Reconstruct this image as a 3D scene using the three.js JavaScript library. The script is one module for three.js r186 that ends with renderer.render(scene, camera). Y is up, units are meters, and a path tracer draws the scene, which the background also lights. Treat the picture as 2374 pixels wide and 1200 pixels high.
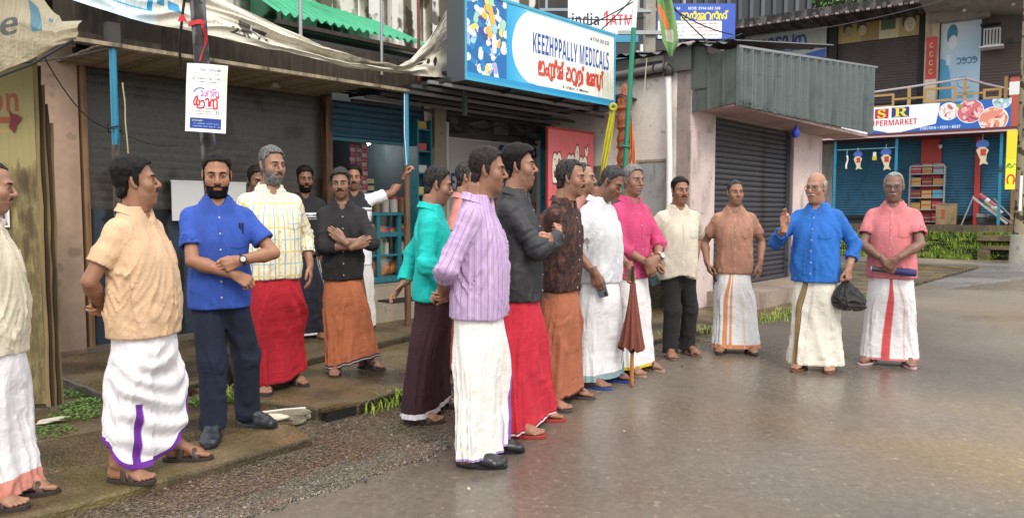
import * as THREE from 'three';
import { mergeGeometries } from 'three/addons/utils/BufferGeometryUtils.js';

// ---------- camera, sky, sun, exposure ----------
const scene = new THREE.Scene();
const camera = new THREE.PerspectiveCamera(38.17, 1024 / 517, 0.05, 600);
camera.position.set(0, 1.37, 0); camera.rotation.x = -Math.atan(113 / 1734);
const renderer = new THREE.WebGLRenderer();
renderer.toneMapping = THREE.LinearToneMapping; renderer.toneMappingExposure = 1.86;
renderer.shadowMap.enabled = true;
{ // overcast sky: bright cloud, a little brighter overhead, darker below the horizon
  const W = 256, H = 128, d = new Float32Array(W * H * 4);
  for (let y = 0; y < H; y++) for (let x = 0; x < W; x++) {
    const e = ((y + 0.5) / H - 0.5) * Math.PI, a = (x / W) * 2 * Math.PI, s = Math.sin(e);
    const n = 0.06 * Math.sin(a * 3 + 1 + s * 5) * Math.sin(s * 9 + a * 2) + 0.04 * Math.sin(a * 7 + s * 13), b = s > 0 ? 0.80 + 0.45 * s + n * (1 - s) : 0.30;
    d.set([b * 0.985, b * 1.0, b * 1.03, 1], (y * W + x) * 4);
  }
  const t = new THREE.DataTexture(d, W, H, THREE.RGBAFormat, THREE.FloatType); t.mapping = THREE.EquirectangularReflectionMapping; t.magFilter = THREE.LinearFilter; t.needsUpdate = true;
  scene.background = t; scene.environment = t;
}
const sun = new THREE.DirectionalLight(0xfff1df, 1.1);
sun.position.set(6, 14, 6); sun.shadow.radius = 36; sun.castShadow = true; sun.shadow.mapSize.set(2048, 2048);
Object.assign(sun.shadow.camera, { left: -22, right: 22, top: 22, bottom: -22, near: 0.5, far: 60 });
scene.add(sun, sun.target); sun.target.position.set(1, 0, -8);

// ---------- small maths, noise ----------
const { PI, sin, cos, abs, min, max, sqrt, hypot, floor, atan2, exp } = Math;
const clamp = (x, a = 0, b = 1) => (x < a ? a : x > b ? b : x);
const mix = (a, b, t) => a + (b - a) * t;
const sstep = (a, b, x) => { const t = clamp((x - a) / (b - a)); return t * t * (3 - 2 * t); };
function rng(s) { return () => { s = (s + 0x6d2b79f5) | 0; let t = Math.imul(s ^ (s >>> 15), 1 | s); t = (t + Math.imul(t ^ (t >>> 7), 61 | t)) ^ t; return ((t ^ (t >>> 14)) >>> 0) / 4294967296; }; }
function h3(x, y, z) { let h = Math.imul(x, 374761393) ^ Math.imul(y, 668265263) ^ Math.imul(z, 1440662683); h = Math.imul(h ^ (h >>> 13), 1274126177); return ((h ^ (h >>> 16)) >>> 0) / 2147483648 - 1; }
function vn(x, y, z) {
  const i = floor(x), j = floor(y), k = floor(z); x -= i; y -= j; z -= k;
  x = x * x * (3 - 2 * x); y = y * y * (3 - 2 * y); z = z * z * (3 - 2 * z);
  const a = mix(h3(i, j, k), h3(i + 1, j, k), x), b = mix(h3(i, j + 1, k), h3(i + 1, j + 1, k), x);
  const c = mix(h3(i, j, k + 1), h3(i + 1, j, k + 1), x), d = mix(h3(i, j + 1, k + 1), h3(i + 1, j + 1, k + 1), x);
  return mix(mix(a, b, y), mix(c, d, y), z);
}
function fbm(x, y, z, o = 4) { let s = 0, a = 0.5; for (let i = 0; i < o; i++) { s += a * vn(x, y, z); x = x * 2.03 + 7.1; y = y * 2.03 + 3.7; z = z * 2.03 + 1.3; a *= 0.5; } return s; }
const ridge = (n) => 1 - 2 * abs(n), crease = (n) => { const k = max(0, 1 - 2.6 * abs(n)); return k * sqrt(k); };
const smin = (a, b, k) => { const h = max(k - abs(a - b), 0) / k; return min(a, b) - h * h * k * 0.25; };
const smax = (a, b, k) => -smin(-a, -b, k);
function keys(t, x) { if (x <= t[0][0]) return t[0][1]; for (let i = 1; i < t.length; i++) if (x <= t[i][0]) { const u = (x - t[i - 1][0]) / (t[i][0] - t[i - 1][0]); return mix(t[i - 1][1], t[i][1], u * u * (3 - 2 * u)); } return t[t.length - 1][1]; }
const V = (x, y, z) => new THREE.Vector3(x, y, z);
const rc = (x, y, z, a, b, ra, rb) => { // tapered capsule
  const bx = b[0] - a[0], by = b[1] - a[1], bz = b[2] - a[2], px = x - a[0], py = y - a[1], pz = z - a[2];
  const t = clamp((px * bx + py * by + pz * bz) / (bx * bx + by * by + bz * bz + 1e-9));
  return hypot(px - bx * t, py - by * t, pz - bz * t) - mix(ra, rb, t);
};
const ell = (x, y, z, c, r) => { const a = (x - c[0]) / r[0], b = (y - c[1]) / r[1], d = (z - c[2]) / r[2]; const k0 = hypot(a, b, d), k1 = hypot(a / r[0], b / r[1], d / r[2]); return k1 < 1e-6 ? -min(r[0], r[1], r[2]) : k0 * (k0 - 1) / k1; };
const sub = (a, b) => [a[0] - b[0], a[1] - b[1], a[2] - b[2]], add = (a, b) => [a[0] + b[0], a[1] + b[1], a[2] + b[2]], mul = (a, s) => [a[0] * s, a[1] * s, a[2] * s];
const dot = (a, b) => a[0] * b[0] + a[1] * b[1] + a[2] * b[2], len = (a) => hypot(a[0], a[1], a[2]), nrm = (a) => mul(a, 1 / (len(a) || 1)), crs = (a, b) => [a[1] * b[2] - a[2] * b[1], a[2] * b[0] - a[0] * b[2], a[0] * b[1] - a[1] * b[0]], lerp3 = (a, b, t) => [mix(a[0], b[0], t), mix(a[1], b[1], t), mix(a[2], b[2], t)];

// ---------- iso-surface mesher (surface nets over the blocks near the surface) ----------
function isoMesh(f, lo, hi, h, lip = 1.7) {
  const nx = Math.ceil((hi[0] - lo[0]) / h) + 2, ny = Math.ceil((hi[1] - lo[1]) / h) + 2, nz = Math.ceil((hi[2] - lo[2]) / h) + 2;
  const v = new Float32Array(nx * ny * nz), B = 4, rad = sqrt(3) * (B / 2) * h * lip, at = (i, j, k) => i + nx * (j + ny * k);
  for (let bk = 0; bk < nz; bk += B) for (let bj = 0; bj < ny; bj += B) for (let bi = 0; bi < nx; bi += B) {
    const d = f(lo[0] + (bi + 1.5) * h, lo[1] + (bj + 1.5) * h, lo[2] + (bk + 1.5) * h), far = abs(d) > rad;
    for (let k = bk; k < min(bk + B, nz); k++) for (let j = bj; j < min(bj + B, ny); j++) for (let i = bi; i < min(bi + B, nx); i++)
      v[at(i, j, k)] = far ? d : f(lo[0] + i * h, lo[1] + j * h, lo[2] + k * h);
  }
  const id = new Int32Array(nx * ny * nz).fill(-1), pos = [], idx = [];
  const E = [[0, 1], [2, 3], [4, 5], [6, 7], [0, 2], [1, 3], [4, 6], [5, 7], [0, 4], [1, 5], [2, 6], [3, 7]], c = new Float32Array(8);
  for (let k = 0; k < nz - 1; k++) for (let j = 0; j < ny - 1; j++) for (let i = 0; i < nx - 1; i++) {
    let m = 0;
    for (let q = 0; q < 8; q++) { c[q] = v[at(i + (q & 1), j + ((q >> 1) & 1), k + (q >> 2))]; if (c[q] < 0) m |= 1 << q; }
    if (m === 0 || m === 255) continue;
    let x = 0, y = 0, z = 0, n = 0;
    for (const [a, b] of E) if ((c[a] < 0) !== (c[b] < 0)) {
      const t = c[a] / (c[a] - c[b]);
      x += mix(a & 1, b & 1, t); y += mix((a >> 1) & 1, (b >> 1) & 1, t); z += mix(a >> 2, b >> 2, t); n++;
    }
    id[at(i, j, k)] = pos.length / 3;
    pos.push(lo[0] + (i + x / n) * h, lo[1] + (j + y / n) * h, lo[2] + (k + z / n) * h);
  }
  const quad = (a, b, cc, d, s) => { if (a < 0 || b < 0 || cc < 0 || d < 0) return; if (s) idx.push(a, b, cc, a, cc, d); else idx.push(a, cc, b, a, d, cc); };
  for (let k = 1; k < nz - 1; k++) for (let j = 1; j < ny - 1; j++) for (let i = 1; i < nx - 1; i++) {
    const s = v[at(i, j, k)] < 0;
    if (s !== (v[at(i + 1, j, k)] < 0)) quad(id[at(i, j - 1, k - 1)], id[at(i, j, k - 1)], id[at(i, j, k)], id[at(i, j - 1, k)], s);
    if (s !== (v[at(i, j + 1, k)] < 0)) quad(id[at(i - 1, j, k - 1)], id[at(i - 1, j, k)], id[at(i, j, k)], id[at(i, j, k - 1)], s);
    if (s !== (v[at(i, j, k + 1)] < 0)) quad(id[at(i - 1, j - 1, k)], id[at(i, j - 1, k)], id[at(i, j, k)], id[at(i - 1, j, k)], s);
  }
  return { pos, idx };
}
function geo(pos, idx, uv, col) {
  const g = new THREE.BufferGeometry();
  g.setAttribute('position', new THREE.Float32BufferAttribute(pos, 3));
  if (idx) g.setIndex(idx);
  if (uv) g.setAttribute('uv', new THREE.Float32BufferAttribute(uv, 2));
  if (col) g.setAttribute('color', new THREE.Float32BufferAttribute(col, 3));
  g.computeVertexNormals();
  return g;
}
// uv by region: map(x, y, z) -> [region, u, v, period in u]; vertices on region borders are doubled
function geoUV(m, map, colour) {
  const n = m.pos.length / 3, L = new Array(n);
  for (let i = 0; i < n; i++) L[i] = map(m.pos[i * 3], m.pos[i * 3 + 1], m.pos[i * 3 + 2], -1);
  const g0 = geo(m.pos, m.idx), N = g0.attributes.normal.array, pos = [], uv = [], nor = [], col = [], idx = [], seen = new Map();
  for (let t = 0; t < m.idx.length; t += 3) {
    const a = L[m.idx[t]], b = L[m.idx[t + 1]], c = L[m.idx[t + 2]], lab = b[0] === c[0] ? b[0] : a[0];
    let u0 = null;
    for (let q = 0; q < 3; q++) {
      const i = m.idx[t + q]; let l = L[i]; const x = m.pos[i * 3], y = m.pos[i * 3 + 1], z = m.pos[i * 3 + 2];
      if (l[0] !== lab) l = map(x, y, z, lab);
      let u = l[1], w = 0; const P = l[3];
      if (u0 === null) u0 = u; else { w = Math.round((u0 - u) / P); u += w * P; }
      const key = (i * 8 + lab) * 4 + w + 1; let k = seen.get(key);
      if (k === undefined) { k = pos.length / 3; seen.set(key, k); pos.push(x, y, z); uv.push(u, l[2]); nor.push(N[i * 3], N[i * 3 + 1], N[i * 3 + 2]); if (colour) col.push(...colour(x, y, z)); }
      idx.push(k);
    }
  }
  const g = new THREE.BufferGeometry();
  g.setAttribute('position', new THREE.Float32BufferAttribute(pos, 3)); g.setAttribute('normal', new THREE.Float32BufferAttribute(nor, 3)); g.setAttribute('uv', new THREE.Float32BufferAttribute(uv, 2));
  if (colour) g.setAttribute('color', new THREE.Float32BufferAttribute(col, 3));
  g.setIndex(idx); return g;
}
// a tube of varying radius through points, with closed ends; flat < 1 squashes it along `up`
function tubeGeo(pts, r, seg = 8, flat = 1, up = [0, 0, 1]) {
  const pos = [], idx = [], uv = [], n = pts.length; let L = 0;
  for (let i = 0; i < n; i++) {
    const t = nrm(sub(pts[min(i + 1, n - 1)], pts[max(i - 1, 0)])); let s = crs(t, up); if (len(s) < 1e-3) s = crs(t, [1, 0.01, 0]); s = nrm(s); const w = crs(s, t), R = typeof r === 'function' ? r(i / (n - 1)) : Array.isArray(r) ? r[i] : r;
    if (i) L += len(sub(pts[i], pts[i - 1]));
    for (let k = 0; k <= seg; k++) { const a = (k / seg) * 2 * PI; pos.push(...add(pts[i], add(mul(s, R * cos(a)), mul(w, R * flat * sin(a))))); uv.push(k / seg * 2 * PI * R, L); }
  }
  const q = seg + 1;
  for (let i = 0; i < n - 1; i++) for (let k = 0; k < seg; k++) { const a = i * q + k; idx.push(a, a + 1, a + q, a + 1, a + q + 1, a + q); }
  for (const [row, flip] of [[0, 0], [n - 1, 1]]) { const c = pos.length / 3; pos.push(...pts[row]); uv.push(0, 0); for (let k = 0; k < seg; k++) { const a = row * q + k; if (flip) idx.push(c, a, a + 1); else idx.push(c, a + 1, a); } }
  return geo(pos, idx, uv);
}
// a grid surface: fn(u, v) -> [x, y, z]; uvOf(u, v) -> [u, v]
function gridGeo(nu, nv, fn, uvOf, colOf) {
  const pos = [], uv = [], idx = [], col = colOf ? [] : null;
  for (let j = 0; j <= nv; j++) for (let i = 0; i <= nu; i++) { const u = i / nu, v = j / nv; pos.push(...fn(u, v)); uv.push(...(uvOf ? uvOf(u, v) : [u, v])); if (col) col.push(...colOf(u, v)); }
  for (let j = 0; j < nv; j++) for (let i = 0; i < nu; i++) { const a = j * (nu + 1) + i, b = a + nu + 1; idx.push(a, a + 1, b, a + 1, b + 1, b); }
  return geo(pos, idx, uv, col);
}
const bake = (g, p = [0, 0, 0], r = [0, 0, 0], s = 1) => g.applyMatrix4(new THREE.Matrix4().compose(V(...p), new THREE.Quaternion().setFromEuler(new THREE.Euler(...r, 'YXZ')), typeof s === 'number' ? V(s, s, s) : V(...s)));
function paint(g, rgb) { const n = g.attributes.position.count, c = new Float32Array(n * 3); for (let i = 0; i < n; i++) c.set(rgb, i * 3); g.setAttribute('color', new THREE.BufferAttribute(c, 3)); return g; }
function merge(list) {
  const col = list.some((g) => g.attributes.color);
  return mergeGeometries(list.map((g) => { g = g.index ? g.toNonIndexed() : g; for (const k of Object.keys(g.attributes)) if (!['position', 'normal', 'uv', 'color'].includes(k)) g.deleteAttribute(k); if (!g.attributes.uv) g.setAttribute('uv', new THREE.BufferAttribute(new Float32Array(g.attributes.position.count * 2), 2)); if (col && !g.attributes.color) paint(g, [1, 1, 1]); return g; }));
}
function mergeIndexed(list) { // keeps smooth indexed meshes
  const col = list.some((g) => g.attributes.color);
  for (const g of list) { if (!g.attributes.uv) g.setAttribute('uv', new THREE.BufferAttribute(new Float32Array(g.attributes.position.count * 2), 2)); if (col && !g.attributes.color) paint(g, [1, 1, 1]); }
  return mergeGeometries(list);
}
// ---------- scene helpers ----------
const taken = new Map();
function numbered(n) { const k = taken.get(n) ?? 0; taken.set(n, k + 1); return k ? n + '_' + String(k).padStart(3, '0') : n; }
function mesh(name, g, m, parent) { const o = new THREE.Mesh(g, m); o.name = parent === scene ? numbered(name) : name; o.castShadow = o.receiveShadow = true; parent.add(o); return o; }
function tag(o, label, category, group, kind) { if (label) o.userData.label = label; if (category) o.userData.category = category; if (group) o.userData.group = group; if (kind) o.userData.kind = kind; return o; }
function thing(name, label, category, p = [0, 0, 0], turn = 0, group) { const o = new THREE.Group(); o.name = numbered(name); scene.add(o); o.position.set(...p); o.rotation.y = turn; return tag(o, label, category, group); }
const lin = (r, g, b) => new THREE.Color().setRGB(r, g, b);
const std = (c, rough = 0.8, o = {}) => new THREE.MeshStandardMaterial({ color: Array.isArray(c) ? lin(...c) : c, roughness: rough, metalness: 0, side: THREE.DoubleSide, ...o });
// ---------- computed textures ----------
function dataTex(w, h, fn, srgb) { // fn(x, y) -> 0..1 grey or [r, g, b]
  const d = new Uint8Array(w * h * 4);
  for (let y = 0; y < h; y++) for (let x = 0; x < w; x++) { const c = fn(x / w, y / h), o = (y * w + x) * 4; if (typeof c === 'number') d[o] = d[o + 1] = d[o + 2] = clamp(c) * 255; else { d[o] = clamp(c[0]) * 255; d[o + 1] = clamp(c[1]) * 255; d[o + 2] = clamp(c[2]) * 255; } d[o + 3] = 255; }
  const t = new THREE.DataTexture(d, w, h); t.wrapS = t.wrapT = THREE.RepeatWrapping; t.magFilter = THREE.LinearFilter; t.minFilter = THREE.LinearMipmapLinearFilter; t.generateMipmaps = true; if (srgb) t.colorSpace = THREE.SRGBColorSpace; t.needsUpdate = true; return t;
}
// periodic noise on the unit square: p cells across
function pn(x, y, p, s = 0) { const w = (a) => ((a % p) + p) % p; x *= p; y *= p; const i = floor(x), j = floor(y); x -= i; y -= j; x = x * x * (3 - 2 * x); y = y * y * (3 - 2 * y); return mix(mix(h3(w(i), w(j), s), h3(w(i + 1), w(j), s), x), mix(h3(w(i), w(j + 1), s), h3(w(i + 1), w(j + 1), s), x), y); }
function pfbm(x, y, p, o = 4, s = 0) { let r = 0, a = 0.5; for (let i = 0; i < o; i++) { r += a * pn(x, y, p, s + i); p *= 2; a *= 0.5; } return r; }
function canvasTex(w, h, draw, repeat) { const c = document.createElement('canvas'); c.width = w; c.height = h; draw(c.getContext('2d'), w, h); const t = new THREE.CanvasTexture(c); t.colorSpace = THREE.SRGBColorSpace; t.anisotropy = 8; if (repeat) t.wrapS = t.wrapT = THREE.RepeatWrapping; return t; }
const rep = (t, x, y = x) => { const c = t.clone(); c.repeat.set(x, y); c.needsUpdate = true; return c; };
// ---------- lettering ----------
// Malayalam letters drawn as strokes in a unit box: 'M' move, 'L' line, 'C' curve, 'O' ring (cx, cy, r); [advance width, path]
const ML = {
  i: [1.15, 'M.12,.95L1.0,.95M.12,.95C.02,.7 .02,.2 .3,.2C.55,.2 .6,.6 .35,.62C.2,.62 .18,.42 .32,.4M.55,.3C.75,.05 1.0,.2 .98,.5L.98,.95'],
  am: [0.5, 'O.24,.72,.2'], ga: [0.95, 'M.1,.95C0,.5 .05,.2 .28,.2C.5,.2 .5,.5 .5,.7M.5,.5C.48,.1 .9,.1 .88,.45L.88,.95M.5,.95L.5,.7M.2,.95C.2,1.25 .7,1.25 .72,1.05'], ii: [0.5, 'M.1,.95L.1,.25C.1,-.2 .5,-.2 .45,.12C.42,.3 .2,.25 .25,.1'],
  sha: [1.0, 'M.08,.55C.1,.15 .42,.15 .42,.5C.42,.8 .1,.8 .1,.95L.55,.95C.9,.95 .95,.6 .7,.58C.5,.56 .5,.8 .62,.95M.55,.3C.75,.15 .95,.25 .95,.5L.95,.95'], vir: [0.12, 'M-.2,-.05C-.15,.12 .05,.1 .05,-.12'],
  ma: [0.95, 'M.82,.95L.22,.95C0,.95 0,.55 .22,.55C.45,.55 .45,.2 .25,.2C.85,.1 .88,.45 .82,.95'], ru: [1.0, 'M.18,.95C0,.6 .1,.15 .45,.15C.85,.15 .92,.6 .75,.95M.75,.95C.6,1.25 .3,1.2 .35,1.02M.75,.95C.95,.9 1.0,1.2 .8,1.25'],
  nna: [1.15, 'M.1,.95C-.03,.2 .38,.1 .4,.5L.4,.75M.4,.5C.42,.1 .8,.1 .8,.5L.8,.95M.8,.6C.85,.2 1.1,.3 1.05,.95M.3,1.2C.5,1.0 .8,1.1 .8,.95'], nn: [1.0, 'M.1,.95C-.03,.2 .4,.1 .42,.5L.42,.75M.42,.5C.45,.1 .95,.1 .9,.6C.88,.95 .7,.95 .7,.75M.9,.5C.9,-.1 .6,-.1 .65,.1'],
  na: [0.95, 'M.1,.95C-.03,.2 .4,.1 .42,.5L.42,.75M.42,.5C.45,.1 .95,.1 .88,.95'], o: [0.62, 'M.5,.95C.55,.5 .5,.2 .3,.2C.1,.2 .1,.5 .28,.5M.3,.5C.05,.55 .05,.95 .3,.95C.45,.95 .45,.7 .3,.7'], aa: [0.5, 'M.05,.35C.2,.1 .45,.2 .42,.5L.42,.95'],
  ppa: [1.05, 'M.1,.2L.1,.95L.55,.95L.55,.2M.55,.5C.7,.1 1.0,.2 .95,.5L.95,.95M.1,.95C.1,1.25 .55,1.25 .55,.95'], ra: [0.95, 'M.18,.95C0,.6 .1,.15 .45,.15C.85,.15 .92,.6 .75,.95'], rra: [0.95, 'M.2,.95C0,.95 0,.55 .2,.55C.1,.1 .9,.1 .8,.6C.78,.95 .6,.95 .55,.75'],
  sa: [1.1, 'M.06,.95C0,.1 .34,.1 .38,.6C.4,.98 .52,.98 .54,.6C.56,.1 1.05,.05 1.0,.6C.98,.98 .78,.95 .8,.7'], ee: [0.6, 'M.5,.95C.1,1.0 .0,.6 .22,.55C.45,.55 .4,.9 .22,.85M.22,.55C0,.2 .4,.05 .5,.3'], va: [1.0, 'M.1,.4C.1,.1 .42,.1 .42,.45C.42,.8 .1,.95 .1,.95L.9,.95L.9,.15'],
  ka: [1.0, 'M.5,.02C.2,.25 .05,.6 .18,.85C.35,1.0 .5,.8 .4,.55C.55,.3 .9,.4 .85,.72C.8,1.0 .5,.95 .52,.7M.5,.02C.6,.15 .55,.4 .4,.55'], ya: [0.5, 'M.0,.5C.3,.3 .45,.6 .4,.95C.3,1.25 -.5,1.3 -.45,1.05'], mpa: [1.0, 'M.1,.95C.05,.2 .45,.1 .45,.5L.45,.95M.45,.5C.5,.1 .9,.1 .88,.5L.88,.95C.88,1.25 .5,1.25 .5,1.05'], sp: [0.4, ''],
};
function mlText(g, names, x, y, h, colour, lw = 0.13, sx = 1, outline) {
  const draw = (col, w) => { g.save(); g.translate(x, y); g.scale(h * sx, h); g.lineJoin = g.lineCap = 'round'; g.strokeStyle = col; g.lineWidth = w;
    for (const n of names.split(' ')) { const [adv, d] = ML[n]; g.beginPath();
      for (const m of d.matchAll(/([MLCO])([^MLCO]*)/g)) { const p = m[2].trim().split(/[ ,]+/).map(Number); if (m[1] === 'M') g.moveTo(p[0], p[1]); else if (m[1] === 'L') g.lineTo(p[0], p[1]); else if (m[1] === 'C') g.bezierCurveTo(...p); else { g.moveTo(p[0] + p[2], p[1]); g.arc(p[0], p[1], p[2], 0, 7); } }
      g.stroke(); g.translate(adv, 0); }
    g.restore(); };
  if (outline) draw(outline, lw * 1.7);
  draw(colour, lw);
}
const mlWidth = (names, h, sx = 1) => names.split(' ').reduce((a, n) => a + ML[n][0], 0) * h * sx;
function fit(g, s, x, y, w, h, font) { g.save(); g.font = font + ' 100px sans-serif'; if (font.includes('serif')) g.font = font.replace('serif', '') + ' 100px serif'; const m = g.measureText(s).width; g.translate(x, y); g.scale(w / m, h / 72); g.textBaseline = 'alphabetic'; g.fillText(s, 0, 0); g.restore(); } // letters h high above the line y, w wide
function dirt(g, w, h, seed, n, cols) { const R = rng(seed); for (let i = 0; i < n; i++) { g.fillStyle = cols[floor(R() * cols.length)]; const x = R() * w, y = R() ** 1.5 * h, l = (0.1 + 0.6 * R()) * h; g.fillRect(x, y, 1 + R() * 2.5, min(l, h - y)); } }
function scribble(g, x, y, w, h, seed, lw = 2) { const R = rng(seed); g.lineWidth = lw; g.beginPath(); let p = x; while (p < x + w) { const a = h * (0.5 + 0.5 * R()); if (R() < 0.14) { p += h * 0.7; continue; } g.moveTo(p, y); g.bezierCurveTo(p - h * 0.1, y - a, p + h * 0.7, y - a * 1.1, p + h * 0.6, y); if (R() < 0.4) g.arc(p + h * 0.4, y - h * 0.3, h * 0.22, 0, 5); p += h * 0.85; } g.stroke(); } // lines of print too small to read
function signMat(w, h, draw, rough = 0.45) { return std(0xffffff, rough, { map: canvasTex(w, h, draw) }); }
const front = (w, h) => new THREE.PlaneGeometry(w, h); // the printed face of a board
// ---------- crumpled cloth relief ----------
const crumple = dataTex(512, 512, (x, y) => {
  const wx = x + 0.05 * pfbm(x, y, 4, 3, 1), wy = y + 0.05 * pfbm(x, y, 4, 3, 11);
  return clamp(0.35 + 0.30 * ridge(pfbm(wx, wy, 5, 3, 21)) + 0.2 * ridge(pfbm(wx * 2, wy, 5, 3, 31)) + 0.06 * pfbm(x, y, 24, 3, 41) + 0.05 * pn(x, y, 150, 6));
});
const mottle = dataTex(512, 512, (x, y) => { const v = 0.93 + 0.10 * pfbm(x, y, 5, 4, 3) + 0.035 * pn(x, y, 128, 8) + 0.010 * pn(x, y * 0.06, 90, 4) + 0.010 * pn(x * 0.06, y, 90, 6); return [v, v, v]; }, true);
// ---------- places ----------
const TH = 48.4 / 57.29578, RO = [-3.76, -6.57]; // the shop row: s along it, o out towards the road
const row = (s, y, o) => [RO[0] + s * cos(TH) + o * sin(TH), y, RO[1] - s * sin(TH) + o * cos(TH)];
const TM = -35 / 57.29578, MO = [14.037, -21.5]; // the supermarket across the junction
const mkt = (s, y, o) => [MO[0] + s * cos(TM) + o * sin(TM), y, MO[1] - s * sin(TM) + o * cos(TM)];
const CP = atan2(113, 1734);
function at(px, py, d) { const x = (px - 1187) / 1734, y = -(py - 600) / 1734, c = cos(-CP), s = sin(-CP), Y = y * c + s, Z = y * s - c, t = -d / Z; return [x * t, 1.37 + Y * t, Z * t]; } // a place d metres ahead
function G(px, py, h = 0) { const x = (px - 1187) / 1734, y = -(py - 600) / 1734, c = cos(-CP), s = sin(-CP), Y = y * c + s, Z = y * s - c, t = (h - 1.37) / Y; return [x * t, Z * t]; } // a place on the ground
function bx(w, h, d, x = 0, y = 0, z = 0, r) { // a box whose uv is in metres; y is its base
  const g = new THREE.BoxGeometry(w, h, d), uv = g.attributes.uv, S = [[d, h], [d, h], [w, d], [w, d], [w, h], [w, h]];
  for (let f = 0; f < 6; f++) for (let i = 0; i < 4; i++) uv.setXY(f * 4 + i, uv.getX(f * 4 + i) * S[f][0] + x, uv.getY(f * 4 + i) * S[f][1] + y);
  if (r) g.applyMatrix4(new THREE.Matrix4().makeRotationFromEuler(new THREE.Euler(...r))).translate(x, y, z); else g.translate(x, y + h / 2, z);
  return g;
}
function slab(pts, y0, y1, rough = 0, seed = 1) { // a slab with the outline [x, z], subdivided so that its rim is broken and its top uneven
  const p = []; for (let i = 0; i < pts.length; i++) { const a = pts[i], b = pts[(i + 1) % pts.length], n = max(1, Math.round(hypot(b[0] - a[0], b[1] - a[1]) / 0.07)); for (let k = 0; k < n; k++) p.push([mix(a[0], b[0], k / n) + rough * vn(i * 9 + k * 0.9, seed, 1), mix(a[1], b[1], k / n) + rough * vn(i * 9 + k * 0.9, seed, 7)]); }
  const sh = new THREE.Shape(p.map(([x, z]) => new THREE.Vector2(x, -z)));
  return new THREE.ExtrudeGeometry(sh, { depth: y1 - y0 - 0.012, bevelEnabled: true, bevelSize: 0.012, bevelThickness: 0.012, bevelSegments: 2 }).rotateX(-PI / 2).translate(0, y0, 0);
}
const facade = (name, label, cat, s, y, o, group) => thing(name, label, cat, row(s, y, o), TH, group);

// ---------- surfaces ----------
const tPlaster = dataTex(512, 512, (x, y) => { const n = 0.93 + 0.07 * pfbm(x, y, 6, 4, 2) + 0.03 * pn(x, y, 128, 4), st = sstep(0.1, 0.6, pfbm(x, y * 0.35, 9, 4, 8)) * 0.16, b = sstep(0.42, 0.52, pfbm(x, y, 40, 3, 14)) * 0.12; const v = n - st - b; return [v, v * 0.985, v * 0.955]; }, true);
const tStain = dataTex(512, 512, (x, y) => { const n = 0.95 + 0.05 * pfbm(x, y, 8, 4, 2), drip = sstep(-0.02, 0.36, pn(x, y * 0.12, 22, 3) * 0.6 + 0.45 * pfbm(x, y, 6, 4, 9)), sp = sstep(0.16, 0.36, pfbm(x, y, 12, 4, 19)); const k = clamp(drip * 0.75 + sp * 0.7); return [mix(n, 0.22, k), mix(n * 0.99, 0.19, k), mix(n * 0.97, 0.13, k)]; }, true);
const tAsphalt = dataTex(2048, 2048, (x, y) => {
  const g = pn(x, y, 1024, 1) * 0.14 + pn(x, y, 512, 2) * 0.14 + pn(x, y, 200, 6) * 0.05, p = pfbm(x, y, 5, 4, 3), br = sstep(-0.15, 0.35, pfbm(x, y, 4, 4, 31)), v = 0.445 + g * 0.17 + p * 0.13, sp = pn(x, y, 700, 12) > 0.8 ? 0.12 : 0;
  return [v * mix(0.99, 1.11, br) + sp, v * mix(0.98, 1.02, br) + sp * 0.95, v * mix(0.99, 0.86, br) + sp * 0.85];
}, true);
const tAsphBump = dataTex(1024, 1024, (x, y) => 0.5 + 0.25 * pn(x, y, 512, 1) + 0.2 * pn(x, y, 256, 2) + 0.12 * pn(x, y, 128, 5));
const tWet = dataTex(1024, 1024, (x, y) => { const n = pfbm(x, y, 5, 5, 51); return clamp(mix(0.27, 0.60, sstep(-0.26, 0.16, n)) + 0.05 * pn(x, y, 256, 6)); });
const tConc = dataTex(1024, 1024, (x, y) => {
  const g = pn(x, y, 512, 1) * 0.05 + pn(x, y, 200, 2) * 0.05, p = pfbm(x, y, 5, 5, 3), moss = 0.6 * sstep(0.06, 0.36, pfbm(x, y, 7, 5, 41)), dk = sstep(0.05, 0.4, pfbm(x, y, 4, 5, 71)), v = 0.50 + g + p * 0.14 - dk * 0.13;
  return [v * mix(1.0, 0.74, moss), v * mix(0.88, 0.70, moss), v * mix(0.68, 0.36, moss)];
}, true);
const tMoss = dataTex(512, 512, (x, y) => { const g = pn(x, y, 256, 1) * 0.12 + pn(x, y, 90, 2) * 0.1, m = sstep(-0.2, 0.25, pfbm(x, y, 6, 5, 17)), v = 0.30 + g; return [v * mix(0.95, 0.62, m), v * mix(0.88, 0.80, m), v * mix(0.72, 0.22, m)]; }, true);
const tGravel = dataTex(1024, 1024, (x, y) => { const g = pn(x, y, 256, 1), h = pn(x, y, 128, 5), w = pn(x, y, 300, 8), v = 0.40 + g * 0.17 + h * 0.09, li = w > 0.62 ? 0.25 : 0, r = sstep(-0.3, 0.3, pfbm(x, y, 4, 4, 61)); return [v * mix(0.98, 1.05, r) + li, v * mix(0.90, 0.87, r) + li, v * mix(0.76, 0.74, r) + li]; }, true);
const tGravB = dataTex(512, 512, (x, y) => 0.5 + 0.4 * pn(x, y, 128, 1) + 0.25 * pn(x, y, 64, 5));
const tWood = dataTex(512, 512, (x, y) => { const n = pn(x, y * 0.05, 60, 3) * 0.14 + pfbm(x, y, 6, 4, 9) * 0.12, d = sstep(0.1, 0.5, pfbm(x, y * 0.4, 8, 4, 21)) * 0.4; const v = 0.86 + n - d; return [v, v * 0.97, v * 0.9]; }, true);
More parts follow.
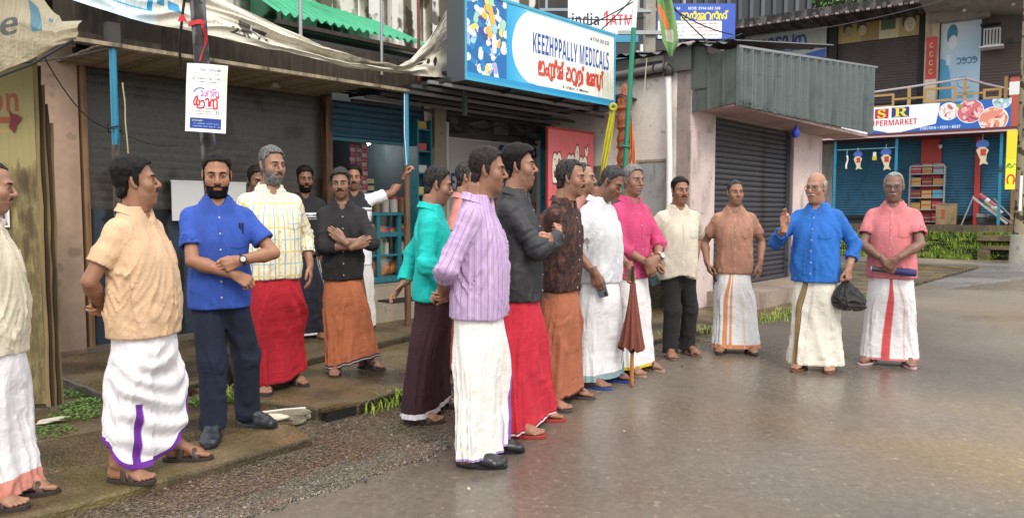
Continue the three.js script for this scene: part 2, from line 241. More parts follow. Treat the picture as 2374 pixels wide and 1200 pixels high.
const tRust = dataTex(512, 512, (x, y) => { const r = sstep(0.22, 0.5, pfbm(x, y, 8, 5, 5)) * 0.7, v = 0.92 + 0.08 * pn(x, y, 128, 3); return [mix(v, 0.52, r), mix(v, 0.36, r), mix(v, 0.26, r)]; }, true);
const mAsphalt = new THREE.MeshPhysicalMaterial({ color: 0xffffff, roughness: 1, specularIntensity: 0.7, map: rep(tAsphalt, 1 / 12), bumpMap: rep(tAsphBump, 1 / 4), bumpScale: 0.0012, roughnessMap: rep(tWet, 1 / 11) }); mAsphalt.color = lin(0.80, 0.68, 0.53);
const tWetC = dataTex(512, 512, (x, y) => clamp(mix(0.22, 0.6, sstep(-0.25, 0.25, pfbm(x, y, 6, 5, 81))) + 0.08 * pn(x, y, 128, 6)));
const mConc = std([0.55, 0.52, 0.47], 1, { map: rep(tConc, 1 / 2.6), bumpMap: rep(tAsphBump, 1 / 2.2), bumpScale: 0.006, roughnessMap: rep(tWetC, 1 / 2.4) });
const mMoss = std([0.50, 0.46, 0.36], 0.95, { map: rep(tMoss, 1 / 0.7), bumpMap: rep(tGravB, 1 / 0.9), bumpScale: 0.012 });
const mGravel = std([0.66, 0.61, 0.55], 0.7, { map: rep(tGravel, 1 / 1.8), bumpMap: rep(tGravB, 1 / 0.9), bumpScale: 0.012, roughnessMap: rep(tWetC, 1 / 1.3) });
const mRubble = std([1.0, 1.02, 1.0], 0.75, { map: rep(tGravel, 1 / 1.1), bumpMap: rep(tGravB, 1 / 0.6), bumpScale: 0.02, roughnessMap: rep(tWetC, 1 / 0.9) });
const plaster = (c, r = 1 / 2.4) => std(c, 0.85, { map: rep(tPlaster, r), bumpMap: rep(crumple, 1.3), bumpScale: 0.003 });
const mPink = plaster([0.70, 0.59, 0.60]), mCreamPink = plaster([0.86, 0.83, 0.81], 1 / 4), mPeach = plaster([0.56, 0.41, 0.32], 1 / 5), mWhiteStain = std([0.72, 0.72, 0.70], 0.85, { map: rep(tStain, 1 / 2.6) });
const mDark = std([0.02, 0.02, 0.022], 0.8), mDarkWood = std([0.05, 0.038, 0.028], 0.8, { map: rep(tWood, 1) });
const mSoffit = std([0.36, 0.31, 0.24], 0.75, { map: rep(tWood, 0.8) }), mBlue = std([0.012, 0.17, 0.30], 0.45, { map: rep(tRust, 1 / 3) }), mBlueDk = std([0.010, 0.075, 0.15], 0.5, { map: rep(tPlaster, 1 / 2) }), mSkyBlue = std([0.022, 0.26, 0.43], 0.4, { map: rep(tRust, 1 / 2.5) });
const mTeal = std([0.02, 0.19, 0.26], 0.5, { map: rep(tPlaster, 1 / 2) }), mGrey = std([0.10, 0.11, 0.125], 0.5, { map: rep(tRust, 1 / 2) }), mSteel = std([0.32, 0.33, 0.34], 0.4, { metalness: 0.6 }), mWhite = std([0.75, 0.75, 0.74], 0.5), mPvc = std([0.78, 0.78, 0.77], 0.35), mConcPole = std([0.36, 0.35, 0.32], 0.9, { map: rep(tPlaster, 1) }), mRed = std([0.42, 0.035, 0.03], 0.5), mBlackRoof = std([0.030, 0.031, 0.034], 0.55, { map: rep(tRust, 1 / 2) });

// ---------- ground ----------
{
  const g = new THREE.PlaneGeometry(400, 400, 1, 1).rotateX(-PI / 2), uv = g.attributes.uv; for (let i = 0; i < uv.count; i++) uv.setXY(i, uv.getX(i) * 400, uv.getY(i) * 400);
  tag(mesh('road', g, mAsphalt, scene), 'wet brown asphalt road with damp sheen and shallow puddled patches', null, null, 'structure');
  const put = (name, pts, y0, y1, m, label, rough = 0.012, seed = 1) => tag(mesh(name, slab(pts.map(([s, o]) => { const p = row(s, 0, o); return [p[0], p[2]]; }), y0, y1, rough, seed), m, scene), label, null, null, 'structure');
  put('pavement', [[-5, -0.3], [-0.02, -0.3], [-0.02, 3.0], [0.07, 3.17], [0.0, 3.46], [-5, 3.62]], -0.2, 0.05, mConc, 'low mossy concrete pavement slab at lower left', 0.010, 3);
  put('pavement', [[-0.5, -0.4], [6.8, -0.4], [6.8, 1.0], [3.2, 1.3], [1.1, 1.75], [-0.1, 1.92], [-0.5, 1.80]], -0.2, 0.12, mConc, 'raised concrete apron in front of the shuttered shops', 0.014, 5);
  put('pavement', [[0.05, 1.6], [1.0, 1.6], [1.02, 3.06], [0.6, 3.13], [0.34, 3.04], [0.22, 2.62], [0.05, 2.3]], -0.2, 0.082, mConc, 'broken concrete slab over the roadside drain', 0.016, 8);
  put('pavement', [[1.04, 1.2], [18, 1.2], [18, 3.75], [9.2, 3.68], [7.3, 3.42], [5.2, 3.33], [4.2, 3.26], [2.2, 3.12], [1.04, 3.08]], -0.2, 0.06, mConc, 'long wet concrete pavement running to the pink building', 0.02, 11);
  put('soil', [[-5, 2.9], [-0.2, 2.3], [0.1, 1.8], [0.24, 2.6], [0.1, 3.1], [-0.06, 3.02]], -0.1, 0.056, std([0.40, 0.34, 0.25], 0.8, { map: rep(tConc, 1 / 1.4), bumpMap: rep(tGravB, 1 / 0.9), bumpScale: 0.012, roughnessMap: rep(tWetC, 1 / 1.3) }), 'mossy soil between the concrete slabs', 0.02, 21);
  const far = [[1985, 694], [2160, 672], [2420, 640], [3400, 618], [3400, 592], [1940, 592], [1900, 620]].map(([x, y]) => G(x, y));
  tag(mesh('road_patch', slab(far, -0.1, 0.005, 0.05, 9), new THREE.MeshPhysicalMaterial({ color: lin(0.86, 0.83, 0.78), roughness: 1, specularIntensity: 0.7, map: rep(tAsphalt, 1 / 9), roughnessMap: rep(tWet, 1 / 7) }), scene), 'older pale grey asphalt of the side road at the junction', null, null, 'structure');
  put('road_shoulder', [[-6, 3.5], [0.0, 3.4], [0.1, 3.1], [0.5, 3.0], [1.1, 3.0], [5, 3.2], [5.3, 3.62], [3.0, 3.68], [1.6, 3.72], [0.9, 3.85], [0.1, 4.06], [-1.0, 4.10], [-6, 4.3]], -0.1, 0.006, mGravel, 'reddish gravel shoulder along the edge of the asphalt', 0.05, 13);
  put('road_shoulder', [[-2.2, 3.86], [-0.9, 3.92], [-0.2, 3.88], [0.45, 3.93], [0.5, 4.06], [0.1, 4.12], [-0.9, 4.14], [-2.2, 4.2]], -0.1, 0.013, mRubble, 'strip of grey crushed stone in the road shoulder', 0.035, 17);
}
{ // loose stones on the shoulder: more than anyone could count
  const g = new THREE.DodecahedronGeometry(1, 0), im = new THREE.InstancedMesh(g, std([0.6, 0.6, 0.6], 0.8), 2600), R = rng(4), M = new THREE.Matrix4(), q = new THREE.Quaternion(), c = new THREE.Color(); im.name = 'gravel'; im.castShadow = im.receiveShadow = true;
  for (let i = 0; i < 2600; i++) { const near = i < 1500, s = near ? mix(-2.4, 0.6, R()) : mix(-1.5, 5, R()), o = near ? 4.0 + (R() + R() - 1) * 0.22 : mix(3.15, 4.15, R() * R()), p = row(s, 0, o), k = 0.003 + 0.0075 * R() ** 3; q.setFromEuler(new THREE.Euler(R() * 6, R() * 6, R() * 6)); M.compose(V(p[0], 0.010 + k * 0.2, p[2]), q, V(k * (0.8 + R() * 0.6), k * 0.7, k)); im.setMatrixAt(i, M); const v = 0.10 + R() ** 2 * 0.30; im.setColorAt(i, c.setRGB(v, v * (0.78 + 0.14 * R()), v * (0.66 + 0.2 * R()))); }
  const li = new THREE.InstancedMesh(new THREE.PlaneGeometry(1, 1, 2, 1).rotateX(-PI / 2), std([0.8, 0.8, 0.8], 0.7), 170); li.name = 'litter';
  for (let i = 0; i < 170; i++) { const p = row(mix(-1.5, 9, R()), 0, mix(3.2, 6.5, R() ** 2)), k = 0.006 + 0.018 * R() ** 2; q.setFromEuler(new THREE.Euler((R() - 0.5) * 0.5, R() * 6, (R() - 0.5) * 0.5)); M.compose(V(p[0], 0.018, p[2]), q, V(k, k, k * 0.6)); li.setMatrixAt(i, M); const v = 0.15 + 0.5 * R() ** 2; li.setColorAt(i, c.setRGB(v, v * 0.9, v * (0.5 + 0.4 * R()))); }
  scene.add(tag(li, 'small dead leaves and paper flecks scattered on the road edge', null, null, 'stuff'));
  scene.add(tag(im, 'loose grey and reddish stones scattered on the road shoulder', null, null, 'stuff'));
}
// blades of grass: one merged tuft mesh per place
const mGrass2 = new THREE.MeshPhysicalMaterial({ vertexColors: true, roughness: 0.6, side: THREE.DoubleSide });
function blades(list, seed) { // list of [x, y, z, n, spread, height]
  const R = rng(seed), pos = [], idx = [], col = [];
  for (const [x, y, z, n, sp, h] of list) for (let i = 0; i < n; i++) {
    const a = R() * 6.28, r = sp * sqrt(R()), bx0 = x + cos(a) * r, bz = z + sin(a) * r, d = R() * 6.28, H = h * (0.4 + 0.8 * R()), b = H * (0.2 + 0.7 * R()), w = 0.004 + H * 0.02, k = pos.length / 3, px = cos(d + 1.57) * w, pz = sin(d + 1.57) * w, t = 0.5 + R(), cc = [0.17 * t + 0.12 * R(), 0.30 * t + 0.05 * R(), 0.035 * t];
    for (let j = 0; j < 3; j++) { const u = j / 3, ww = 1 - u * 0.7; pos.push(bx0 + cos(d) * b * u * u - px * ww, y + H * u * (1 - 0.25 * u), bz + sin(d) * b * u * u - pz * ww, bx0 + cos(d) * b * u * u + px * ww, y + H * u * (1 - 0.25 * u), bz + sin(d) * b * u * u + pz * ww); col.push(...cc, ...cc); }
    pos.push(bx0 + cos(d) * b, y + H * 0.75, bz + sin(d) * b); col.push(...cc);
    idx.push(k, k + 1, k + 2, k + 1, k + 3, k + 2, k + 2, k + 3, k + 4, k + 3, k + 5, k + 4, k + 4, k + 5, k + 6);
  }
  return geo(pos, idx, null, col);
}
function weeds(list, seed) { // small leafy weeds, same list
  const R = rng(seed), pos = [], idx = [], col = [];
  for (const [x, y, z, n, sp, h] of list) for (let i = 0; i < n; i++) {
    const a = R() * 6.28, r = sp * sqrt(R()), cx = x + cos(a) * r, cz = z + sin(a) * r, cy = y + h * R() * (1 - 0.6 * r / sp), d = R() * 6.28, L = 0.010 + 0.016 * R(), ti = R() * 0.8, k = pos.length / 3, t = 0.6 + R() * 0.8, cc = [0.085 * t, 0.18 * t, 0.022 * t], ux = cos(d), uz = sin(d), vx = -uz * 0.45, vz = ux * 0.45;
    pos.push(cx, cy, cz, cx + (ux * 0.5 + vx) * L, cy + ti * L * 0.5, cz + (uz * 0.5 + vz) * L, cx + ux * L, cy + ti * L * 0.7, cz + uz * L, cx + (ux * 0.5 - vx) * L, cy + ti * L * 0.5, cz + (uz * 0.5 - vz) * L); col.push(...cc, ...cc, ...cc, ...cc); idx.push(k, k + 1, k + 2, k, k + 2, k + 3);
  }
  return geo(pos, idx, null, col);
}
{
  const P = (s, o, y) => { const p = row(s, y, o); return [p[0], y, p[2]]; }, L = [];
  const R = rng(9);
  for (const [s, o, y, n, sp, h] of [[-0.42, 0.32, 0.10, 260, 0.10, 0.06], [-0.55, 0.8, 0.05, 160, 0.12, 0.03], [-0.55, 1.3, 0.05, 330, 0.14, 0.04], [-0.6, 1.7, 0.05, 420, 0.16, 0.035], [-0.75, 1.95, 0.05, 300, 0.15, 0.05], [-0.35, 2.05, 0.056, 200, 0.16, 0.03], [0.0, 2.25, 0.056, 420, 0.15, 0.05], [0.15, 2.4, 0.06, 260, 0.10, 0.06], [-1.0, 2.2, 0.05, 260, 0.16, 0.03], [-1.3, 2.0, 0.05, 220, 0.2, 0.03]]) L.push([...P(s, o, y), n, sp, h]);
  tag(mesh('weeds', weeds(L, 3), mGrass2, scene), 'small green weeds growing along the mossy slab edges', null, null, 'stuff');
  const B = [];
  for (const [s, o, y, n, sp, h] of [[-0.4, 0.3, 0.10, 40, 0.09, 0.09], [0.05, 2.3, 0.06, 70, 0.12, 0.13], [0.9, 3.12, 0.01, 60, 0.10, 0.13], [0.7, 3.16, 0.01, 30, 0.10, 0.10], [1.05, 3.1, 0.02, 30, 0.07, 0.09], [4.6, 3.3, 0.03, 90, 0.2, 0.1], [5.2, 3.36, 0.03, 120, 0.22, 0.09], [5.7, 3.38, 0.03, 60, 0.2, 0.08], [6.4, 3.44, 0.03, 110, 0.3, 0.08], [6.8, 3.46, 0.03, 110, 0.26, 0.10], [7.3, 3.48, 0.03, 100, 0.25, 0.10], [8.4, 3.6, 0.03, 160, 0.4, 0.12], [9.2, 3.72, 0.03, 130, 0.3, 0.14], [4.1, 2.7, 0.06, 60, 0.2, 0.1], [5.0, 2.2, 0.06, 90, 0.25, 0.12], [3.8, 3.2, 0.03, 40, 0.12, 0.1]]) B.push([...P(s, o, y), n, sp, h]);
  tag(mesh('grass', blades(B, 5), mGrass2, scene), 'tufts of bright grass growing along the pavement edge', null, null, 'stuff');
}
// ---------- the shop row on the left ----------
function shutterGeo(w, y0, y1, pitch, depth) { // a rolling shutter as one corrugated curtain
  const pts = [], n = Math.round((y1 - y0) / pitch); for (let i = 0; i <= n * 6; i++) { const t = i / 6, f = t - floor(t); pts.push([y0 + (y1 - y0) * i / (n * 6), depth * sin(f * PI) ** 0.6]); }
  const pos = [], uv = [], idx = []; pts.forEach(([y, z], i) => { pos.push(0, y, z, w, y, z); uv.push(0, y, w, y); if (i) { const a = i * 2 - 2; idx.push(a, a + 1, a + 2, a + 1, a + 3, a + 2); } });
  return geo(pos, idx, uv);
}
const mBrownShut = std([0.074, 0.068, 0.052], 0.36, { map: rep(tRust, 1 / 2.2), bumpMap: rep(crumple, 0.8), bumpScale: 0.002 }), mBlueLow = std([0.035, 0.055, 0.085], 0.5, { map: rep(tStain, 1 / 1.8) });
{
  const b = facade('shop_building', 'low shop building with dark brown shutter, peach pillar and planked canopy ceiling', 'building', 0, 0, 0);
  // closed shop: pillar, shutter, frames
  mesh('pillar', bx(0.44, 2.75, 0.34, -0.24, 0.10, -0.15), mPeach, b);
  mesh('skirting', bx(0.47, 0.05, 0.03, -0.24, 0.10, 0.036), plaster([0.30, 0.22, 0.17]), b);
  mesh('shutter', shutterGeo(2.5, 1.38, 2.66, 0.075, 0.0011).translate(0, 0, -0.06), mBrownShut, b);
  mesh('lower_panel', bx(2.5, 1.25, 0.012, 1.25, 0.13, -0.064), mBlueLow, b);
  mesh('threshold', bx(2.54, 0.06, 0.16, 1.25, 0.10, -0.01), plaster([0.16, 0.14, 0.11]), b);
  mesh('jamb', bx(0.045, 2.56, 0.07, 0.022, 0.1, 0.005), std([0.30, 0.18, 0.10], 0.6, { map: rep(tWood, 1) }), b);
  mesh('jamb', bx(0.085, 2.6, 0.10, 2.53, 0.1, 0.0), std([0.20, 0.105, 0.055], 0.6, { map: rep(tWood, 1) }), b);
  mesh('lintel', bx(2.6, 0.12, 0.16, 1.25, 2.64, -0.02), mDarkWood, b);
  // open shop: walls of its room, half-rolled shutter, plinth and steps
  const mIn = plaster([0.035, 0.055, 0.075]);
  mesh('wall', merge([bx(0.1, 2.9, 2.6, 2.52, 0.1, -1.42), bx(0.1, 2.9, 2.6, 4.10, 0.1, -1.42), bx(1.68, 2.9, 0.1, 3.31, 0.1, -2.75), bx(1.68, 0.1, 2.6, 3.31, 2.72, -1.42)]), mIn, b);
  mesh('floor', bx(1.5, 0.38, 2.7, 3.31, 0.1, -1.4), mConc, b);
  mesh('half_open_shutter', shutterGeo(1.42, 2.2, 2.62, 0.07, 0.010).translate(2.6, 0, -0.05), mBlueDk, b);
  mesh('shutter_rail', bx(1.42, 0.035, 0.05, 3.31, 2.165, -0.045), mTeal, b);
  mesh('plinth', bx(1.56, 0.17, 0.46, 3.31, 0.305, 0.03), plaster([0.40, 0.35, 0.28]), b);
  mesh('step', bx(1.60, 0.19, 0.34, 3.31, 0.12, 0.42), plaster([0.34, 0.30, 0.24]), b);
  mesh('column', bx(0.2, 2.6, 0.2, 4.16, 0.1, 0.02), plaster([0.30, 0.27, 0.23]), b);
  mesh('drain_pipe', tubeGeo([[4.29, 0.1, 0.10], [4.29, 1.4, 0.10], [4.285, 2.5, 0.10]], 0.03, 10), std([0.42, 0.40, 0.36], 0.5), b);
  // medical shop: recessed wall
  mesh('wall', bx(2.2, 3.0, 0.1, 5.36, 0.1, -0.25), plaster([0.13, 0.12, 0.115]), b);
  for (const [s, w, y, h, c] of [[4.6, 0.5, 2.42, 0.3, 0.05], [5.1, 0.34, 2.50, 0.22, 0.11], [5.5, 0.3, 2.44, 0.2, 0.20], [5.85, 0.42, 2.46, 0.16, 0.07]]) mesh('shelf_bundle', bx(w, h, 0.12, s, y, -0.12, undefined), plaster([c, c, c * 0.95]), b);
  // canopy: ceiling boards over the closed and open shops, rafters over the rest, dark roof above
  for (let i = 0; i < 9; i++) mesh('ceiling_board', bx(2.55, 0.014, 0.104, 1.10, 2.62 + (i % 2) * 0.004, 0.06 + i * 0.108), mSoffit, b);
  mesh('fascia', bx(3.3, 0.03, 0.04, 1.2, 2.615, 1.03), mSoffit, b); mesh('roof_void', bx(3.9, 0.36, 0.03, 1.55, 2.66, 0.72), mDarkWood, b);
  mesh('roof', merge([bx(4.2, 0.04, 1.2, 1.35, 3.02, 0.1), bx(3.2, 0.03, 2.0, 4.9, 2.86, 0.6), bx(4.2, 0.3, 0.04, 1.35, 2.74, -0.1)]), mBlackRoof, b);
  for (let i = 0; i < 6; i++) mesh('rafter', bx(3.5, 0.035, 0.035, 4.55, 2.60 + i * 0.012, 0.10 + i * 0.26), i % 2 ? std([0.20, 0.20, 0.21], 0.4) : std([0.06, 0.06, 0.065], 0.5), b);
  for (let i = 0; i < 4; i++) mesh('rafter', bx(0.04, 0.04, 1.7, 2.95 + i * 0.95, 2.68, 0.72), mDark, b);
  mesh('beam', bx(0.7, 0.05, 0.06, -0.05, 2.66, 0.92, undefined), mDarkWood, b);
  // upper storey
  mesh('upper_wall', bx(6.6, 2.4, 0.2, 3.4, 3.30, -0.45), mWhiteStain, b);
  for (let i = 0; i < 7; i++) mesh('pilaster', bx(0.16, 2.3, 0.10, 1.7 + i * 0.52, 3.42, -0.31), mWhiteStain, b);
  mesh('ledge', bx(6.6, 0.07, 0.5, 3.4, 3.28, -0.2), std([0.08, 0.078, 0.07], 0.9), b);
  for (let i = 0; i < 4; i++) { const f = mesh('window_grille', merge([0, 1, 2, 3].map((k) => bx(0.012, 0.34, 0.012, 4.42 + i * 0.16, 2.92, -0.1 + k * 0.05))), mDark, b); f.userData.kind = 'stuff'; }
  mesh('ceiling_rose', new THREE.CylinderGeometry(0.03, 0.05, 0.05, 12).translate(1.6, 2.59, 0.5), std([0.4, 0.36, 0.3], 0.6), b);
  // blue post of the medical shop
  mesh('door_post', bx(0.13, 2.75, 0.09, 6.35, 0.06, 0.06), mSkyBlue, b);
}
{ // corrugated green awning
  const a = facade('awning', 'green corrugated plastic awning sloping out from the stained upper wall', 'awning', 1.55, 0, 0);
  const g = gridGeo(150, 4, (u, v) => [u * 1.95, mix(3.80, 3.26, v) - 0.12 * u * (1 - v) + 0.02 * sin(u * 19 * 2 * PI), mix(-0.30, 0.66, v)], (u, v) => [u * 1.95, v]);
  mesh('sheet', g, new THREE.MeshPhysicalMaterial({ color: lin(0.05, 0.55, 0.30), roughness: 0.45, side: THREE.DoubleSide, transmission: 0.25, thickness: 0, map: rep(tPlaster, 0.5) }), a);
  mesh('batten', bx(1.95, 0.04, 0.04, 0.97, 3.16, 0.62), mDarkWood, a);
}
for (const [s, o, y0, y1, r, m, l] of [[1.70, 0.8, 2.95, 3.9, 0.018, mSteel, 'thin grey metal rod above the banner, leftmost of the roof rods'], [2.68, 0.8, 2.8, 3.9, 0.016, mSteel, 'thin grey metal rod standing over the green awning edge'], [3.2, 0.8, 2.8, 3.9, 0.018, std([0.16, 0.05, 0.04], 0.6), 'thin rusty red metal rod right of the green awning']]) {
  const t = facade('roof_rod', l, 'rod', s, 0, o); mesh('rod', tubeGeo([[0, y0, 0], [0.004, (y0 + y1) / 2, 0], [0, y1, 0]], r, 10), m, t); mesh('end_cap', new THREE.CylinderGeometry(r * 1.3, r * 1.3, 0.03, 10).translate(0, y1, 0), m, t);
}
{ // sagging banner
  const top = [[-0.4, 3.45], [0.25, 3.36], [0.8, 3.15], [1.29, 3.02], [1.74, 2.925], [2.15, 2.875], [2.46, 2.862], [2.70, 2.875], [2.86, 2.95], [3.1, 3.2], [3.39, 3.60]], bot = [[-0.4, 2.90], [0.02, 2.84], [0.72, 2.825], [1.55, 2.785], [2.0, 2.762], [2.35, 2.765], [2.8, 2.79], [3.39, 2.83]];
  const lin1 = (t, x) => { for (let i = 1; i < t.length; i++) if (x <= t[i][0]) return mix(t[i - 1][1], t[i][1], (x - t[i - 1][0]) / (t[i][0] - t[i - 1][0])); return t[t.length - 1][1]; };
  const m = std(0xffffff, 0.55, { map: canvasTex(1600, 256, (g, w, h) => {
    g.fillStyle = '#d9d4c4'; g.fillRect(0, 0, w, h);
    g.fillStyle = '#cfe3ea'; g.fillRect(0, 0, 260, h); g.strokeStyle = '#4fa3c8'; g.lineWidth = 5; g.strokeRect(60, 60, 180, 150); g.fillStyle = '#2f8fc0'; g.fillRect(262, 60, 26, 120); g.fillRect(300, 150, 40, 40); g.fillRect(230, 20, 18, 190);
    g.fillStyle = '#50504c'; g.fillRect(560, 92, 46, 90); g.fillRect(614, 110, 60, 40); mlText(g, 'va ra aa', 520, 150, 60, '#4a4a46', 0.16, 1); g.strokeStyle = '#77746a'; scribble(g, 420, 186, 90, 28, 3, 3);
    g.strokeStyle = '#8b8574'; scribble(g, 1020, 120, 220, 22, 7, 4); scribble(g, 760, 200, 200, 16, 9, 2);
    dirt(g, w, h, 4, 420, ['rgba(80,72,50,0.10)', 'rgba(40,38,30,0.10)', 'rgba(255,255,255,0.12)']);
    const R = rng(8); for (let i = 0; i < 900; i++) { const x = w * (0.55 + 0.45 * R() ** 0.6), y = h * (0.02 + 0.5 * R()); g.fillStyle = 'rgba(30,28,20,' + (0.05 + 0.2 * R()) + ')'; g.beginPath(); g.ellipse(x, y, 4 + R() * 26, 1 + R() * 3, -0.1 + R() * 0.3, 0, 7); g.fill(); }
    g.fillStyle = '#14130f'; for (const [x, y, a, b] of [[1475, 150, 10, 18], [1515, 175, 12, 26], [1430, 140, 16, 10], [1452, 120, 20, 6]]) { g.beginPath(); g.ellipse(x, y, a, b, 0.3, 0, 7); g.fill(); }
  }), bumpMap: rep(crumple, 3, 1), bumpScale: 0.005 });
  const b = facade('banner', 'long faded white vinyl banner sagging along the canopy edge', 'banner', 0, 0, 1.07);
  mesh('vinyl_sheet', gridGeo(260, 40, (u, v) => { const s = mix(-0.4, 3.39, u), t = lin1(top, s), bo = lin1(bot, s), hgt = 0.62, sl = clamp(1 - (t - bo) / hgt), y = mix(t, bo, v); const f = sl * 0.07 * sin(v * 3.1 * PI + 0.6 * sin(s * 3)) * sin(v * PI) + 0.020 * ridge(vn(s * 2.2 - v * 3.5, v * 9 * (0.4 + sl) + s * 1.1, 3)) + 0.012 * sin(v * 26 + s * 4) * sl; return [s, y + 0.012 * vn(s * 6, v * 5, 2) * sl, f]; }, (u, v) => [u, 1 - v]), m, b);
  mesh('rope', tubeGeo([[3.39, 3.59, 0], [3.42, 3.9, -0.02], [3.44, 4.4, -0.05]], 0.006, 6), mWhite, b);
}
{ // signboard of the chemist
  const t = facade('shop_sign', 'large chemist signboard printed with pills and bold blue letters', 'signboard', 3.12, 2.72, 1.60), W = 2.77, H = 0.94;
  const m = signMat(2048, 696, (g, w, h) => {
    g.fillStyle = '#e9eae4'; g.fillRect(0, 0, w, h);
    const gr = g.createLinearGradient(0, 0, 700, 0); gr.addColorStop(0, '#0d6fb3'); gr.addColorStop(0.6, '#1b93cf'); gr.addColorStop(1, '#4fbbe2'); g.fillStyle = gr;
    g.beginPath(); g.moveTo(0, 0); g.lineTo(820, 0); g.bezierCurveTo(500, 60, 420, 540, 760, 640); g.lineTo(2048, 640); g.lineTo(2048, 696); g.lineTo(0, 696); g.fill();
    g.fillStyle = '#7cc4de'; g.fillRect(700, 0, 1348, 26); g.fillStyle = '#1c8fc4'; g.fillRect(0, 650, w, 46);
    g.save(); g.beginPath(); g.rect(0, 0, 470, 650); g.clip(); const R = rng(12), C = ['#e8e6dd', '#2aa3d8', '#0f7fc0', '#e6d36a', '#8fd0e6', '#cfd8e8', '#1d5fa0', '#9fd3b8', '#e2b24a', '#3b4a8f', '#f1efe6', '#a3a9d6'];
    g.fillStyle = '#0d67a8'; g.fillRect(0, 0, 470, 650);
    for (let i = 0; i < 62; i++) { const x = R() * 460, y = R() * 640, a = R() * 3.1, l = 36 + R() * 30, r = 22 + R() * 10; g.save(); g.translate(x, y); g.rotate(a); if (R() < 0.25) { g.fillStyle = '#10406c'; g.beginPath(); g.arc(3, 4, r * 1.25, 0, 7); g.fill(); g.fillStyle = C[floor(R() * 2) * 10]; g.beginPath(); g.arc(0, 0, r * 1.25, 0, 7); g.fill(); g.strokeStyle = 'rgba(90,110,140,0.6)'; g.lineWidth = 2; g.beginPath(); g.moveTo(-r, 0); g.lineTo(r, 0); g.stroke(); } else { g.lineCap = 'round'; g.lineWidth = r * 2; g.strokeStyle = '#0f3e68'; g.beginPath(); g.moveTo(-l + 3, 4); g.lineTo(l + 3, 4); g.stroke(); g.strokeStyle = C[floor(R() * C.length)]; g.beginPath(); g.moveTo(-l, 0); g.lineTo(l, 0); g.stroke(); g.strokeStyle = C[floor(R() * C.length)]; g.beginPath(); g.moveTo(-l, 0); g.lineTo(-2, 0); g.stroke(); g.lineCap = 'butt'; } g.restore(); }
    g.restore(); const g2 = g.createLinearGradient(440, 0, 500, 0); g2.addColorStop(0, 'rgba(27,147,207,0)'); g2.addColorStop(1, 'rgba(27,147,207,1)');
    g.fillStyle = '#e9eae4'; g.beginPath(); g.moveTo(900, 26); g.bezierCurveTo(480, 40, 520, 600, 860, 650); g.lineTo(2048, 650); g.lineTo(2048, 26); g.fill();
    g.fillStyle = '#10459c'; fit(g, 'KEEZHPPALLY MEDICALS', 800, 365, 1160, 178, 'bold');
    g.fillStyle = '#2c2f3a'; fit(g, '9744 069 638', 1690, 118, 270, 40, 'bold'); g.beginPath(); g.arc(1662, 102, 14, 0, 7); g.fill();
    mlText(g, 'i am ga ii sha vir sp ma ru nna vir sp o sha aa ppa vir', 880, 412, 138, '#d8402a', 0.14, 0.62, '#8b3026');
    g.strokeStyle = '#262630'; scribble(g, 1230, 630, 170, 32, 5, 6); scribble(g, 1420, 628, 190, 28, 6, 7);
    dirt(g, w, h, 6, 300, ['rgba(120,112,60,0.10)', 'rgba(70,64,40,0.10)', 'rgba(255,255,255,0.10)']); const R2 = rng(31); for (let i = 0; i < 70; i++) { const x = 1720 + R2() * 320; g.fillStyle = 'rgba(110,120,40,0.13)'; g.fillRect(x, 330 + R2() * 200, 3 + R2() * 12, 60 + R2() * 260); }
  }, 0.4);
  mesh('box', merge([bx(W, H, 0.20, W / 2, 0, -0.105)]), mGrey, t);
  mesh('printed_face', front(W - 0.05, H - 0.05).translate(W / 2, H / 2, 0.002), m, t);
  const tr = std([0.04, 0.36, 0.55], 0.4); for (const [w, h, x, y] of [[W, 0.03, W / 2, 0], [W, 0.03, W / 2, H - 0.03], [0.03, H - 0.06, 0.015, 0.03], [0.03, H - 0.06, W - 0.015, 0.03]]) mesh('trim', bx(w, h, 0.012, x, y, 0.004), tr, t);
  mesh('end_panel', bx(0.012, H + 0.02, 0.26, -0.008, -0.01, -0.12), std([0.075, 0.085, 0.10], 0.5), t);
  mesh('bracket', bx(0.2, 0.07, 0.1, W - 0.2, -0.075, -0.08), mDark, t); mesh('bracket', bx(0.04, 0.35, 0.04, 0.3, -0.32, -0.3), mDark, t);
}
{ // printed board under the canopy of the chemist
  const t = facade('shop_sign', 'shaded white printed flex board on the recessed wall under the canopy', 'signboard', 4.3, 1.02, -0.17);
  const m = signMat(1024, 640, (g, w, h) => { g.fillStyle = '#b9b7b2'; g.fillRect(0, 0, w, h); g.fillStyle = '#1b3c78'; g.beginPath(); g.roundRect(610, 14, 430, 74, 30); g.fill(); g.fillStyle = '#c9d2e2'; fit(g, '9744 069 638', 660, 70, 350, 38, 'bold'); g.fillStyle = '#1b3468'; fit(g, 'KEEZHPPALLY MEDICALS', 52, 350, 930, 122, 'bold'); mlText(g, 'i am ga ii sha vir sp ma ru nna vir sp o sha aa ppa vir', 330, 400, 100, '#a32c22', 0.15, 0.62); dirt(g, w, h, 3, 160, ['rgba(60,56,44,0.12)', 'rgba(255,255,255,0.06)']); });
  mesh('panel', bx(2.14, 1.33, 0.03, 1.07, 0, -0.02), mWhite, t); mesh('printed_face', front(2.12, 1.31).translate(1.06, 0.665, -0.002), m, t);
  for (const [w, h, x, y] of [[2.18, 0.025, 1.07, 1.33], [0.02, 1.33, -0.01, 0], [0.02, 1.33, 2.15, 0]]) mesh('frame', bx(w, h, 0.04, x, y, -0.015), mGrey, t);
}
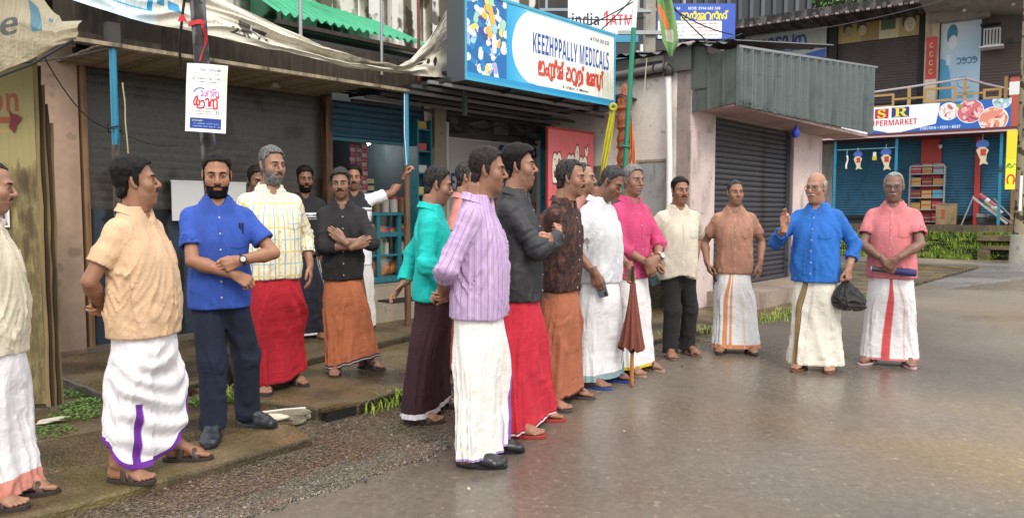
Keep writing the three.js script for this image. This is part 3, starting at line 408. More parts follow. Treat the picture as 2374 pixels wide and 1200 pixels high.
{ // torn dark tarpaulin and clutter over the recess
  const t = facade('tarpaulin', 'crumpled dark plastic sheet hanging under the canopy above the flex board', 'tarpaulin', 4.3, 2.36, -0.08);
  mesh('sheet', gridGeo(70, 16, (u, v) => [u * 2.1, 0.30 - v * (0.14 + 0.10 * vn(u * 6, 1, 1)) - 0.05 * sin(u * 9), 0.06 * vn(u * 9, v * 3, 2) + 0.03], (u, v) => [u * 2, v * 0.3]), std([0.10, 0.10, 0.105], 0.5, { bumpMap: rep(crumple, 2), bumpScale: 0.01 }), t);
  mesh('cord', tubeGeo([[0.2, 0.3, 0.1], [0.6, 0.06, 0.12], [1.1, 0.2, 0.1], [1.6, 0.02, 0.12], [2.0, 0.3, 0.1]], 0.008, 6), mDark, t);
}
{ // red board
  const t = facade('red_sign', 'red board with white Malayalam letters on the pale side wall', 'signboard', 5.24, 0.72, 1.0);
  const m = signMat(384, 512, (g, w, h) => { g.fillStyle = '#d8696c'; g.fillRect(0, 0, w, h); mlText(g, 'i am ga ii sha vir', 34, 78, 128, '#e6e0d2', 0.17, 0.56, '#7e2a30'); mlText(g, 'ma ru nna vir', 40, 290, 110, '#e6e0d2', 0.17, 0.62, '#7e2a30'); dirt(g, w, h, 7, 120, ['rgba(60,20,20,0.10)', 'rgba(255,230,220,0.10)']); });
  mesh('panel', bx(1.03, 1.72, 0.03, 0.515, 0, -0.017), mRed, t); mesh('printed_face', front(1.01, 1.70).translate(0.515, 0.86, 0.0), m, t); mesh('top_trim', bx(1.05, 0.02, 0.04, 0.515, 1.72, -0.015), mRed, t); mesh('leg', bx(0.05, 0.66, 0.04, 0.1, -0.66, -0.02), mDark, t); mesh('leg', bx(0.05, 0.66, 0.04, 0.93, -0.66, -0.02), mDark, t);
}
// canopy posts
{
  const p1 = facade('canopy_post', 'blue canopy post with peeling paint on the left, tied round with a cord', 'post', -0.09, 0, 1.0);
  mesh('upper_tube', new THREE.CylinderGeometry(0.027, 0.027, 0.75, 16).translate(0, 2.24, 0), mSkyBlue, p1); mesh('lower_tube', new THREE.CylinderGeometry(0.030, 0.032, 1.78, 16).translate(0, 0.985, 0), std([0.10, 0.085, 0.075], 0.7, { map: rep(tRust, 1) }), p1);
  mesh('clamp', tubeGeo([[-0.06, 2.0, 0.03], [0.02, 2.02, 0.045], [0.05, 1.99, 0], [-0.04, 1.97, -0.03], [-0.06, 2.03, 0.02]], 0.006, 6), mDark, p1); mesh('top_joint', bx(0.09, 0.18, 0.09, 0, 2.62, 0), std([0.05, 0.045, 0.04], 0.8), p1);
  const c = facade('cord', 'thin pale green cord hanging down beside the blue post', 'cord', -0.05, 0, 1.04), pts = []; for (let i = 0; i <= 24; i++) { const t = i / 24; pts.push([0.015 + 0.10 * t * t + 0.012 * vn(t * 9, 1, 1), 2.35 - 1.5 * t, 0.02 + 0.01 * vn(t * 7, 4, 1)]); }
  mesh('strand', tubeGeo(pts, 0.0055, 6), std([0.42, 0.36, 0.22], 0.8), c); mesh('frayed_end', merge([0, 1, 2, 3].map((k) => tubeGeo([[0.10, 1.05, 0.02], [0.10 + 0.03 * (k - 1.5), 0.98 + 0.03 * k, 0.03], [0.10 + 0.05 * (k - 1.5), 0.90 + 0.05 * k, 0.04]], 0.004, 5))), std([0.08, 0.35, 0.18], 0.8), c);
  const p2 = facade('canopy_post', 'blue canopy post held by the man in the white shirt', 'post', 2.84, 0, 1.0);
  mesh('upper_tube', new THREE.CylinderGeometry(0.030, 0.030, 0.80, 16).translate(0, 2.24, 0), mSkyBlue, p2); mesh('lower_tube', new THREE.CylinderGeometry(0.034, 0.036, 1.79, 16).translate(0, 0.95, 0), std([0.17, 0.10, 0.06], 0.7, { map: rep(tWood, 2) }), p2);
  mesh('base_plate', bx(0.14, 0.015, 0.14, 0, 0.055, 0), mDark, p2); mesh('wire', tubeGeo([[-0.035, 2.6, 0.02], [-0.05, 2.2, 0.03], [-0.03, 1.85, 0.035]], 0.005, 6), mWhite, p2);
}
{ // the electric pole with its poster
  const [x, z] = G(520, 905, 0.06), p = thing('utility_pole', 'dark weathered steel utility pole behind the man in the blue shirt', 'pole', [x, 0, z]);
  mesh('shaft', tubeGeo([[0.02, 0.04, 0], [-0.03, 1.0, 0], [-0.09, 2.2, 0], [-0.16, 3.6, 0], [-0.2, 4.6, 0]], 0.052, 18), std([0.15, 0.155, 0.18], 0.55, { map: rep(tStain, 1.2) }), p);
  mesh('band', tubeGeo([[-0.16, 2.84, 0], [-0.162, 2.87, 0]], 0.06, 18), std([0.45, 0.42, 0.34], 0.6), p);
  const cable = thing('cable', 'black cable hanging from the pole towards the canopy', 'cable', [x, 0, z]); mesh('strand', tubeGeo([[-0.16, 3.1, 0.03], [-0.22, 2.75, 0.02], [-0.28, 2.55, -0.05], [-0.34, 2.36, -0.2]], 0.010, 8), mDark, cable);
  const rib = thing('ribbon', 'torn red ribbon knotted round the utility pole', 'ribbon', [x - 0.125, 2.66, z]);
  mesh('loop', gridGeo(24, 3, (u, v) => { const a = u * 2 * PI; return [cos(a) * 0.062, 0.03 * v + 0.010 * sin(a * 2), sin(a) * 0.062]; }), std([0.55, 0.02, 0.03], 0.6), rib);
  mesh('tail', gridGeo(6, 24, (u, v) => [0.055 + 0.02 * sin(v * 4) + (u - 0.5) * 0.02, -0.26 * v + 0.05 * sin(v * 3), 0.055 + 0.02 * sin(v * 7 + u)]), std([0.55, 0.02, 0.03], 0.6, { bumpMap: crumple, bumpScale: 0.01 }), rib);
  mesh('tail', gridGeo(6, 10, (u, v) => [-0.05 - 0.07 * v, 0.02 + 0.03 * sin(v * 3) + (u - 0.5) * 0.05 * sin(v * PI), 0.05]), std([0.55, 0.02, 0.03], 0.6), rib);
  const c = at(484, 231, 5.22), po = thing('poster', 'white notice poster with red and pink lettering fixed to the utility pole', 'poster', c, 0.08); po.rotation.z = -0.06;
  const m = signMat(512, 868, (g, w, h) => {
    g.fillStyle = '#f2f3ee'; g.fillRect(0, 0, w, h); g.fillStyle = '#e6edc9'; g.beginPath(); g.moveTo(w, 60); g.lineTo(w, 420); g.lineTo(430, 90); g.fill();
    g.strokeStyle = '#2a5d5a'; scribble(g, 120, 92, 300, 44, 3, 8); g.strokeStyle = '#6c8b88'; scribble(g, 110, 130, 310, 20, 4, 4); g.strokeStyle = '#7a5560'; scribble(g, 90, 200, 340, 32, 5, 6); scribble(g, 130, 240, 280, 26, 6, 5);
    g.strokeStyle = '#6a7fa8'; g.lineWidth = 20; g.beginPath(); g.arc(190, 400, 90, 3.5, 5.3); g.stroke(); mlText(g, 'va ra na', 190, 330, 84, '#c95bb8', 0.17, 0.95); mlText(g, 'na', 330, 300, 60, '#d65b9a', 0.17, 1);
    mlText(g, 'ka ya aa mpa vir', 95, 415, 125, '#cf2338', 0.19, 0.85); g.fillStyle = '#cf2338'; g.fillRect(190, 558, 240, 10);
    g.strokeStyle = '#6f746e'; scribble(g, 130, 610, 220, 22, 7, 4); scribble(g, 130, 640, 220, 18, 8, 4); g.fillStyle = '#a02840'; g.fillRect(390, 590, 10, 46); g.fillRect(412, 590, 10, 46);
    g.fillStyle = '#1c3f96'; g.beginPath(); g.roundRect(60, 690, 395, 136, 8); g.fill(); g.strokeStyle = '#c8cf6a'; scribble(g, 90, 730, 140, 24, 9, 5); g.strokeStyle = '#9fb0d8'; scribble(g, 110, 765, 300, 18, 10, 4); scribble(g, 90, 800, 340, 18, 12, 4);
  }, 0.5);
  mesh('sheet', gridGeo(12, 16, (u, v) => [(u - 0.5) * 0.27, (0.5 - v) * 0.458, 0.075 - 0.018 * (2 * u - 1) ** 2 + 0.004 * sin(v * 5)], (u, v) => [u, 1 - v]), m, po); mesh('backing', bx(0.20, 0.40, 0.012, 0, -0.20, 0.052), mWhite, po);
}
{ // the yellow plank board and the torn canopy cloth at the left edge
  const a = at(118, 905, 4.9), t = thing('plank_board', 'tall yellow painted plywood board with peeled red print at the left edge', 'board', [a[0], 0.04, a[2]], 0.10);
  const m = signMat(512, 1024, (g, w, h) => { g.fillStyle = '#8f8658'; g.fillRect(0, 0, w, h); const R = rng(5); for (let i = 0; i < 500; i++) { g.fillStyle = R() < 0.5 ? 'rgba(70,60,20,0.05)' : 'rgba(225,215,140,0.05)'; g.fillRect(R() * w, R() * h, 1 + R() * 5, 40 + R() * 260); } for (let i = 0; i < 900; i++) { const x = w * (0.6 + 0.4 * R()), y = h * (0.35 + 0.65 * R()); g.fillStyle = 'rgba(50,36,16,0.12)'; g.beginPath(); g.ellipse(x, y, 2 + R() * 14, 8 + R() * 40, 0, 0, 7); g.fill(); } g.fillStyle = '#8f4a34'; g.font = 'bold 92px sans-serif'; g.fillText('gon', 300, 190); g.fillRect(290, 205, 170, 18); g.fillStyle = '#a88a4a'; g.fillRect(290, 240, 130, 8); }, 0.7);
  mesh('face', gridGeo(6, 30, (u, v) => [-0.9 + 0.87 * u + 0.03 * v * 0, 2.4 - v * 2.35, 0.012 + 0.006 * vn(v * 7, u * 3, 1)], (u, v) => [u, 1 - v]), m, t);
  mesh('back_board', bx(0.88, 2.38, 0.016, -0.46, 0.02, -0.006), mDarkWood, t);
  for (let i = 0; i < 5; i++) mesh('splintered_edge', gridGeo(3, 16, (u, v) => [-0.03 + i * 0.013 + 0.006 * vn(v * 14, i * 3, 1) + 0.036 * u, mix(2.38 - i * 0.12, 0.03, v), 0.012 - i * 0.014 + 0.012 * u], (u, v) => [u * 0.05, v * 2]), i % 2 ? mDarkWood : std([0.22, 0.16, 0.08], 0.8, { map: rep(tWood, 1) }), t);
  mesh('torn_hole', merge([gridGeo(8, 8, (u, v) => { const a2 = u * 2 * PI, r = v * (0.06 + 0.03 * sin(a2 * 3 + 1) + 0.02 * sin(a2 * 7)); return [-0.15 + cos(a2) * r * 0.6, 1.92 + sin(a2) * r, 0.022]; })]), std([0.13, 0.015, 0.015], 0.7), t);
  for (const [x, y, h] of [[-0.25, 1.22, 0.30], [-0.21, 0.75, 0.22]]) mesh('photo_print', front(0.2, h).translate(x - 0.05, y + h / 2, 0.028), signMat(64, 96, (g, w, hh) => { g.fillStyle = '#5a5358'; g.fillRect(0, 0, w, hh); const R = rng(7); for (let i = 0; i < 60; i++) { g.fillStyle = ['#8d8484', '#3b3439', '#6f5f66', '#b8b0b4'][floor(R() * 4)]; g.fillRect(R() * w, R() * hh, 4 + R() * 12, 4 + R() * 12); } g.strokeStyle = '#d8d4d0'; g.lineWidth = 4; g.strokeRect(2, 2, w - 4, hh - 4); }), t);
  const c = thing('canopy_cloth', 'dirty cream vinyl canopy cloth with dark print hanging at upper left', 'canopy', at(0, 165, 4.55), 0.16);
  const mc = signMat(768, 512, (g, w, h) => { g.fillStyle = '#8d846c'; g.fillRect(0, 0, w, h); g.fillStyle = '#3f4144'; g.font = 'bold 170px sans-serif'; g.fillText('le', 350, 330); g.fillStyle = '#3d6675'; g.beginPath(); g.moveTo(520, 120); g.lineTo(570, 105); g.lineTo(610, 270); g.lineTo(560, 310); g.fill(); g.fillRect(620, 90, 22, 50); g.strokeStyle = '#777468'; g.lineWidth = 5; g.beginPath(); g.ellipse(640, 200, 40, 22, 0.3, 0, 7); g.stroke(); const R = rng(3); for (let i = 0; i < 900; i++) { const x = R() * w, y = h * (0.55 + 0.45 * R() ** 0.7); g.fillStyle = R() < 0.6 ? 'rgba(92,80,28,0.13)' : 'rgba(50,44,26,0.10)'; g.beginPath(); g.ellipse(x, y, 3 + R() * 20, 2 + R() * 9, 0.4, 0, 7); g.fill(); } dirt(g, w, h, 9, 160, ['rgba(70,62,36,0.12)', 'rgba(240,232,206,0.14)']); }, 0.6);
  mc.bumpMap = rep(crumple, 2); mc.bumpScale = 0.003;
  mesh('cloth', gridGeo(60, 40, (u, v) => { const x = mix(-0.55, 0.435, u), b = -0.04 + 0.235 * sstep(0.3, 1, u) * u, t = u < 0.86 ? 0.62 - 0.25 * sstep(0.62, 0.86, u) : 0.335; return [x, mix(t, b, v), 0.05 * sin(u * 7 + v * 2) * (1 - v * 0.5) + 0.016 * ridge(vn(u * 4 - v * 2, v * 3, 4)) - 0.10 * (1 - v)]; }, (u, v) => [u, 1 - v]), mc, c);
  mesh('edge_wire', tubeGeo([[-0.55, -0.045, 0.03], [0, -0.045, 0.05], [0.2, 0.04, 0.05], [0.43, 0.19, 0.05]], 0.008, 6), mDark, c);
  const w = thing('wire', 'thin sagging wires from the canopy cloth to the blue post', 'wire', [0, 0, 0]), A = at(0, 150, 4.6), B = row(-0.09, 2.62, 1.0), B2 = row(-0.09, 2.0, 1.0), A2 = at(100, 130, 4.7);
  const sag = (p, q, d, n = 14) => Array.from({ length: n + 1 }, (_, i) => { const t = i / n; return [mix(p[0], q[0], t), mix(p[1], q[1], t) - d * 4 * t * (1 - t), mix(p[2], q[2], t)]; });
  mesh('strand', tubeGeo(sag(A, B, 0.02), 0.005, 6), mDark, w); mesh('strand', tubeGeo(sag(A2, B2, 0.12), 0.004, 6), mDark, w); mesh('strand', tubeGeo(sag(B2, row(0.5, 1.92, 0.8), 0.05), 0.004, 6), mDark, w);
}
{ // the grocery counter and its goods
  const t = facade('shop_counter', 'teal painted glass-fronted display counter of the open grocery shop', 'counter', 2.62, 0.485, -0.1), W = 1.36, H = 0.86;
  mesh('back', bx(W, H, 0.02, W / 2, 0, -0.42), mTeal, t); mesh('top', bx(W + 0.02, 0.04, 0.46, W / 2, H - 0.04, -0.2), mTeal, t); mesh('base', bx(W, 0.07, 0.44, W / 2, 0, -0.2), mTeal, t);
  for (const x of [0.03, 0.36, 0.69, 1.02, 1.33]) mesh('stile', bx(0.055, H - 0.11, 0.04, x, 0.07, 0.0), mTeal, t);
  for (const y of [0.32, 0.56]) { mesh('rail', bx(W - 0.06, y > 0.5 ? 0.06 : 0.025, 0.035, W / 2, y, 0.0), mTeal, t); mesh('shelf', bx(W, 0.012, 0.4, W / 2, y, -0.21), mTeal, t); }
  for (let i = 0; i < 4; i++) mesh('pane', bx(0.27, H - 0.12, 0.004, 0.195 + i * 0.33, 0.075, -0.012), new THREE.MeshPhysicalMaterial({ transmission: 1, thickness: 0, roughness: 0.05, color: 0xffffff }), t);
  const R = rng(22), cols = [[0.5, 0.16, 0.03], [0.5, 0.30, 0.05], [0.45, 0.05, 0.05], [0.5, 0.5, 0.48], [0.1, 0.2, 0.5], [0.35, 0.08, 0.25], [0.08, 0.25, 0.12], [0.5, 0.42, 0.1]], mats = cols.map((c) => std(c, 0.4));
  const nm = [['biscuit packet', 0], ['bottle', 1], ['snack bag', 2]];
  const names = ['orange', 'yellow', 'red', 'white', 'blue', 'purple', 'green', 'gold'];
  const goods = (kind, s, y, o, ci, k, where) => {
    const g = facade(kind === 1 ? 'bottle' : 'packet', (kind === 1 ? 'small ' + names[ci] + ' bottle on the middle shelf' : names[ci] + (kind === 2 ? ' snack bag on the lowest shelf' : ' packet on the top shelf')) + ' of the glass counter, ' + where, kind === 1 ? 'bottle' : 'packet', s, y, o, 'goods in the grocery counter');
    if (kind === 1) { mesh('bottle_body', new THREE.CylinderGeometry(0.022, 0.022, 0.10, 10).translate(0, 0.05, 0), mats[ci], g); mesh('cap', new THREE.CylinderGeometry(0.012, 0.012, 0.03, 8).translate(0, 0.115, 0), mats[(ci + 3) % 8], g); }
    else { const w = 0.05 + 0.03 * R(), h = kind === 2 ? 0.10 : 0.05 + 0.04 * R(); mesh('wrapper', gridGeo(8, 8, (u, v) => [(u - 0.5) * w * 2, h * (1 - v), 0.028 * sin(u * PI) * sin(v * PI)]), mats[ci], g); mesh('seal', bx(w * 1.6, 0.012, 0.004, 0, h, 0), mats[(ci + 2) % 8], g); g.rotation.z = (R() - 0.5) * (kind === 2 ? 0.9 : 0.2); }
    g.scale.setScalar(1.45);
  };
  for (let c = 1; c < 4; c++) { const s0 = 2.62 + 0.08 + c * 0.33; for (let i = 0; i < 3; i++) { const wh = ['first', 'second', 'third'][i] + ' in the ' + ['', 'left', 'middle', 'right'][c] + ' bay'; goods(2, s0 + i * 0.09, 0.57 + 0.09 * (i % 2), -0.22, [0, 0, 5, 1, 0, 3][(i + c * 2) % 6], 0, wh); goods(1, s0 + i * 0.08, 0.825, -0.2, [3, 4, 3, 6, 3, 2][(i + c) % 6], 0, wh); goods(0, s0 + i * 0.08, 1.065, -0.22, [0, 2, 7][(i + c) % 3], 0, wh); } }
  for (let i = 0; i < 9; i++) { const j = facade('jar', ['first', 'second', 'third', 'fourth', 'fifth'][i % 5] + ' sweet jar from the left in the ' + (i < 5 ? 'front' : 'back') + ' row on the counter', 'jar', 3.2 + (i % 5) * 0.135, 1.346, -0.15 - floor(i / 5) * 0.17, 'sweet jars on the counter top'); mesh('glass_body', new THREE.CylinderGeometry(0.05, 0.05, 0.16, 14).translate(0, 0.08, 0), std([[0.42, 0.40, 0.36], [0.16, 0.10, 0.05], [0.36, 0.33, 0.28]][i % 3], 0.25), j); mesh('lid', new THREE.CylinderGeometry(0.052, 0.052, 0.03, 14).translate(0, 0.175, 0), std([0.3, 0.05, 0.05], 0.4), j); }
  const sh = facade('wall_shelf', 'dark wooden shelves of goods along the back of the grocery shop', 'shelf', 2.6, 0.5, -2.6);
  for (let i = 0; i < 5; i++) { mesh('board', bx(1.4, 0.025, 0.28, 0.7, 0.3 + i * 0.36, 0.1), mDarkWood, sh); for (let k = 0; k < 12; k++) mesh('carton', bx(0.085, 0.12 + 0.12 * R(), 0.12, 0.08 + k * 0.112, 0.327 + i * 0.36, 0.12), mats[floor(R() * 8)], sh); }
  for (let k = 0; k < 3; k++) { const st = facade('sachet_strip', ['pink and red sachet strip hanging in the shop opening', 'brown sachet strip hanging beside the pink one', 'pale sachet strip hanging rightmost of the strips'][k], 'sachets', 3.04 + k * 0.085, 0, -0.22, 'sachet strips hanging in the shop'); for (let i = 0; i < 12; i++) mesh('sachet', gridGeo(4, 4, (u, v) => [(u - 0.5) * 0.075, 2.17 - i * 0.055 - v * 0.052 * 1, 0.012 * sin(u * PI) * sin(v * PI) + 0.01 * ((i + k) % 3)]), std([[0.30, 0.04, 0.07], [0.17, 0.06, 0.05], [0.36, 0.22, 0.2], [0.25, 0.18, 0.16]][(i * 2 + k) % 4], 0.4), st); }
  for (let k = 0; k < 5; k++) mesh('newspaper', bx(0.16, 0.055, 0.10, 3.28 + 0.0, 0, 0), std([0.34, 0.31, 0.17], 0.7), facade('paper_bundle', ['pale bundle just below the sachets, topmost of five', 'second pale paper bundle below the sachets', 'third pale paper bundle below the sachets', 'fourth pale paper bundle below the sachets', 'lowest pale paper bundle below the sachets'][k], 'bundle', 0.02, 1.70 - k * 0.085, -0.3));
  const cab = facade('cabinet', 'narrow teal cabinet with small goods beside the blue post', 'cabinet', 3.76, 0.49, 0.06); mesh('side', bx(0.02, 2.0, 0.16, 0, 0, 0), mTeal, cab); mesh('side', bx(0.02, 2.0, 0.16, 0.22, 0, 0), mTeal, cab); mesh('back', bx(0.22, 2.0, 0.02, 0.11, 0, -0.07), mBlueDk, cab); for (let i = 0; i < 7; i++) { mesh('shelf', bx(0.2, 0.02, 0.14, 0.11, 0.25 + i * 0.27, 0), mTeal, cab); mesh('small_goods', bx(0.13, 0.09, 0.08, 0.11, 0.272 + i * 0.27, 0), mats[[2, 3, 0, 7, 3, 2, 1][i]], cab); }
  for (const [s, y, o, r, l] of [[3.13, 2.23, -0.8, 0.022, 'small lit bulb at the left of the dark shop'], [3.73, 2.27, -0.8, 0.035, 'lit bulb at the right of the dark shop']]) { // lit bulbs in the shop
    const q = facade('bulb', l, 'lamp', s, y, o); mesh('glass', new THREE.SphereGeometry(r, 14, 10).scale(1, 1.35, 1), new THREE.MeshStandardMaterial({ color: 0xffffff, emissive: lin(1, 0.96, 0.85), emissiveIntensity: 2.2 }), q); mesh('holder', new THREE.CylinderGeometry(0.018, 0.022, 0.06, 10).translate(0, r * 1.35 + 0.03, 0), mDark, q); mesh('flex', tubeGeo([[0, 0.1, 0], [0, 0.3, 0], [0, 0.45, 0]], 0.004, 6), mDark, q);
    const L = new THREE.PointLight(lin(1, 0.95, 0.85), 0.7); L.position.set(0, -r * 1.5, 0); L.shadow.radius = 1; L.castShadow = true; q.add(L); L.name = 'bulb_light';
  }
  const mat = facade('door_mat', 'black rubber grid door mat on the shop step', 'mat', 2.95, 0.315, 0.42); for (let i = 0; i < 12; i++) mesh('bar', bx(0.9, 0.014, 0.012, 0.5, 0, -0.14 + i * 0.025), mDark, mat); for (let i = 0; i < 10; i++) mesh('cross_bar', bx(0.012, 0.010, 0.3, 0.06 + i * 0.095, 0.001, 0), mDark, mat);
}
{ // a blank sheet behind the man in the blue shirt
  const t = facade('white_board', 'blank white sheet fixed to the closed shutter behind the man in blue', 'board', 0.78, 1.27, 0.03); mesh('sheet', bx(0.76, 0.37, 0.012, 0.36, 0, 0), mWhite, t); mesh('frame', bx(0.77, 0.015, 0.02, 0.36, 0.37, 0), mWhite, t);
}
{ const t = facade('drain_opening', 'dark open drain mouth under the broken pavement slab edge', 'drain', 0.46, 0.008, 3.10); mesh('mouth', bx(0.24, 0.062, 0.06, 0, 0, 0.005), std([0.008, 0.007, 0.006], 0.9), t); mesh('lintel', bx(0.30, 0.018, 0.06, 0, 0.064, 0.008), mConc, t); }
{ // drain hole rubble at the broken slab
  const mk = (name, label, cat, s, o, y, fn, m) => { const t = facade(name, label, cat, s, y, o); fn(t, m); return t; }, R = rng(77);
  const stone = (sc, seed) => { const g = new THREE.IcosahedronGeometry(1, 3), p = g.attributes.position; for (let i = 0; i < p.count; i++) { const k = 1 + 0.35 * vn(p.getX(i) * 1.4 + seed, p.getY(i) * 1.4, p.getZ(i) * 1.4) + 0.1 * vn(p.getX(i) * 5, p.getY(i) * 5 + seed, p.getZ(i) * 5); p.setXYZ(i, p.getX(i) * k * sc[0], p.getY(i) * k * sc[1], p.getZ(i) * k * sc[2]); } const q = g.attributes.uv; g.computeVertexNormals(); return g; };
  mk('broken_stone', 'pale split stone wedged in the broken drain edge', 'stone', 0.14, 2.98, 0.05, (t) => { mesh('lump', stone([0.16, 0.04, 0.06], 3), std([0.55, 0.48, 0.34], 0.8, { bumpMap: rep(tGravB, 2), bumpScale: 0.02 }), t); mesh('lump', stone([0.10, 0.03, 0.05], 8).translate(-0.1, 0.02, 0.06), std([0.62, 0.57, 0.44], 0.8), t); }).rotation.y = TH - 0.5;
  mk('broken_stone', 'grey rounded stone beside the open drain hole', 'stone', 0.32, 2.94, 0.035, (t) => mesh('lump', stone([0.07, 0.035, 0.045], 5), std([0.34, 0.31, 0.25], 0.85), t));
  mk('broken_stick', 'pale broken stick lying in the drain edge', 'stick', 0.1, 2.9, 0.075, (t) => mesh('shaft', tubeGeo([[-0.1, 0.02, 0], [0.05, 0.012, 0.02], [0.24, -0.01, 0.03]], 0.009, 7), std([0.62, 0.6, 0.52], 0.7), t));
  for (const [s, o, l] of [[-0.9, 2.0, 'pale leaf scrap in the weeds by the left apron'], [2.2, 1.9, 'pale flat stone on the wet pavement by the shop step'], [1.95, 1.45, 'second pale stone slab near the shop step']]) mk('litter', l, 'litter', s, o, 0.07, (t) => mesh('scrap', stone([0.09, 0.012, 0.03], s * 7), std([0.5, 0.46, 0.36], 0.8), t));
}
// ---------- the pink building, the junction and what stands before them ----------
const PK = [2.327, -9.762], pkp = (s, y, o) => [PK[0] + s * cos(TH) + o * sin(TH), y, PK[1] - s * sin(TH) + o * cos(TH)];
function corrugated(w, h0, h1, t0, t1, pitch, depth) { // a sheet with raised ribs, flat-sided
  const xs = []; for (let x = 0; x < w - 0.02; x += pitch) for (const [f, k] of [[0, 0], [0.07, 1], [0.17, 1], [0.24, 0], [0.60, 0], [0.62, 0.25], [0.64, 0]]) if (x + f * pitch < w) xs.push([x + f * pitch, k]); xs.push([w, 0]);
  const pos = [], uv = []; for (let i = 1; i < xs.length; i++) { const c = (j, top) => { const [x, k] = xs[j], u = x / w; pos.push(x, top ? mix(t0, t1, u) : mix(h0, h1, u), depth * k); uv.push(x, top); }; c(i - 1, 0); c(i, 0); c(i, 1); c(i - 1, 0); c(i, 1); c(i - 1, 1); }
  return geo(pos, null, uv);
}
{
  const b = thing('corner_building', 'single-storey pale pink building with a grey corrugated canopy and dark shutter', 'building', [PK[0], 0, PK[1]], TH);
  mesh('side_wall', bx(0.2, 3.42, 3.6, 0.1, 0, -1.82), mCreamPink, b);
  mesh('front_wall', merge([bx(0.67, 2.63, 0.22, 0.335, 0.05, -0.11), bx(4.75, 0.86, 0.22, 2.375, 2.68, -0.11), bx(1.3, 2.63, 0.22, 4.12, 0.05, -0.11)]), mPink, b);
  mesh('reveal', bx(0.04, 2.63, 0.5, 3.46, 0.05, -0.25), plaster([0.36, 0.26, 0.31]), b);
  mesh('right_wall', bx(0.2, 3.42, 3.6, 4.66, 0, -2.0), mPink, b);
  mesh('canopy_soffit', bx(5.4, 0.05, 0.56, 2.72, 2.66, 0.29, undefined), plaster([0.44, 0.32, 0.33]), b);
  mesh('shop_floor', bx(3.4, 0.22, 0.7, 2.2, 0.05, 0.32), plaster([0.33, 0.27, 0.23]), b);
  const sh = mesh('shutter', bx(2.80, 0.06, 0.04, 2.06, 0.27, -0.09), std([0.05, 0.053, 0.063], 0.45), b); // the bottom bar, with every slat a part
  const slat = new THREE.ExtrudeGeometry(new THREE.Shape([[0, 0], [0.018, 0.012], [0.024, 0.035], [0.018, 0.064], [0.004, 0.074], [0, 0.074]].map(([x, y]) => new THREE.Vector2(x, y))), { depth: 2.8, bevelEnabled: false }).rotateY(-PI / 2).translate(3.46, 0, -0.112), ms = [0, 1, 2].map((i) => std([0.040 + i * 0.004, 0.042 + i * 0.004, 0.053 + i * 0.004], 0.45, { map: rep(tRust, 0.3 + i * 0.07) }));
  for (let i = 0; i < 30; i++) { const m = mesh('slat', slat, ms[(i * 7) % 3], sh); m.position.y = 0.33 + i * 0.0775; }
  mesh('guide_rail', bx(0.05, 2.36, 0.06, 0.69, 0.27, -0.06), mGrey, b); mesh('guide_rail', bx(0.05, 2.36, 0.06, 3.42, 0.27, -0.06), mGrey, b);
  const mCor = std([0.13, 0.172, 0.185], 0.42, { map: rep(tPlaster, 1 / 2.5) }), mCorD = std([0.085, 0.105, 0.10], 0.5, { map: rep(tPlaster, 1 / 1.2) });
  mesh('canopy_front', corrugated(5.6, 2.67, 2.74, 3.37, 3.90, 0.315, 0.055).translate(0, 0, 0.60), mCor, b);
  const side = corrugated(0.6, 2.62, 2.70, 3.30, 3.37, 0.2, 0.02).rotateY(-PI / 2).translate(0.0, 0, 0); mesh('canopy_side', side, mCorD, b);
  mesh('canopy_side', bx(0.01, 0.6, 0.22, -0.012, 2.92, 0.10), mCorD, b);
  mesh('canopy_trim', gridGeo(2, 1, (u, v) => [u * 5.64 - 0.02, 3.37 + u * 0.535 + 0.025 - 0.03 * v, 0.64], undefined), mSteel, b); mesh('corner_trim', bx(0.03, 0.74, 0.035, 0.0, 2.66, 0.62), mCor, b);
  const moss = mesh('moss', weeds(Array.from({ length: 26 }, (_, i) => [0.05 + (i / 26) ** 1.6 * 4.8, 2.68 + 0.010 * i / 26, 0.62, i < 6 ? 40 : 14, 0.05, i < 6 ? 0.12 : 0.05]), 12), std([0.1, 0.11, 0.04], 0.9), b); moss.userData.kind = 'stuff';
  // roof: dark sheets with a ragged edge
  for (let i = 0; i < 9; i++) mesh('roof_sheet', gridGeo(16, 6, (u, v) => [-0.16 + 0.25 * v + 3.2 * v, 3.42 + 0.05 * (i % 2) + 0.5 * v + 0.022 * sin(u * 5 * PI), -3.6 + i * 0.47 + u * 0.5], undefined), mBlackRoof, b);
  mesh('roof_lid', bx(4.8, 0.06, 3.7, 2.42, 3.40, -1.85), mDark, b);
  for (let i = 0; i < 8; i++) mesh('fascia_flashing', bx(0.02, 0.20 + 0.05 * ((i * 5) % 3), 0.40, -0.06, 3.14 + 0.03 * (i % 2), -3.2 + i * 0.43), i % 3 ? std([0.10, 0.105, 0.105], 0.6, { map: rep(tRust, 1) }) : mBlackRoof, b);
  mesh('gutter', tubeGeo([[-0.1, 3.17, -3.4], [-0.1, 3.2, -1.5], [-0.1, 3.24, -0.3]], 0.055, 12), std([0.16, 0.155, 0.15], 0.6), b);
  mesh('elbow', tubeGeo([[-0.1, 3.24, -0.5], [-0.1, 3.24, -0.34], [-0.09, 3.2, -0.30], [-0.08, 3.12, -0.30]], 0.065, 12), mBlackRoof, b);
  mesh('downpipe', tubeGeo([[-0.08, 3.16, -0.31], [-0.07, 2.0, -0.28], [-0.07, 0.1, -0.27]], 0.042, 14), mPvc, b);
  mesh('window_board', bx(0.025, 1.0, 0.42, -0.018, 1.02, -0.56), std([0.42, 0.47, 0.50], 0.5, { map: rep(tPlaster, 1) }), b);
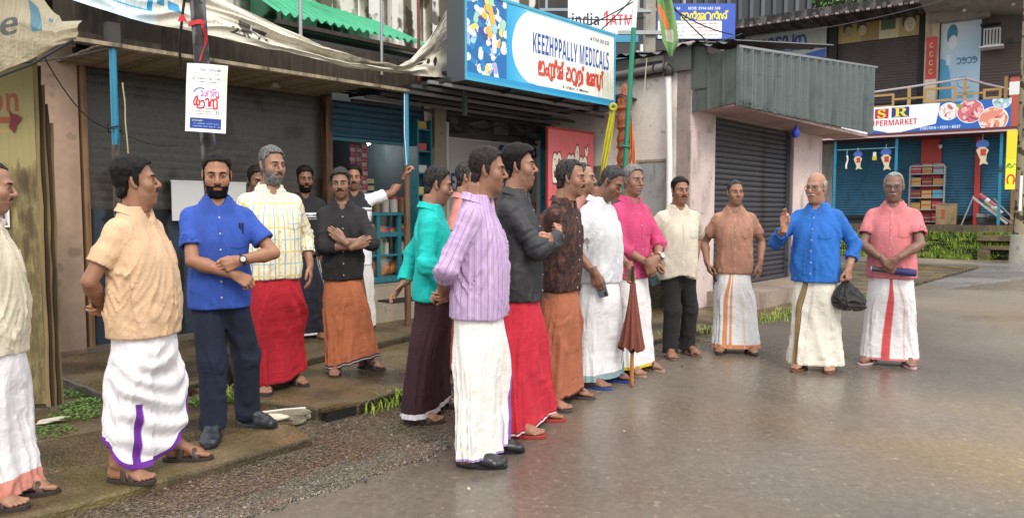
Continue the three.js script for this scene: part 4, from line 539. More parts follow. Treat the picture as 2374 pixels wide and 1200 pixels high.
  for (const [h, d, y, z] of [[0.03, 0.50, 2.02, -0.56], [1.03, 0.035, 0.99, -0.33], [1.03, 0.035, 0.99, -0.79]]) mesh('window_frame', bx(0.04, h, d, -0.022, y, z), plaster([0.42, 0.38, 0.30]), b);
  mesh('grey_panel', bx(0.02, 1.1, 0.7, -0.014, 0.9, -1.35), plaster([0.24, 0.24, 0.25]), b);
  mesh('plinth', bx(0.05, 0.5, 3.4, -0.03, 0, -1.75), mMoss, b);
}
{ const p = pkp(2.35, 2.55, 0.45), t = thing('hanging_bag', 'small blue bag hanging under the grey corrugated canopy', 'bag', p, TH); mesh('bag', gridGeo(12, 10, (u, v) => { const a = u * 2 * PI, r = 0.02 + 0.035 * sin(v * PI * 0.85); return [cos(a) * r, 0.06 - v * 0.16, sin(a) * r]; }), std([0.03, 0.05, 0.5], 0.5), t); mesh('string', tubeGeo([[0, 0.05, 0], [0.005, 0.09, 0], [0, 0.13, 0]], 0.006, 6), mDark, t); }
{ // ornamental flag mast
  const D = 9.3, [x, , z] = at(1446, 500, D), t = thing('flag_mast', 'turned orange ornamental mast standing by the pale wall', 'mast', [x, 0, z]);
  const prof = [[0.06, 0.05], [0.10, 0.06], [0.10, 0.4], [0.07, 0.44]]; let y = 0.46; while (y < 2.62) { const h = 0.235, k = 0.098 - 0.006 * (y / 2.6); prof.push([k * 0.78, y], [k * 0.85, y + 0.02], [k * 1.05, y + 0.035], [k * 1.05, y + 0.055], [k * 0.86, y + 0.07], [k * 0.98, y + 0.11], [k * 1.0, y + 0.15], [k * 0.84, y + h - 0.03]); y += h; } prof.push([0.05, y], [0.055, y + 0.04], [0.02, y + 0.1], [0, y + 0.11]);
  mesh('turned_shaft', new THREE.LatheGeometry(prof.map(([r, yy]) => new THREE.Vector2(r, yy)), 28), std([0.50, 0.14, 0.05], 0.4, { map: rep(tRust, 4, 1) }), t);
  mesh('base_block', bx(0.3, 0.12, 0.3, 0, 0.0, 0), plaster([0.4, 0.36, 0.3]), t);
  mesh('wire_binding', merge([0.0, 0.02, 0.05].map((d) => tubeGeo(Array.from({ length: 17 }, (_, i) => [cos(i / 8 * PI) * 0.088, 2.72 + d + 0.02 * sin(i * 1.3), sin(i / 8 * PI) * 0.088]), 0.006, 5))), mDark, t);
  const A = at(1449, 390, 9.12), B = at(1474, -10, 9.12), pl = thing('flag_pole', 'slender green and white flag pole tied to the orange mast', 'pole', A), d = sub(B, A), at2 = (u) => mul(d, u);
  const mGr = std([0.008, 0.20, 0.12], 0.4);
  mesh('green_tube', tubeGeo([at2(-0.9), at2(-0.3), at2(0.35), at2(0.815)], 0.030, 12), mGr, pl); mesh('white_tube', tubeGeo([at2(0.815), at2(1), at2(1.25)], 0.031, 12), mWhite, pl);
  mesh('tie', tubeGeo(Array.from({ length: 14 }, (_, i) => [at2(0.12)[0] + cos(i / 6 * PI) * 0.06 - 0.02, at2(0.12)[1] + 0.006 * i, cos(i) * 0.0 + sin(i / 6 * PI) * 0.05]), 0.008, 6), mGr, pl);
  const y0 = at(1422, 250, 9.2), yc = thing('yellow_cloth', 'long twisted yellow cloth hanging left of the orange mast', 'cloth', y0);
  mesh('cloth_strip', gridGeo(10, 40, (u, v) => { const a = 0.5 + v * 2.2; return [-0.04 * v * 1.0 - 0.10 * v + (u - 0.5) * 0.07 * (0.8 + 0.3 * sin(v * 4)), -0.9 * v, (u - 0.5) * 0.08 * sin(a) + 0.012 * sin(u * 14 + v * 5)]; }, (u, v) => [u * 0.2, v]), std([0.50, 0.46, 0.025], 0.6, { bumpMap: crumple, bumpScale: 0.01 }), yc); mesh('knot', new THREE.TorusGeometry(0.035, 0.02, 8, 14).translate(0, 0.01, 0), std([0.40, 0.38, 0.03], 0.6), yc);
  const o0 = at(1462, 262, 9.2), oc = thing('orange_cloth', 'strip of orange cloth hanging right of the mast', 'cloth', o0); mesh('cloth_strip', gridGeo(8, 30, (u, v) => [0.05 * v + (u - 0.5) * 0.055 * sin(min(1, v * 2) * 1.57) * (1 - 0.4 * v), -0.68 * v, 0.02 * sin(u * 9 + v * 7)], (u, v) => [u * 0.2, v]), std([0.75, 0.22, 0.05], 0.6), oc); mesh('knot', new THREE.TorusGeometry(0.014, 0.009, 8, 12), std([0.6, 0.2, 0.05], 0.6), oc);
  // the flag hangs from its own leaning staff
  const f0 = at(1528, -30, 9.3), fl = thing('flag', 'hanging green and orange flag above the downpipe', 'flag', f0), L = 0.88;
  const fm = std(0xffffff, 0.65, { map: canvasTex(128, 512, (g, w, h) => { g.fillStyle = '#6f9a5e'; g.fillRect(0, 0, w, h); g.fillStyle = '#e07b3a'; g.beginPath(); g.moveTo(0, 150); g.lineTo(52, 180); g.lineTo(74, 300); g.lineTo(60, 330); g.lineTo(0, 210); g.fill(); g.fillStyle = '#c9bfb4'; g.beginPath(); g.moveTo(40, 320); g.lineTo(90, 330); g.lineTo(80, 420); g.lineTo(40, 400); g.fill(); dirt(g, w, h, 2, 60, ['rgba(30,50,20,0.10)', 'rgba(230,240,210,0.10)']); }), bumpMap: rep(crumple, 1, 2), bumpScale: 0.012 });
  mesh('cloth', gridGeo(20, 50, (u, v) => { const w = 0.12 + 0.10 * sin(min(1, v * 1.4) * 1.9) - 0.16 * sstep(0.75, 1, v); return [0.10 * v + 0.05 * v + (u - 0.35) * w, 0.05 - v * L, 0.05 * sin(u * 8 + v * 3) * (1 - 0.4 * v)]; }, (u, v) => [u, 1 - v]), fm, fl); mesh('staff', tubeGeo([[-0.04, -0.1, 0], [-0.02, 0.3, 0], [0.0, 0.8, 0]], 0.018, 10), mSteel, fl);
}
{ // concrete pole with wires
  const p = at(1505, 150, 12.2), t = thing('utility_pole', 'grey concrete utility pole behind the pale side wall', 'pole', [p[0], 0, p[2]]);
  mesh('shaft', bx(0.16, 9, 0.20, 0, 0, 0), mConcPole, t); for (const y of [4.15, 5.3]) mesh('cross_arm', bx(0.8, 0.06, 0.06, -0.12, y, 0.12), mSteel, t); for (const [x, y] of [[-0.14, 3.75], [-0.2, 3.65]]) mesh('insulator', new THREE.CylinderGeometry(0.025, 0.03, 0.5, 10).translate(x, y, 0.1), mWhite, t); mesh('bracket', bx(0.3, 0.04, 0.05, -0.15, 4.5, 0.1), mSteel, t);
  const w = thing('wire', 'dark electric wires strung from the concrete pole', 'wire', [0, 0, 0]);
  for (const [a, b, s] of [[[1360, 60, 12], [1505, -20, 12.2], 0.1], [[1370, 90, 12], [1490, -30, 12.2], 0.1], [[1240, 30, 14], [1500, 40, 12.2], 0.25], [[1640, 95, 12], [1540, -10, 12.2], 0.1], [[1700, 80, 13], [1560, 20, 12.2], 0.2], [[1500, 128, 12.2], [1720, 78, 16], 0.2], [[1500, 120, 12.2], [2190, 0, 21], 0.5]]) { const A = at(...a), B = at(...b), pts = []; for (let i = 0; i <= 14; i++) { const u = i / 14; pts.push([mix(A[0], B[0], u), mix(A[1], B[1], u) - s * u * (1 - u) * 4 * 0.3, mix(A[2], B[2], u)]); } mesh('strand', tubeGeo(pts, 0.011, 5), mDark, w); }
  const r = thing('rope', 'thin yellowish rope hanging down the pale side wall', 'rope', at(1500, 135, 9.6)); mesh('strand', tubeGeo([[0, 0, 0], [-0.03, -0.4, 0.01], [-0.14, -1.0, 0]], 0.006, 6), std([0.5, 0.45, 0.25], 0.8), r);
}
// ---------- the two-storey supermarket across the junction ----------
const market = (name, label, cat, s, y, o, group) => thing(name, label, cat, mkt(s, y, o), TM, group);
const mShutBlue = std([0.012, 0.125, 0.245], 0.45, { map: rep(tPlaster, 0.5) }), mShutBrown = std([0.060, 0.045, 0.045], 0.55, { map: rep(tPlaster, 0.5) }), mCreamCol = plaster([0.55, 0.46, 0.36]), mRail = std([0.42, 0.25, 0.085], 0.45), mSoffitG = plaster([0.36, 0.345, 0.32]);
{
  const put = (name, pts, y0, y1, m, label) => tag(mesh(name, slab(pts.map(([s, o]) => { const p = mkt(s, 0, o); return [p[0], p[2]]; }), y0, y1, 0.02, 4), m, scene), label, null, null, 'structure');
  put('pavement', [[-9, -6], [4, -6], [4, 0.12], [-9, 0.12]], -0.5, 0.93, mConc, 'raised concrete shop floor in front of the blue shutters');
  const bank = gridGeo(90, 12, (u, v) => { const s = mix(-9, 6, u), o = mix(0.08, 1.5, v), p = mkt(s, 0, o); return [p[0], 0.72 * (1 - sstep(0, 1, v)) + 0.05 * vn(s * 3, v * 4, 2) * (1 - v) - 0.03 * v, p[2]]; }, (u, v) => [u * 15, v * 1.4]);
  tag(mesh('grass_bank', bank, mMoss, scene), 'low mossy bank below the supermarket floor', null, null, 'structure');
  const B = [], R = rng(41); for (let i = 0; i < 520; i++) { const s = mix(-8.5, 1.0, R()), v = R(), o = mix(0.25, 1.5, v), p = mkt(s, 0, o); B.push([p[0], 0.66 * (1 - sstep(0, 1, v)), p[2], s < -0.6 ? 30 : 18, 0.17, 0.10 + 0.11 * R()]); }
  const Wd = []; for (let i = 0; i < 260; i++) { const s = mix(-8.5, 0.9, R()), v = R(), p = mkt(s, 0, mix(0.15, 1.5, v)); Wd.push([p[0], 0.68 * (1 - sstep(0, 1, v)), p[2], 22, 0.22, 0.08]); }
  tag(mesh('weeds', bake(weeds(Wd.map(([x, y, z, n, sp, h]) => [x / 3, y / 3, z / 3, n, sp / 3, h / 3]), 22), [0, 0, 0], [0, 0, 0], 3), mGrass2, scene), 'broad-leaved green weeds among the grass of the bank', null, null, 'stuff');
  tag(mesh('grass', blades(B, 15), mGrass2, scene), 'bright green grass covering the bank below the supermarket', null, null, 'stuff');
}
{ const p = mkt(0.2, 0.0, 1.42), t = thing('drain_block', 'dark drain opening in a concrete kerb at the right of the grass bank', 'drain', p, TM); mesh('kerb_block', merge([bx(1.5, 0.10, 0.3, 0.2, 0.30, -0.1), bx(0.3, 0.32, 0.3, -0.5, 0, -0.1), bx(0.3, 0.32, 0.3, 0.75, 0, -0.1)]), mConc, t); mesh('opening', bx(0.95, 0.28, 0.05, 0.12, 0.0, -0.3), mDark, t); mesh('step_slab', bx(2.2, 0.14, 0.6, 0.4, 0.52, -0.75), mConc, t); }
{
  const b = market('supermarket_building', 'two-storey shop building with blue shutters below and dark shutters above', 'building', 0, 0, 0);
  // ground floor: back wall, shutters, red pillars
  mesh('back_wall', bx(9, 3.0, 0.15, -3.4, 0.93, -1.45), plaster([0.12, 0.13, 0.15]), b);
  for (const [s0, s1] of [[-4.75, -2.2], [-1.63, -0.76], [-0.58, 0.2]]) { const f = mesh('shutter', shutterGeo(s1 - s0, 1.18, 3.62, 0.085, 0.016).translate(s0, 0, -1.24), mShutBlue, b); mesh('bottom_bar', bx(s1 - s0, 0.10, 0.05, (s0 + s1) / 2, 1.10, -1.22), mDark, f); }
  mesh('pillar', bx(0.56, 2.7, 0.2, -1.92, 0.93, -1.22), mRed, b); mesh('pillar', bx(0.15, 2.7, 0.18, -0.67, 0.93, -1.2), mRed, b); mesh('pillar', bx(0.35, 2.7, 0.2, -4.98, 0.93, -1.22), plaster([0.35, 0.35, 0.34]), b);
  mesh('floor_slab', bx(9.2, 0.14, 2.4, -3.9, 3.58, -0.95), std([0.10, 0.022, 0.025], 0.6), b); mesh('slab_edge', bx(5.2, 0.05, 0.04, -2.3, 3.59, 0.27), std([0.5, 0.35, 0.36], 0.5), b);
  for (const [s, o] of [[-4.5, 0], [-2.74, 0.0], [-0.05, 0]]) mesh('post', bx(0.075, 2.64, 0.075, s, 0.94, o), mSkyBlue, b);
  mesh('hanging_rail', bx(1.7, 0.03, 0.03, -3.62, 3.27, 0), std([0.15, 0.35, 0.45], 0.4), b);
  // upper floor
  mesh('upper_wall', bx(9, 4.1, 0.15, -4.2, 3.72, -1.45), plaster([0.16, 0.15, 0.16]), b);
  { const f = mesh('upper_shutter', shutterGeo(2.55, 4.8, 6.86, 0.09, 0.016).translate(-4.68, 0, -1.26), mShutBrown, b); mesh('bottom_bar', bx(2.55, 0.08, 0.05, -3.4, 4.74, -1.24), mDark, f); }
  mesh('corner_column', bx(0.38, 3.75, 0.34, -2.0, 3.74, -1.15), mCreamCol, b); mesh('dark_column', bx(0.25, 3.8, 0.25, -4.9, 3.72, -1.2), mDark, b); mesh('dark_column', bx(0.22, 3.8, 0.2, -2.28, 3.72, -1.28), mDark, b);
  mesh('column_sign', front(0.30, 2.2).translate(-2.0, 5.6, -0.974), signMat(96, 512, (g, w, h) => { g.fillStyle = '#d8c6ae'; g.fillRect(0, 0, w, h); g.fillStyle = '#c03038'; g.fillRect(0, 0, w, 300); g.fillStyle = '#a8342c'; g.fillRect(8, 70, w - 16, 200); g.strokeStyle = '#e0c070'; g.lineWidth = 5; for (let i = 0; i < 4; i++) { g.beginPath(); g.arc(48, 60 + i * 62, 16, 0.4, 5.4); g.stroke(); } g.strokeStyle = '#c8a890'; for (let i = 0; i < 3; i++) { g.beginPath(); g.arc(48, 330 + i * 60, 14, 0.4, 5.4); g.stroke(); } }), b);
  mesh('advert_panel', front(1.06, 2.6).translate(-1.25, 5.85, -1.2), signMat(384, 768, (g, w, h) => { const k = g.createLinearGradient(0, 0, w, h); k.addColorStop(0, '#dfe6ea'); k.addColorStop(0.5, '#9fc3da'); k.addColorStop(1, '#bcd3e2'); g.fillStyle = k; g.fillRect(0, 0, w, h); g.fillStyle = '#4c9fcb'; g.beginPath(); g.moveTo(0, 330); g.bezierCurveTo(80, 330, 110, 420, 130, 768); g.lineTo(0, 768); g.fill(); g.fillStyle = '#37809f'; g.beginPath(); g.ellipse(110, 120, 52, 90, 0.1, 0, 7); g.fill(); g.fillStyle = '#d8dde0'; g.beginPath(); g.ellipse(116, 190, 42, 62, 0.2, 0, 7); g.fill(); g.fillStyle = '#cfdde6'; g.fillRect(60, 300, 40, 90); g.strokeStyle = '#47759a'; g.lineWidth = 14; g.save(); g.translate(150, 330); for (let i = 0; i < 4; i++) { g.beginPath(); g.arc(28 + i * 50, 34, 24, -2.6, 2.2); g.stroke(); if (i % 2) { g.beginPath(); g.arc(28 + i * 50, 22, 10, 0, 6); g.stroke(); } } g.restore(); g.strokeStyle = '#3f8fc0'; g.lineWidth = 8; g.beginPath(); g.ellipse(240, 560, 70, 50, 0.3, 0.4, 6); g.stroke(); g.fillStyle = '#6fb4d6'; g.fillRect(180, 640, 150, 60); }), b);
  mesh('face_banner', front(2.42, 0.74).translate(-3.55, 7.23, -1.21), signMat(512, 160, (g, w, h) => { g.fillStyle = '#a08a4e'; g.fillRect(0, 0, w, h); g.fillStyle = '#8a6f3c'; g.fillRect(150, 0, 120, h); g.fillStyle = '#b9b184'; g.fillRect(260, 30, 120, 130); g.fillStyle = '#4c5d4e'; g.fillRect(270, 30, 90, 70); for (const [x, s, c] of [[60, 1, '#93885f'], [148, 1, '#b9a97e'], [440, 1.35, '#c9bda0']]) { g.fillStyle = '#3e4541'; g.beginPath(); g.ellipse(x, 58, 32 * s, 42 * s, 0, 0, 7); g.fill(); g.fillStyle = c; g.beginPath(); g.ellipse(x + 6, 82, 25 * s, 36 * s, 0, 0, 7); g.fill(); g.fillStyle = '#4d4a3c'; g.fillRect(x - 10, 74, 10, 5); g.fillRect(x + 12, 74, 10, 5); g.fillStyle = '#6b5b49'; g.fillRect(x - 2, 100, 20, 4); } dirt(g, w, h, 3, 80, ['rgba(40,36,20,0.15)', 'rgba(230,220,180,0.1)']); }), b);
  mesh('cross_beam', bx(1.6, 0.3, 0.3, -1.3, 7.1, -1.05), mSoffitG, b);
  // eaves: soffit and grey roof edge, turning the corner
  mesh('roof', merge([bx(9.2, 0.10, 2.4, -5.6, 7.46, -0.9), bx(9.4, 0.24, 0.25, -5.6, 7.50, 0.30)]), std([0.085, 0.085, 0.092], 0.7, { map: rep(tStain, 0.5) }), b);
  for (let i = 0; i < 60; i++) mesh('eave_tile', bx(0.10, 0.05, 0.14, -9.8 + i * 0.148, 7.44, 0.44), i % 2 ? std([0.11, 0.045, 0.045], 0.6) : std([0.26, 0.25, 0.25], 0.6), b);
  mesh('vent_pipe', new THREE.CylinderGeometry(0.04, 0.04, 0.5, 10).translate(-4.5, 8.15, 0.3), mWhite, b);
  mesh('side_soffit', gridGeo(6, 6, (u, v) => [mix(-2.2, 1.6, u), mix(7.46, 6.95, u) + 0.0 * v, mix(-2.4, 1.4, v)], (u, v) => [u * 3, v * 3]), mSoffitG, b);
  mesh('roof_edge', gridGeo(8, 2, (u, v) => [mix(-1.0, 1.9, u), mix(7.62, 6.9, u) + (v - 0.5) * 0.36, 1.42 - 0.8 * u], (u, v) => [u * 3, v]), std([0.10, 0.105, 0.10], 0.7, { map: rep(tStain, 1) }), b);
  mesh('side_wall', bx(0.15, 4.0, 5, -0.72, 3.72, -3.8), plaster([0.2, 0.19, 0.19]), b);
  mesh('side_shutter', shutterGeo(1.3, 4.75, 6.3, 0.09, 0.016).translate(-0.72, 0, -1.22), std([0.085, 0.06, 0.055], 0.55), b);
  mesh('side_panel', bx(0.5, 3.3, 0.06, 0.75, 4.0, -1.25), plaster([0.55, 0.60, 0.62]), b);
  for (const [x, y, z] of [[-1.1, 7.18, -0.1], [0.1, 7.08, 0.3], [0.7, 6.95, 0.2]]) mesh('soffit_light', new THREE.CylinderGeometry(0.04, 0.05, 0.06, 10).translate(x, y, z), mWhite, b);
}
{ // balcony railing
  const t = market('balcony_railing', 'ochre balcony railing of interlocking rectangles with a pale handrail', 'railing', 0, 0, 0.0), bar = (s0, s1, y0, y1, d = 0.05, o = 0) => bx(s1 - s0, y1 - y0, d, (s0 + s1) / 2, y0, o);
  mesh('handrail', tubeGeo([[-4.4, 4.96, 0], [-2.5, 5.08, 0], [-1.0, 5.20, 0]], 0.035, 10), std([0.5, 0.46, 0.48], 0.3), t); mesh('handrail', tubeGeo([[-1.0, 5.20, 0], [-0.5, 5.03, -0.3], [0.1, 4.85, -0.6]], 0.035, 10), std([0.5, 0.46, 0.48], 0.3), t);
  for (const s of [-4.0, -2.45, -1.0, 0.0]) mesh('baluster', bar(s - 0.045, s + 0.045, 4.5, 5.1 + 0.05 * (s > -1.5)), mRail, t);
  for (const [a, c, y0, y1] of [[-3.75, -2.85, 4.52, 4.93], [-2.05, -0.62 - 0.6, 4.58, 5.0], [-0.55, -0.1, 4.55, 4.85]]) { const w = 0.065; mesh('rectangle', merge([bar(a, c, y0, y0 + w), bar(a, c, y1 - w, y1), bar(a, a + w, y0 + w, y1 - w), bar(c - w, c, y0 + w, y1 - w)]), mRail, t); }
  for (const [a, c] of [[-4.4, -3.75], [-2.85, -2.05], [-1.22, -0.55]]) mesh('link', bar(a, c, 4.72, 4.775), mRail, t);
}
{ // SR supermarket sign
  const t = market('shop_sign', 'white and blue supermarket signboard with round meat pictures', 'signboard', -4.3, 3.66, 0.22), W = 4.45, H = 0.86;
  mesh('box', bx(W, H, 0.1, W / 2, 0, -0.06), mWhite, t);
  mesh('printed_face', front(W, H).translate(W / 2, H / 2, 0.0), signMat(1400, 272, (g, w, h) => {
    g.fillStyle = '#eceef2'; g.fillRect(0, 0, w, h); g.fillStyle = '#1d5fb4'; g.beginPath(); g.moveTo(850, 0); g.lineTo(1400, 0); g.lineTo(1400, 272); g.lineTo(430, 272); g.lineTo(820, 190); g.fill(); g.beginPath(); g.moveTo(240, 205); g.lineTo(420, 250); g.lineTo(240, 262); g.fill();
    g.fillStyle = '#b1264a'; g.fillRect(300, 20, 120, 92); g.fillStyle = '#1f2f7a'; g.fillRect(446, 14, 150, 96); g.fillStyle = '#f2dc2c'; fit(g, 'S', 318, 106, 86, 80, 'bold serif'); fit(g, 'R', 462, 104, 120, 86, 'bold serif');
    g.fillStyle = '#c8283c'; fit(g, 'SUPERMARKET', 226, 184, 440, 56, 'bold'); g.fillStyle = '#d9e2f2'; fit(g, 'CHICKEN \u2022 FISH \u2022 BEEF', 690, 240, 330, 26, 'bold');
    const R = rng(6); for (const [x, y, r, c] of [[920, 84, 78, ['#e6dcd8', '#c9b8b8', '#b06a70', '#f2eeea']], [1090, 96, 104, ['#c86a74', '#e0a8a8', '#a8404e', '#e8c8c4']], [1270, 180, 110, ['#d88a78', '#e8b8a0', '#b85a50', '#f0d8c8']], [1330, 20, 70, ['#9cc0c8', '#d8e4e6', '#6f98a4', '#bcd0d4']]]) { g.save(); g.beginPath(); g.arc(x, y, r, 0, 7); g.fillStyle = c[0]; g.fill(); g.clip(); for (let i = 0; i < 40; i++) { g.fillStyle = c[floor(R() * 4)]; g.beginPath(); g.ellipse(x + (R() - 0.5) * 2 * r, y + (R() - 0.5) * 2 * r, r * (0.1 + 0.3 * R()), r * (0.06 + 0.14 * R()), R() * 3, 0, 7); g.fill(); } g.restore(); g.strokeStyle = '#e8ecf2'; g.lineWidth = 6; g.beginPath(); g.arc(x, y, r, 0, 7); g.stroke(); } g.fillStyle = '#7ba53c'; g.beginPath(); g.ellipse(1000, 40, 26, 16, 0.5, 0, 7); g.fill();
  }), t);
  mesh('bottom_trim', bx(W, 0.04, 0.03, W / 2, -0.04, 0.0), mWhite, t);
}
{ const t = market('red_pillar', 'red painted pillar at the right end of the supermarket sign', 'pillar', 0.27, 0, 0.05); mesh('shaft', bx(0.34, 1.5, 0.3, 0, 3.62, 0), std([0.42, 0.085, 0.055], 0.5), t); mesh('cap', bx(0.42, 0.08, 0.38, 0, 5.12, 0), mDark, t); mesh('white_band', bx(0.36, 0.36, 0.31, -0.005, 4.6, 0.004), mWhite, t); }
{ const t = market('air_conditioner', 'white air conditioner unit in a metal cage under the eaves', 'air conditioner', -0.42, 6.15, -0.8); mesh('casing', bx(0.42, 0.5, 0.36, 0, 0.03, 0), std([0.55, 0.56, 0.54], 0.5), t); for (let i = 0; i < 5; i++) mesh('grille_bar', bx(0.03, 0.42, 0.02, -0.16 + i * 0.08, 0.07, 0.19), mDark, t); mesh('shelf', bx(0.6, 0.04, 0.5, 0, -0.02, 0.03), mWhite, t); mesh('hood', bx(0.5, 0.03, 0.4, -0.05, 0.66, 0), mDark, t); }
{ // shelf rack with cartons
  const t = market('display_rack', 'metal display rack of cartons before the blue shutters', 'rack', -2.46, 0.94, -0.85), W = 0.95, H = 1.78; const cols = [[0.4, 0.04, 0.06], [0.06, 0.09, 0.30], [0.36, 0.2, 0.07], [0.45, 0.42, 0.38], [0.30, 0.33, 0.40], [0.45, 0.30, 0.10], [0.1, 0.35, 0.45], [0.18, 0.03, 0.04]].map((c) => std(c, 0.6)), R = rng(3);
  for (const x of [0, W]) for (const z of [0, -0.4]) mesh('upright', bx(0.045, H, 0.04, x, 0, z), mSteel, t); mesh('top_rail', bx(W, 0.04, 0.03, W / 2, H, 0), mSteel, t);
  for (let i = 0; i < 5; i++) mesh('shelf', bx(W - 0.05, 0.03, 0.42, W / 2, 0.06 + i * 0.37, -0.2), mSteel, t);
  const plan = [[[0, 7], [1, 7], [2, 0]], [[0, 2], [1, 5], [2, 0]], [[0, 7], [1, 5], [2, 6]], [[0, 5], [1, 7], [2, 2]], [[0, 0], [1, 2], [2, 4]]], nm = ['red', 'dark blue', 'brown', 'pale', 'grey blue', 'ochre', 'light blue', 'maroon'];
  for (let i = 0; i < 5; i++) for (const [k, c] of plan[i]) { const h = i === 4 ? 0.30 : 0.2 + 0.08 * R(), p = market('carton', nm[c] + ' carton on the ' + ['bottom', 'second', 'middle', 'fourth', 'top'][i] + ' shelf of the rack, ' + ['left', 'centre', 'right'][k], 'carton', -2.46 + 0.17 + k * 0.30, 0.94 + 0.09 + i * 0.37, -1.02); mesh('box', bx(0.27, h, 0.26, 0, 0, 0), cols[c], p); mesh('tape', bx(0.275, 0.03, 0.265, 0, h * 0.45, 0), cols[(c + 3) % 8], p); if (i === 4) mesh('upper_band', bx(0.272, 0.05, 0.262, 0, h * 0.75, 0), cols[(c + 1) % 8], p); }
  const bxx = market('cardboard_box', 'large brown cardboard box standing right of the display rack', 'box', -1.40, 0.94, -0.62); mesh('carton_body', bx(0.54, 0.62, 0.4, 0, 0, 0), std([0.36, 0.26, 0.15], 0.85, { map: rep(tPlaster, 1) }), bxx); mesh('flap', bx(0.5, 0.012, 0.2, 0, 0.62, 0.12), std([0.42, 0.31, 0.19], 0.85), bxx); mesh('print', bx(0.1, 0.3, 0.004, -0.08, 0.16, 0.201), std([0.32, 0.09, 0.05], 0.85), bxx);
  const tb = market('folding_table', 'collapsed folding table with goods leaning by the right post', 'table', -0.55, 0.94, -0.35); mesh('top', bx(1.15, 0.05, 0.5, 0.28, 0.42, 0, [0, 0, -0.72]), std([0.42, 0.42, 0.36], 0.5), tb); for (const [x, r] of [[-0.28, 0.32], [0.66, -0.7]]) mesh('leg', bx(0.035, 0.92, 0.035, x, 0.42, 0.2, [0, 0, -r]), mSteel, tb); mesh('leg', bx(0.03, 0.8, 0.03, 0.5, 0.3, -0.2, [0, 0, 0.9]), mSteel, tb);
  for (const [n, l, x, y, c, r] of [['roll', 'pink rolled sheet lying on the leaning table', 0.2, 0.72, [0.45, 0.10, 0.14], -0.72], ['roll', 'cream rolled sheet lying lower on the leaning table', 0.36, 0.52, [0.5, 0.42, 0.28], -0.72]]) { const q = market(n, l, 'roll', -0.55 + x, 0.94 + y, -0.28); mesh('tube', new THREE.CylinderGeometry(0.06, 0.06, 0.55, 12).rotateZ(PI / 2 + r), std(c, 0.6), q); mesh('label_band', new THREE.CylinderGeometry(0.062, 0.062, 0.1, 12).rotateZ(PI / 2 + r), mWhite, q); }
  const pt = market('pot', 'dark cooking pot on the floor under the leaning table', 'pot', -0.48, 0.94, -0.7); mesh('pot_body', new THREE.CylinderGeometry(0.16, 0.13, 0.22, 18).translate(0, 0.11, 0), mGrey, pt); mesh('lid', new THREE.CylinderGeometry(0.17, 0.17, 0.10, 18).translate(0, 0.28, 0), std([0.4, 0.4, 0.4], 0.5), pt);
}
{ // hanging cut-out adverts: plain coloured shapes
  const one = (label, s, y, k) => { const t = market('hanging_advert', label, 'advert', s, y, 0.02, 'cut-out adverts hanging before the blue shutters'); mesh('blue_disc', new THREE.CylinderGeometry(0.13 * k, 0.13 * k, 0.012, 20).rotateX(PI / 2).scale(1, 0.8, 1).translate(0, 0.2 * k, 0), std([0.05, 0.12, 0.45], 0.5), t); mesh('cream_shape', new THREE.ExtrudeGeometry(new THREE.Shape([[-0.05, 0.14], [0.05, 0.14], [0.13, 0.06], [0.09, -0.04], [0.08, -0.18], [0.13, -0.27], [0.03, -0.24], [-0.05, -0.28], [-0.03, -0.16], [-0.08, -0.04], [-0.12, 0.07]].map(([x, y2]) => new THREE.Vector2(x * k, y2 * k))), { depth: 0.01, bevelEnabled: false }), std([0.6, 0.55, 0.36], 0.5), t); mesh('red_patch', bx(0.11 * k, 0.15 * k, 0.016, 0.02 * k, -0.06 * k, 0.005), std([0.5, 0.04, 0.03], 0.5), t); mesh('string', tubeGeo([[0, 0.28 * k, 0], [0, 0.36 * k, 0], [0, 0.42 * k, 0]], 0.006, 5), mWhite, t); };
  one('blue and cream hanging cut-out advert left of the middle post', -3.83, 2.92, 1.0); one('large blue and cream hanging advert beside the middle post', -3.03, 2.92, 1.15); one('blue and cream hanging advert at the right by the blue post', -0.51, 3.02, 1.25);
  const y = market('hanging_packet', 'small yellow packet hanging from the shop rail between two adverts', 'packet', -3.35, 3.02, 0.02); mesh('packet_body', bx(0.12, 0.12, 0.03, 0, -0.1, 0), std([0.6, 0.45, 0.04], 0.5), y); mesh('white_top', bx(0.09, 0.13, 0.025, 0, 0.02, 0), mWhite, y);
  const wsp = market('hanging_strip', 'thin pale strip hanging at the left of the shop rail', 'strip', -4.17, 2.9, 0.02); mesh('strip', gridGeo(3, 10, (u, v) => [u * 0.05 + 0.02 * sin(v * 6), 0.2 - v * 0.42, 0.01 * sin(v * 9)]), mWhite, wsp); mesh('string', tubeGeo([[0.02, 0.2, 0], [0.02, 0.3, 0], [0.02, 0.38, 0]], 0.006, 5), mWhite, wsp);
  for (const [s, l] of [[-1.62, 'white bulb holder hanging over the display rack'], [0.1, 'white bulb holder hanging at the right corner']]) { const q = market('bulb', l, 'lamp', s, 3.3, -0.5); mesh('glass', new THREE.SphereGeometry(0.055, 12, 8).scale(1, 1.3, 1), std([0.5, 0.5, 0.5], 0.4), q); mesh('holder', new THREE.CylinderGeometry(0.03, 0.04, 0.16, 10).translate(0, 0.13, 0), mDark, q); }
}
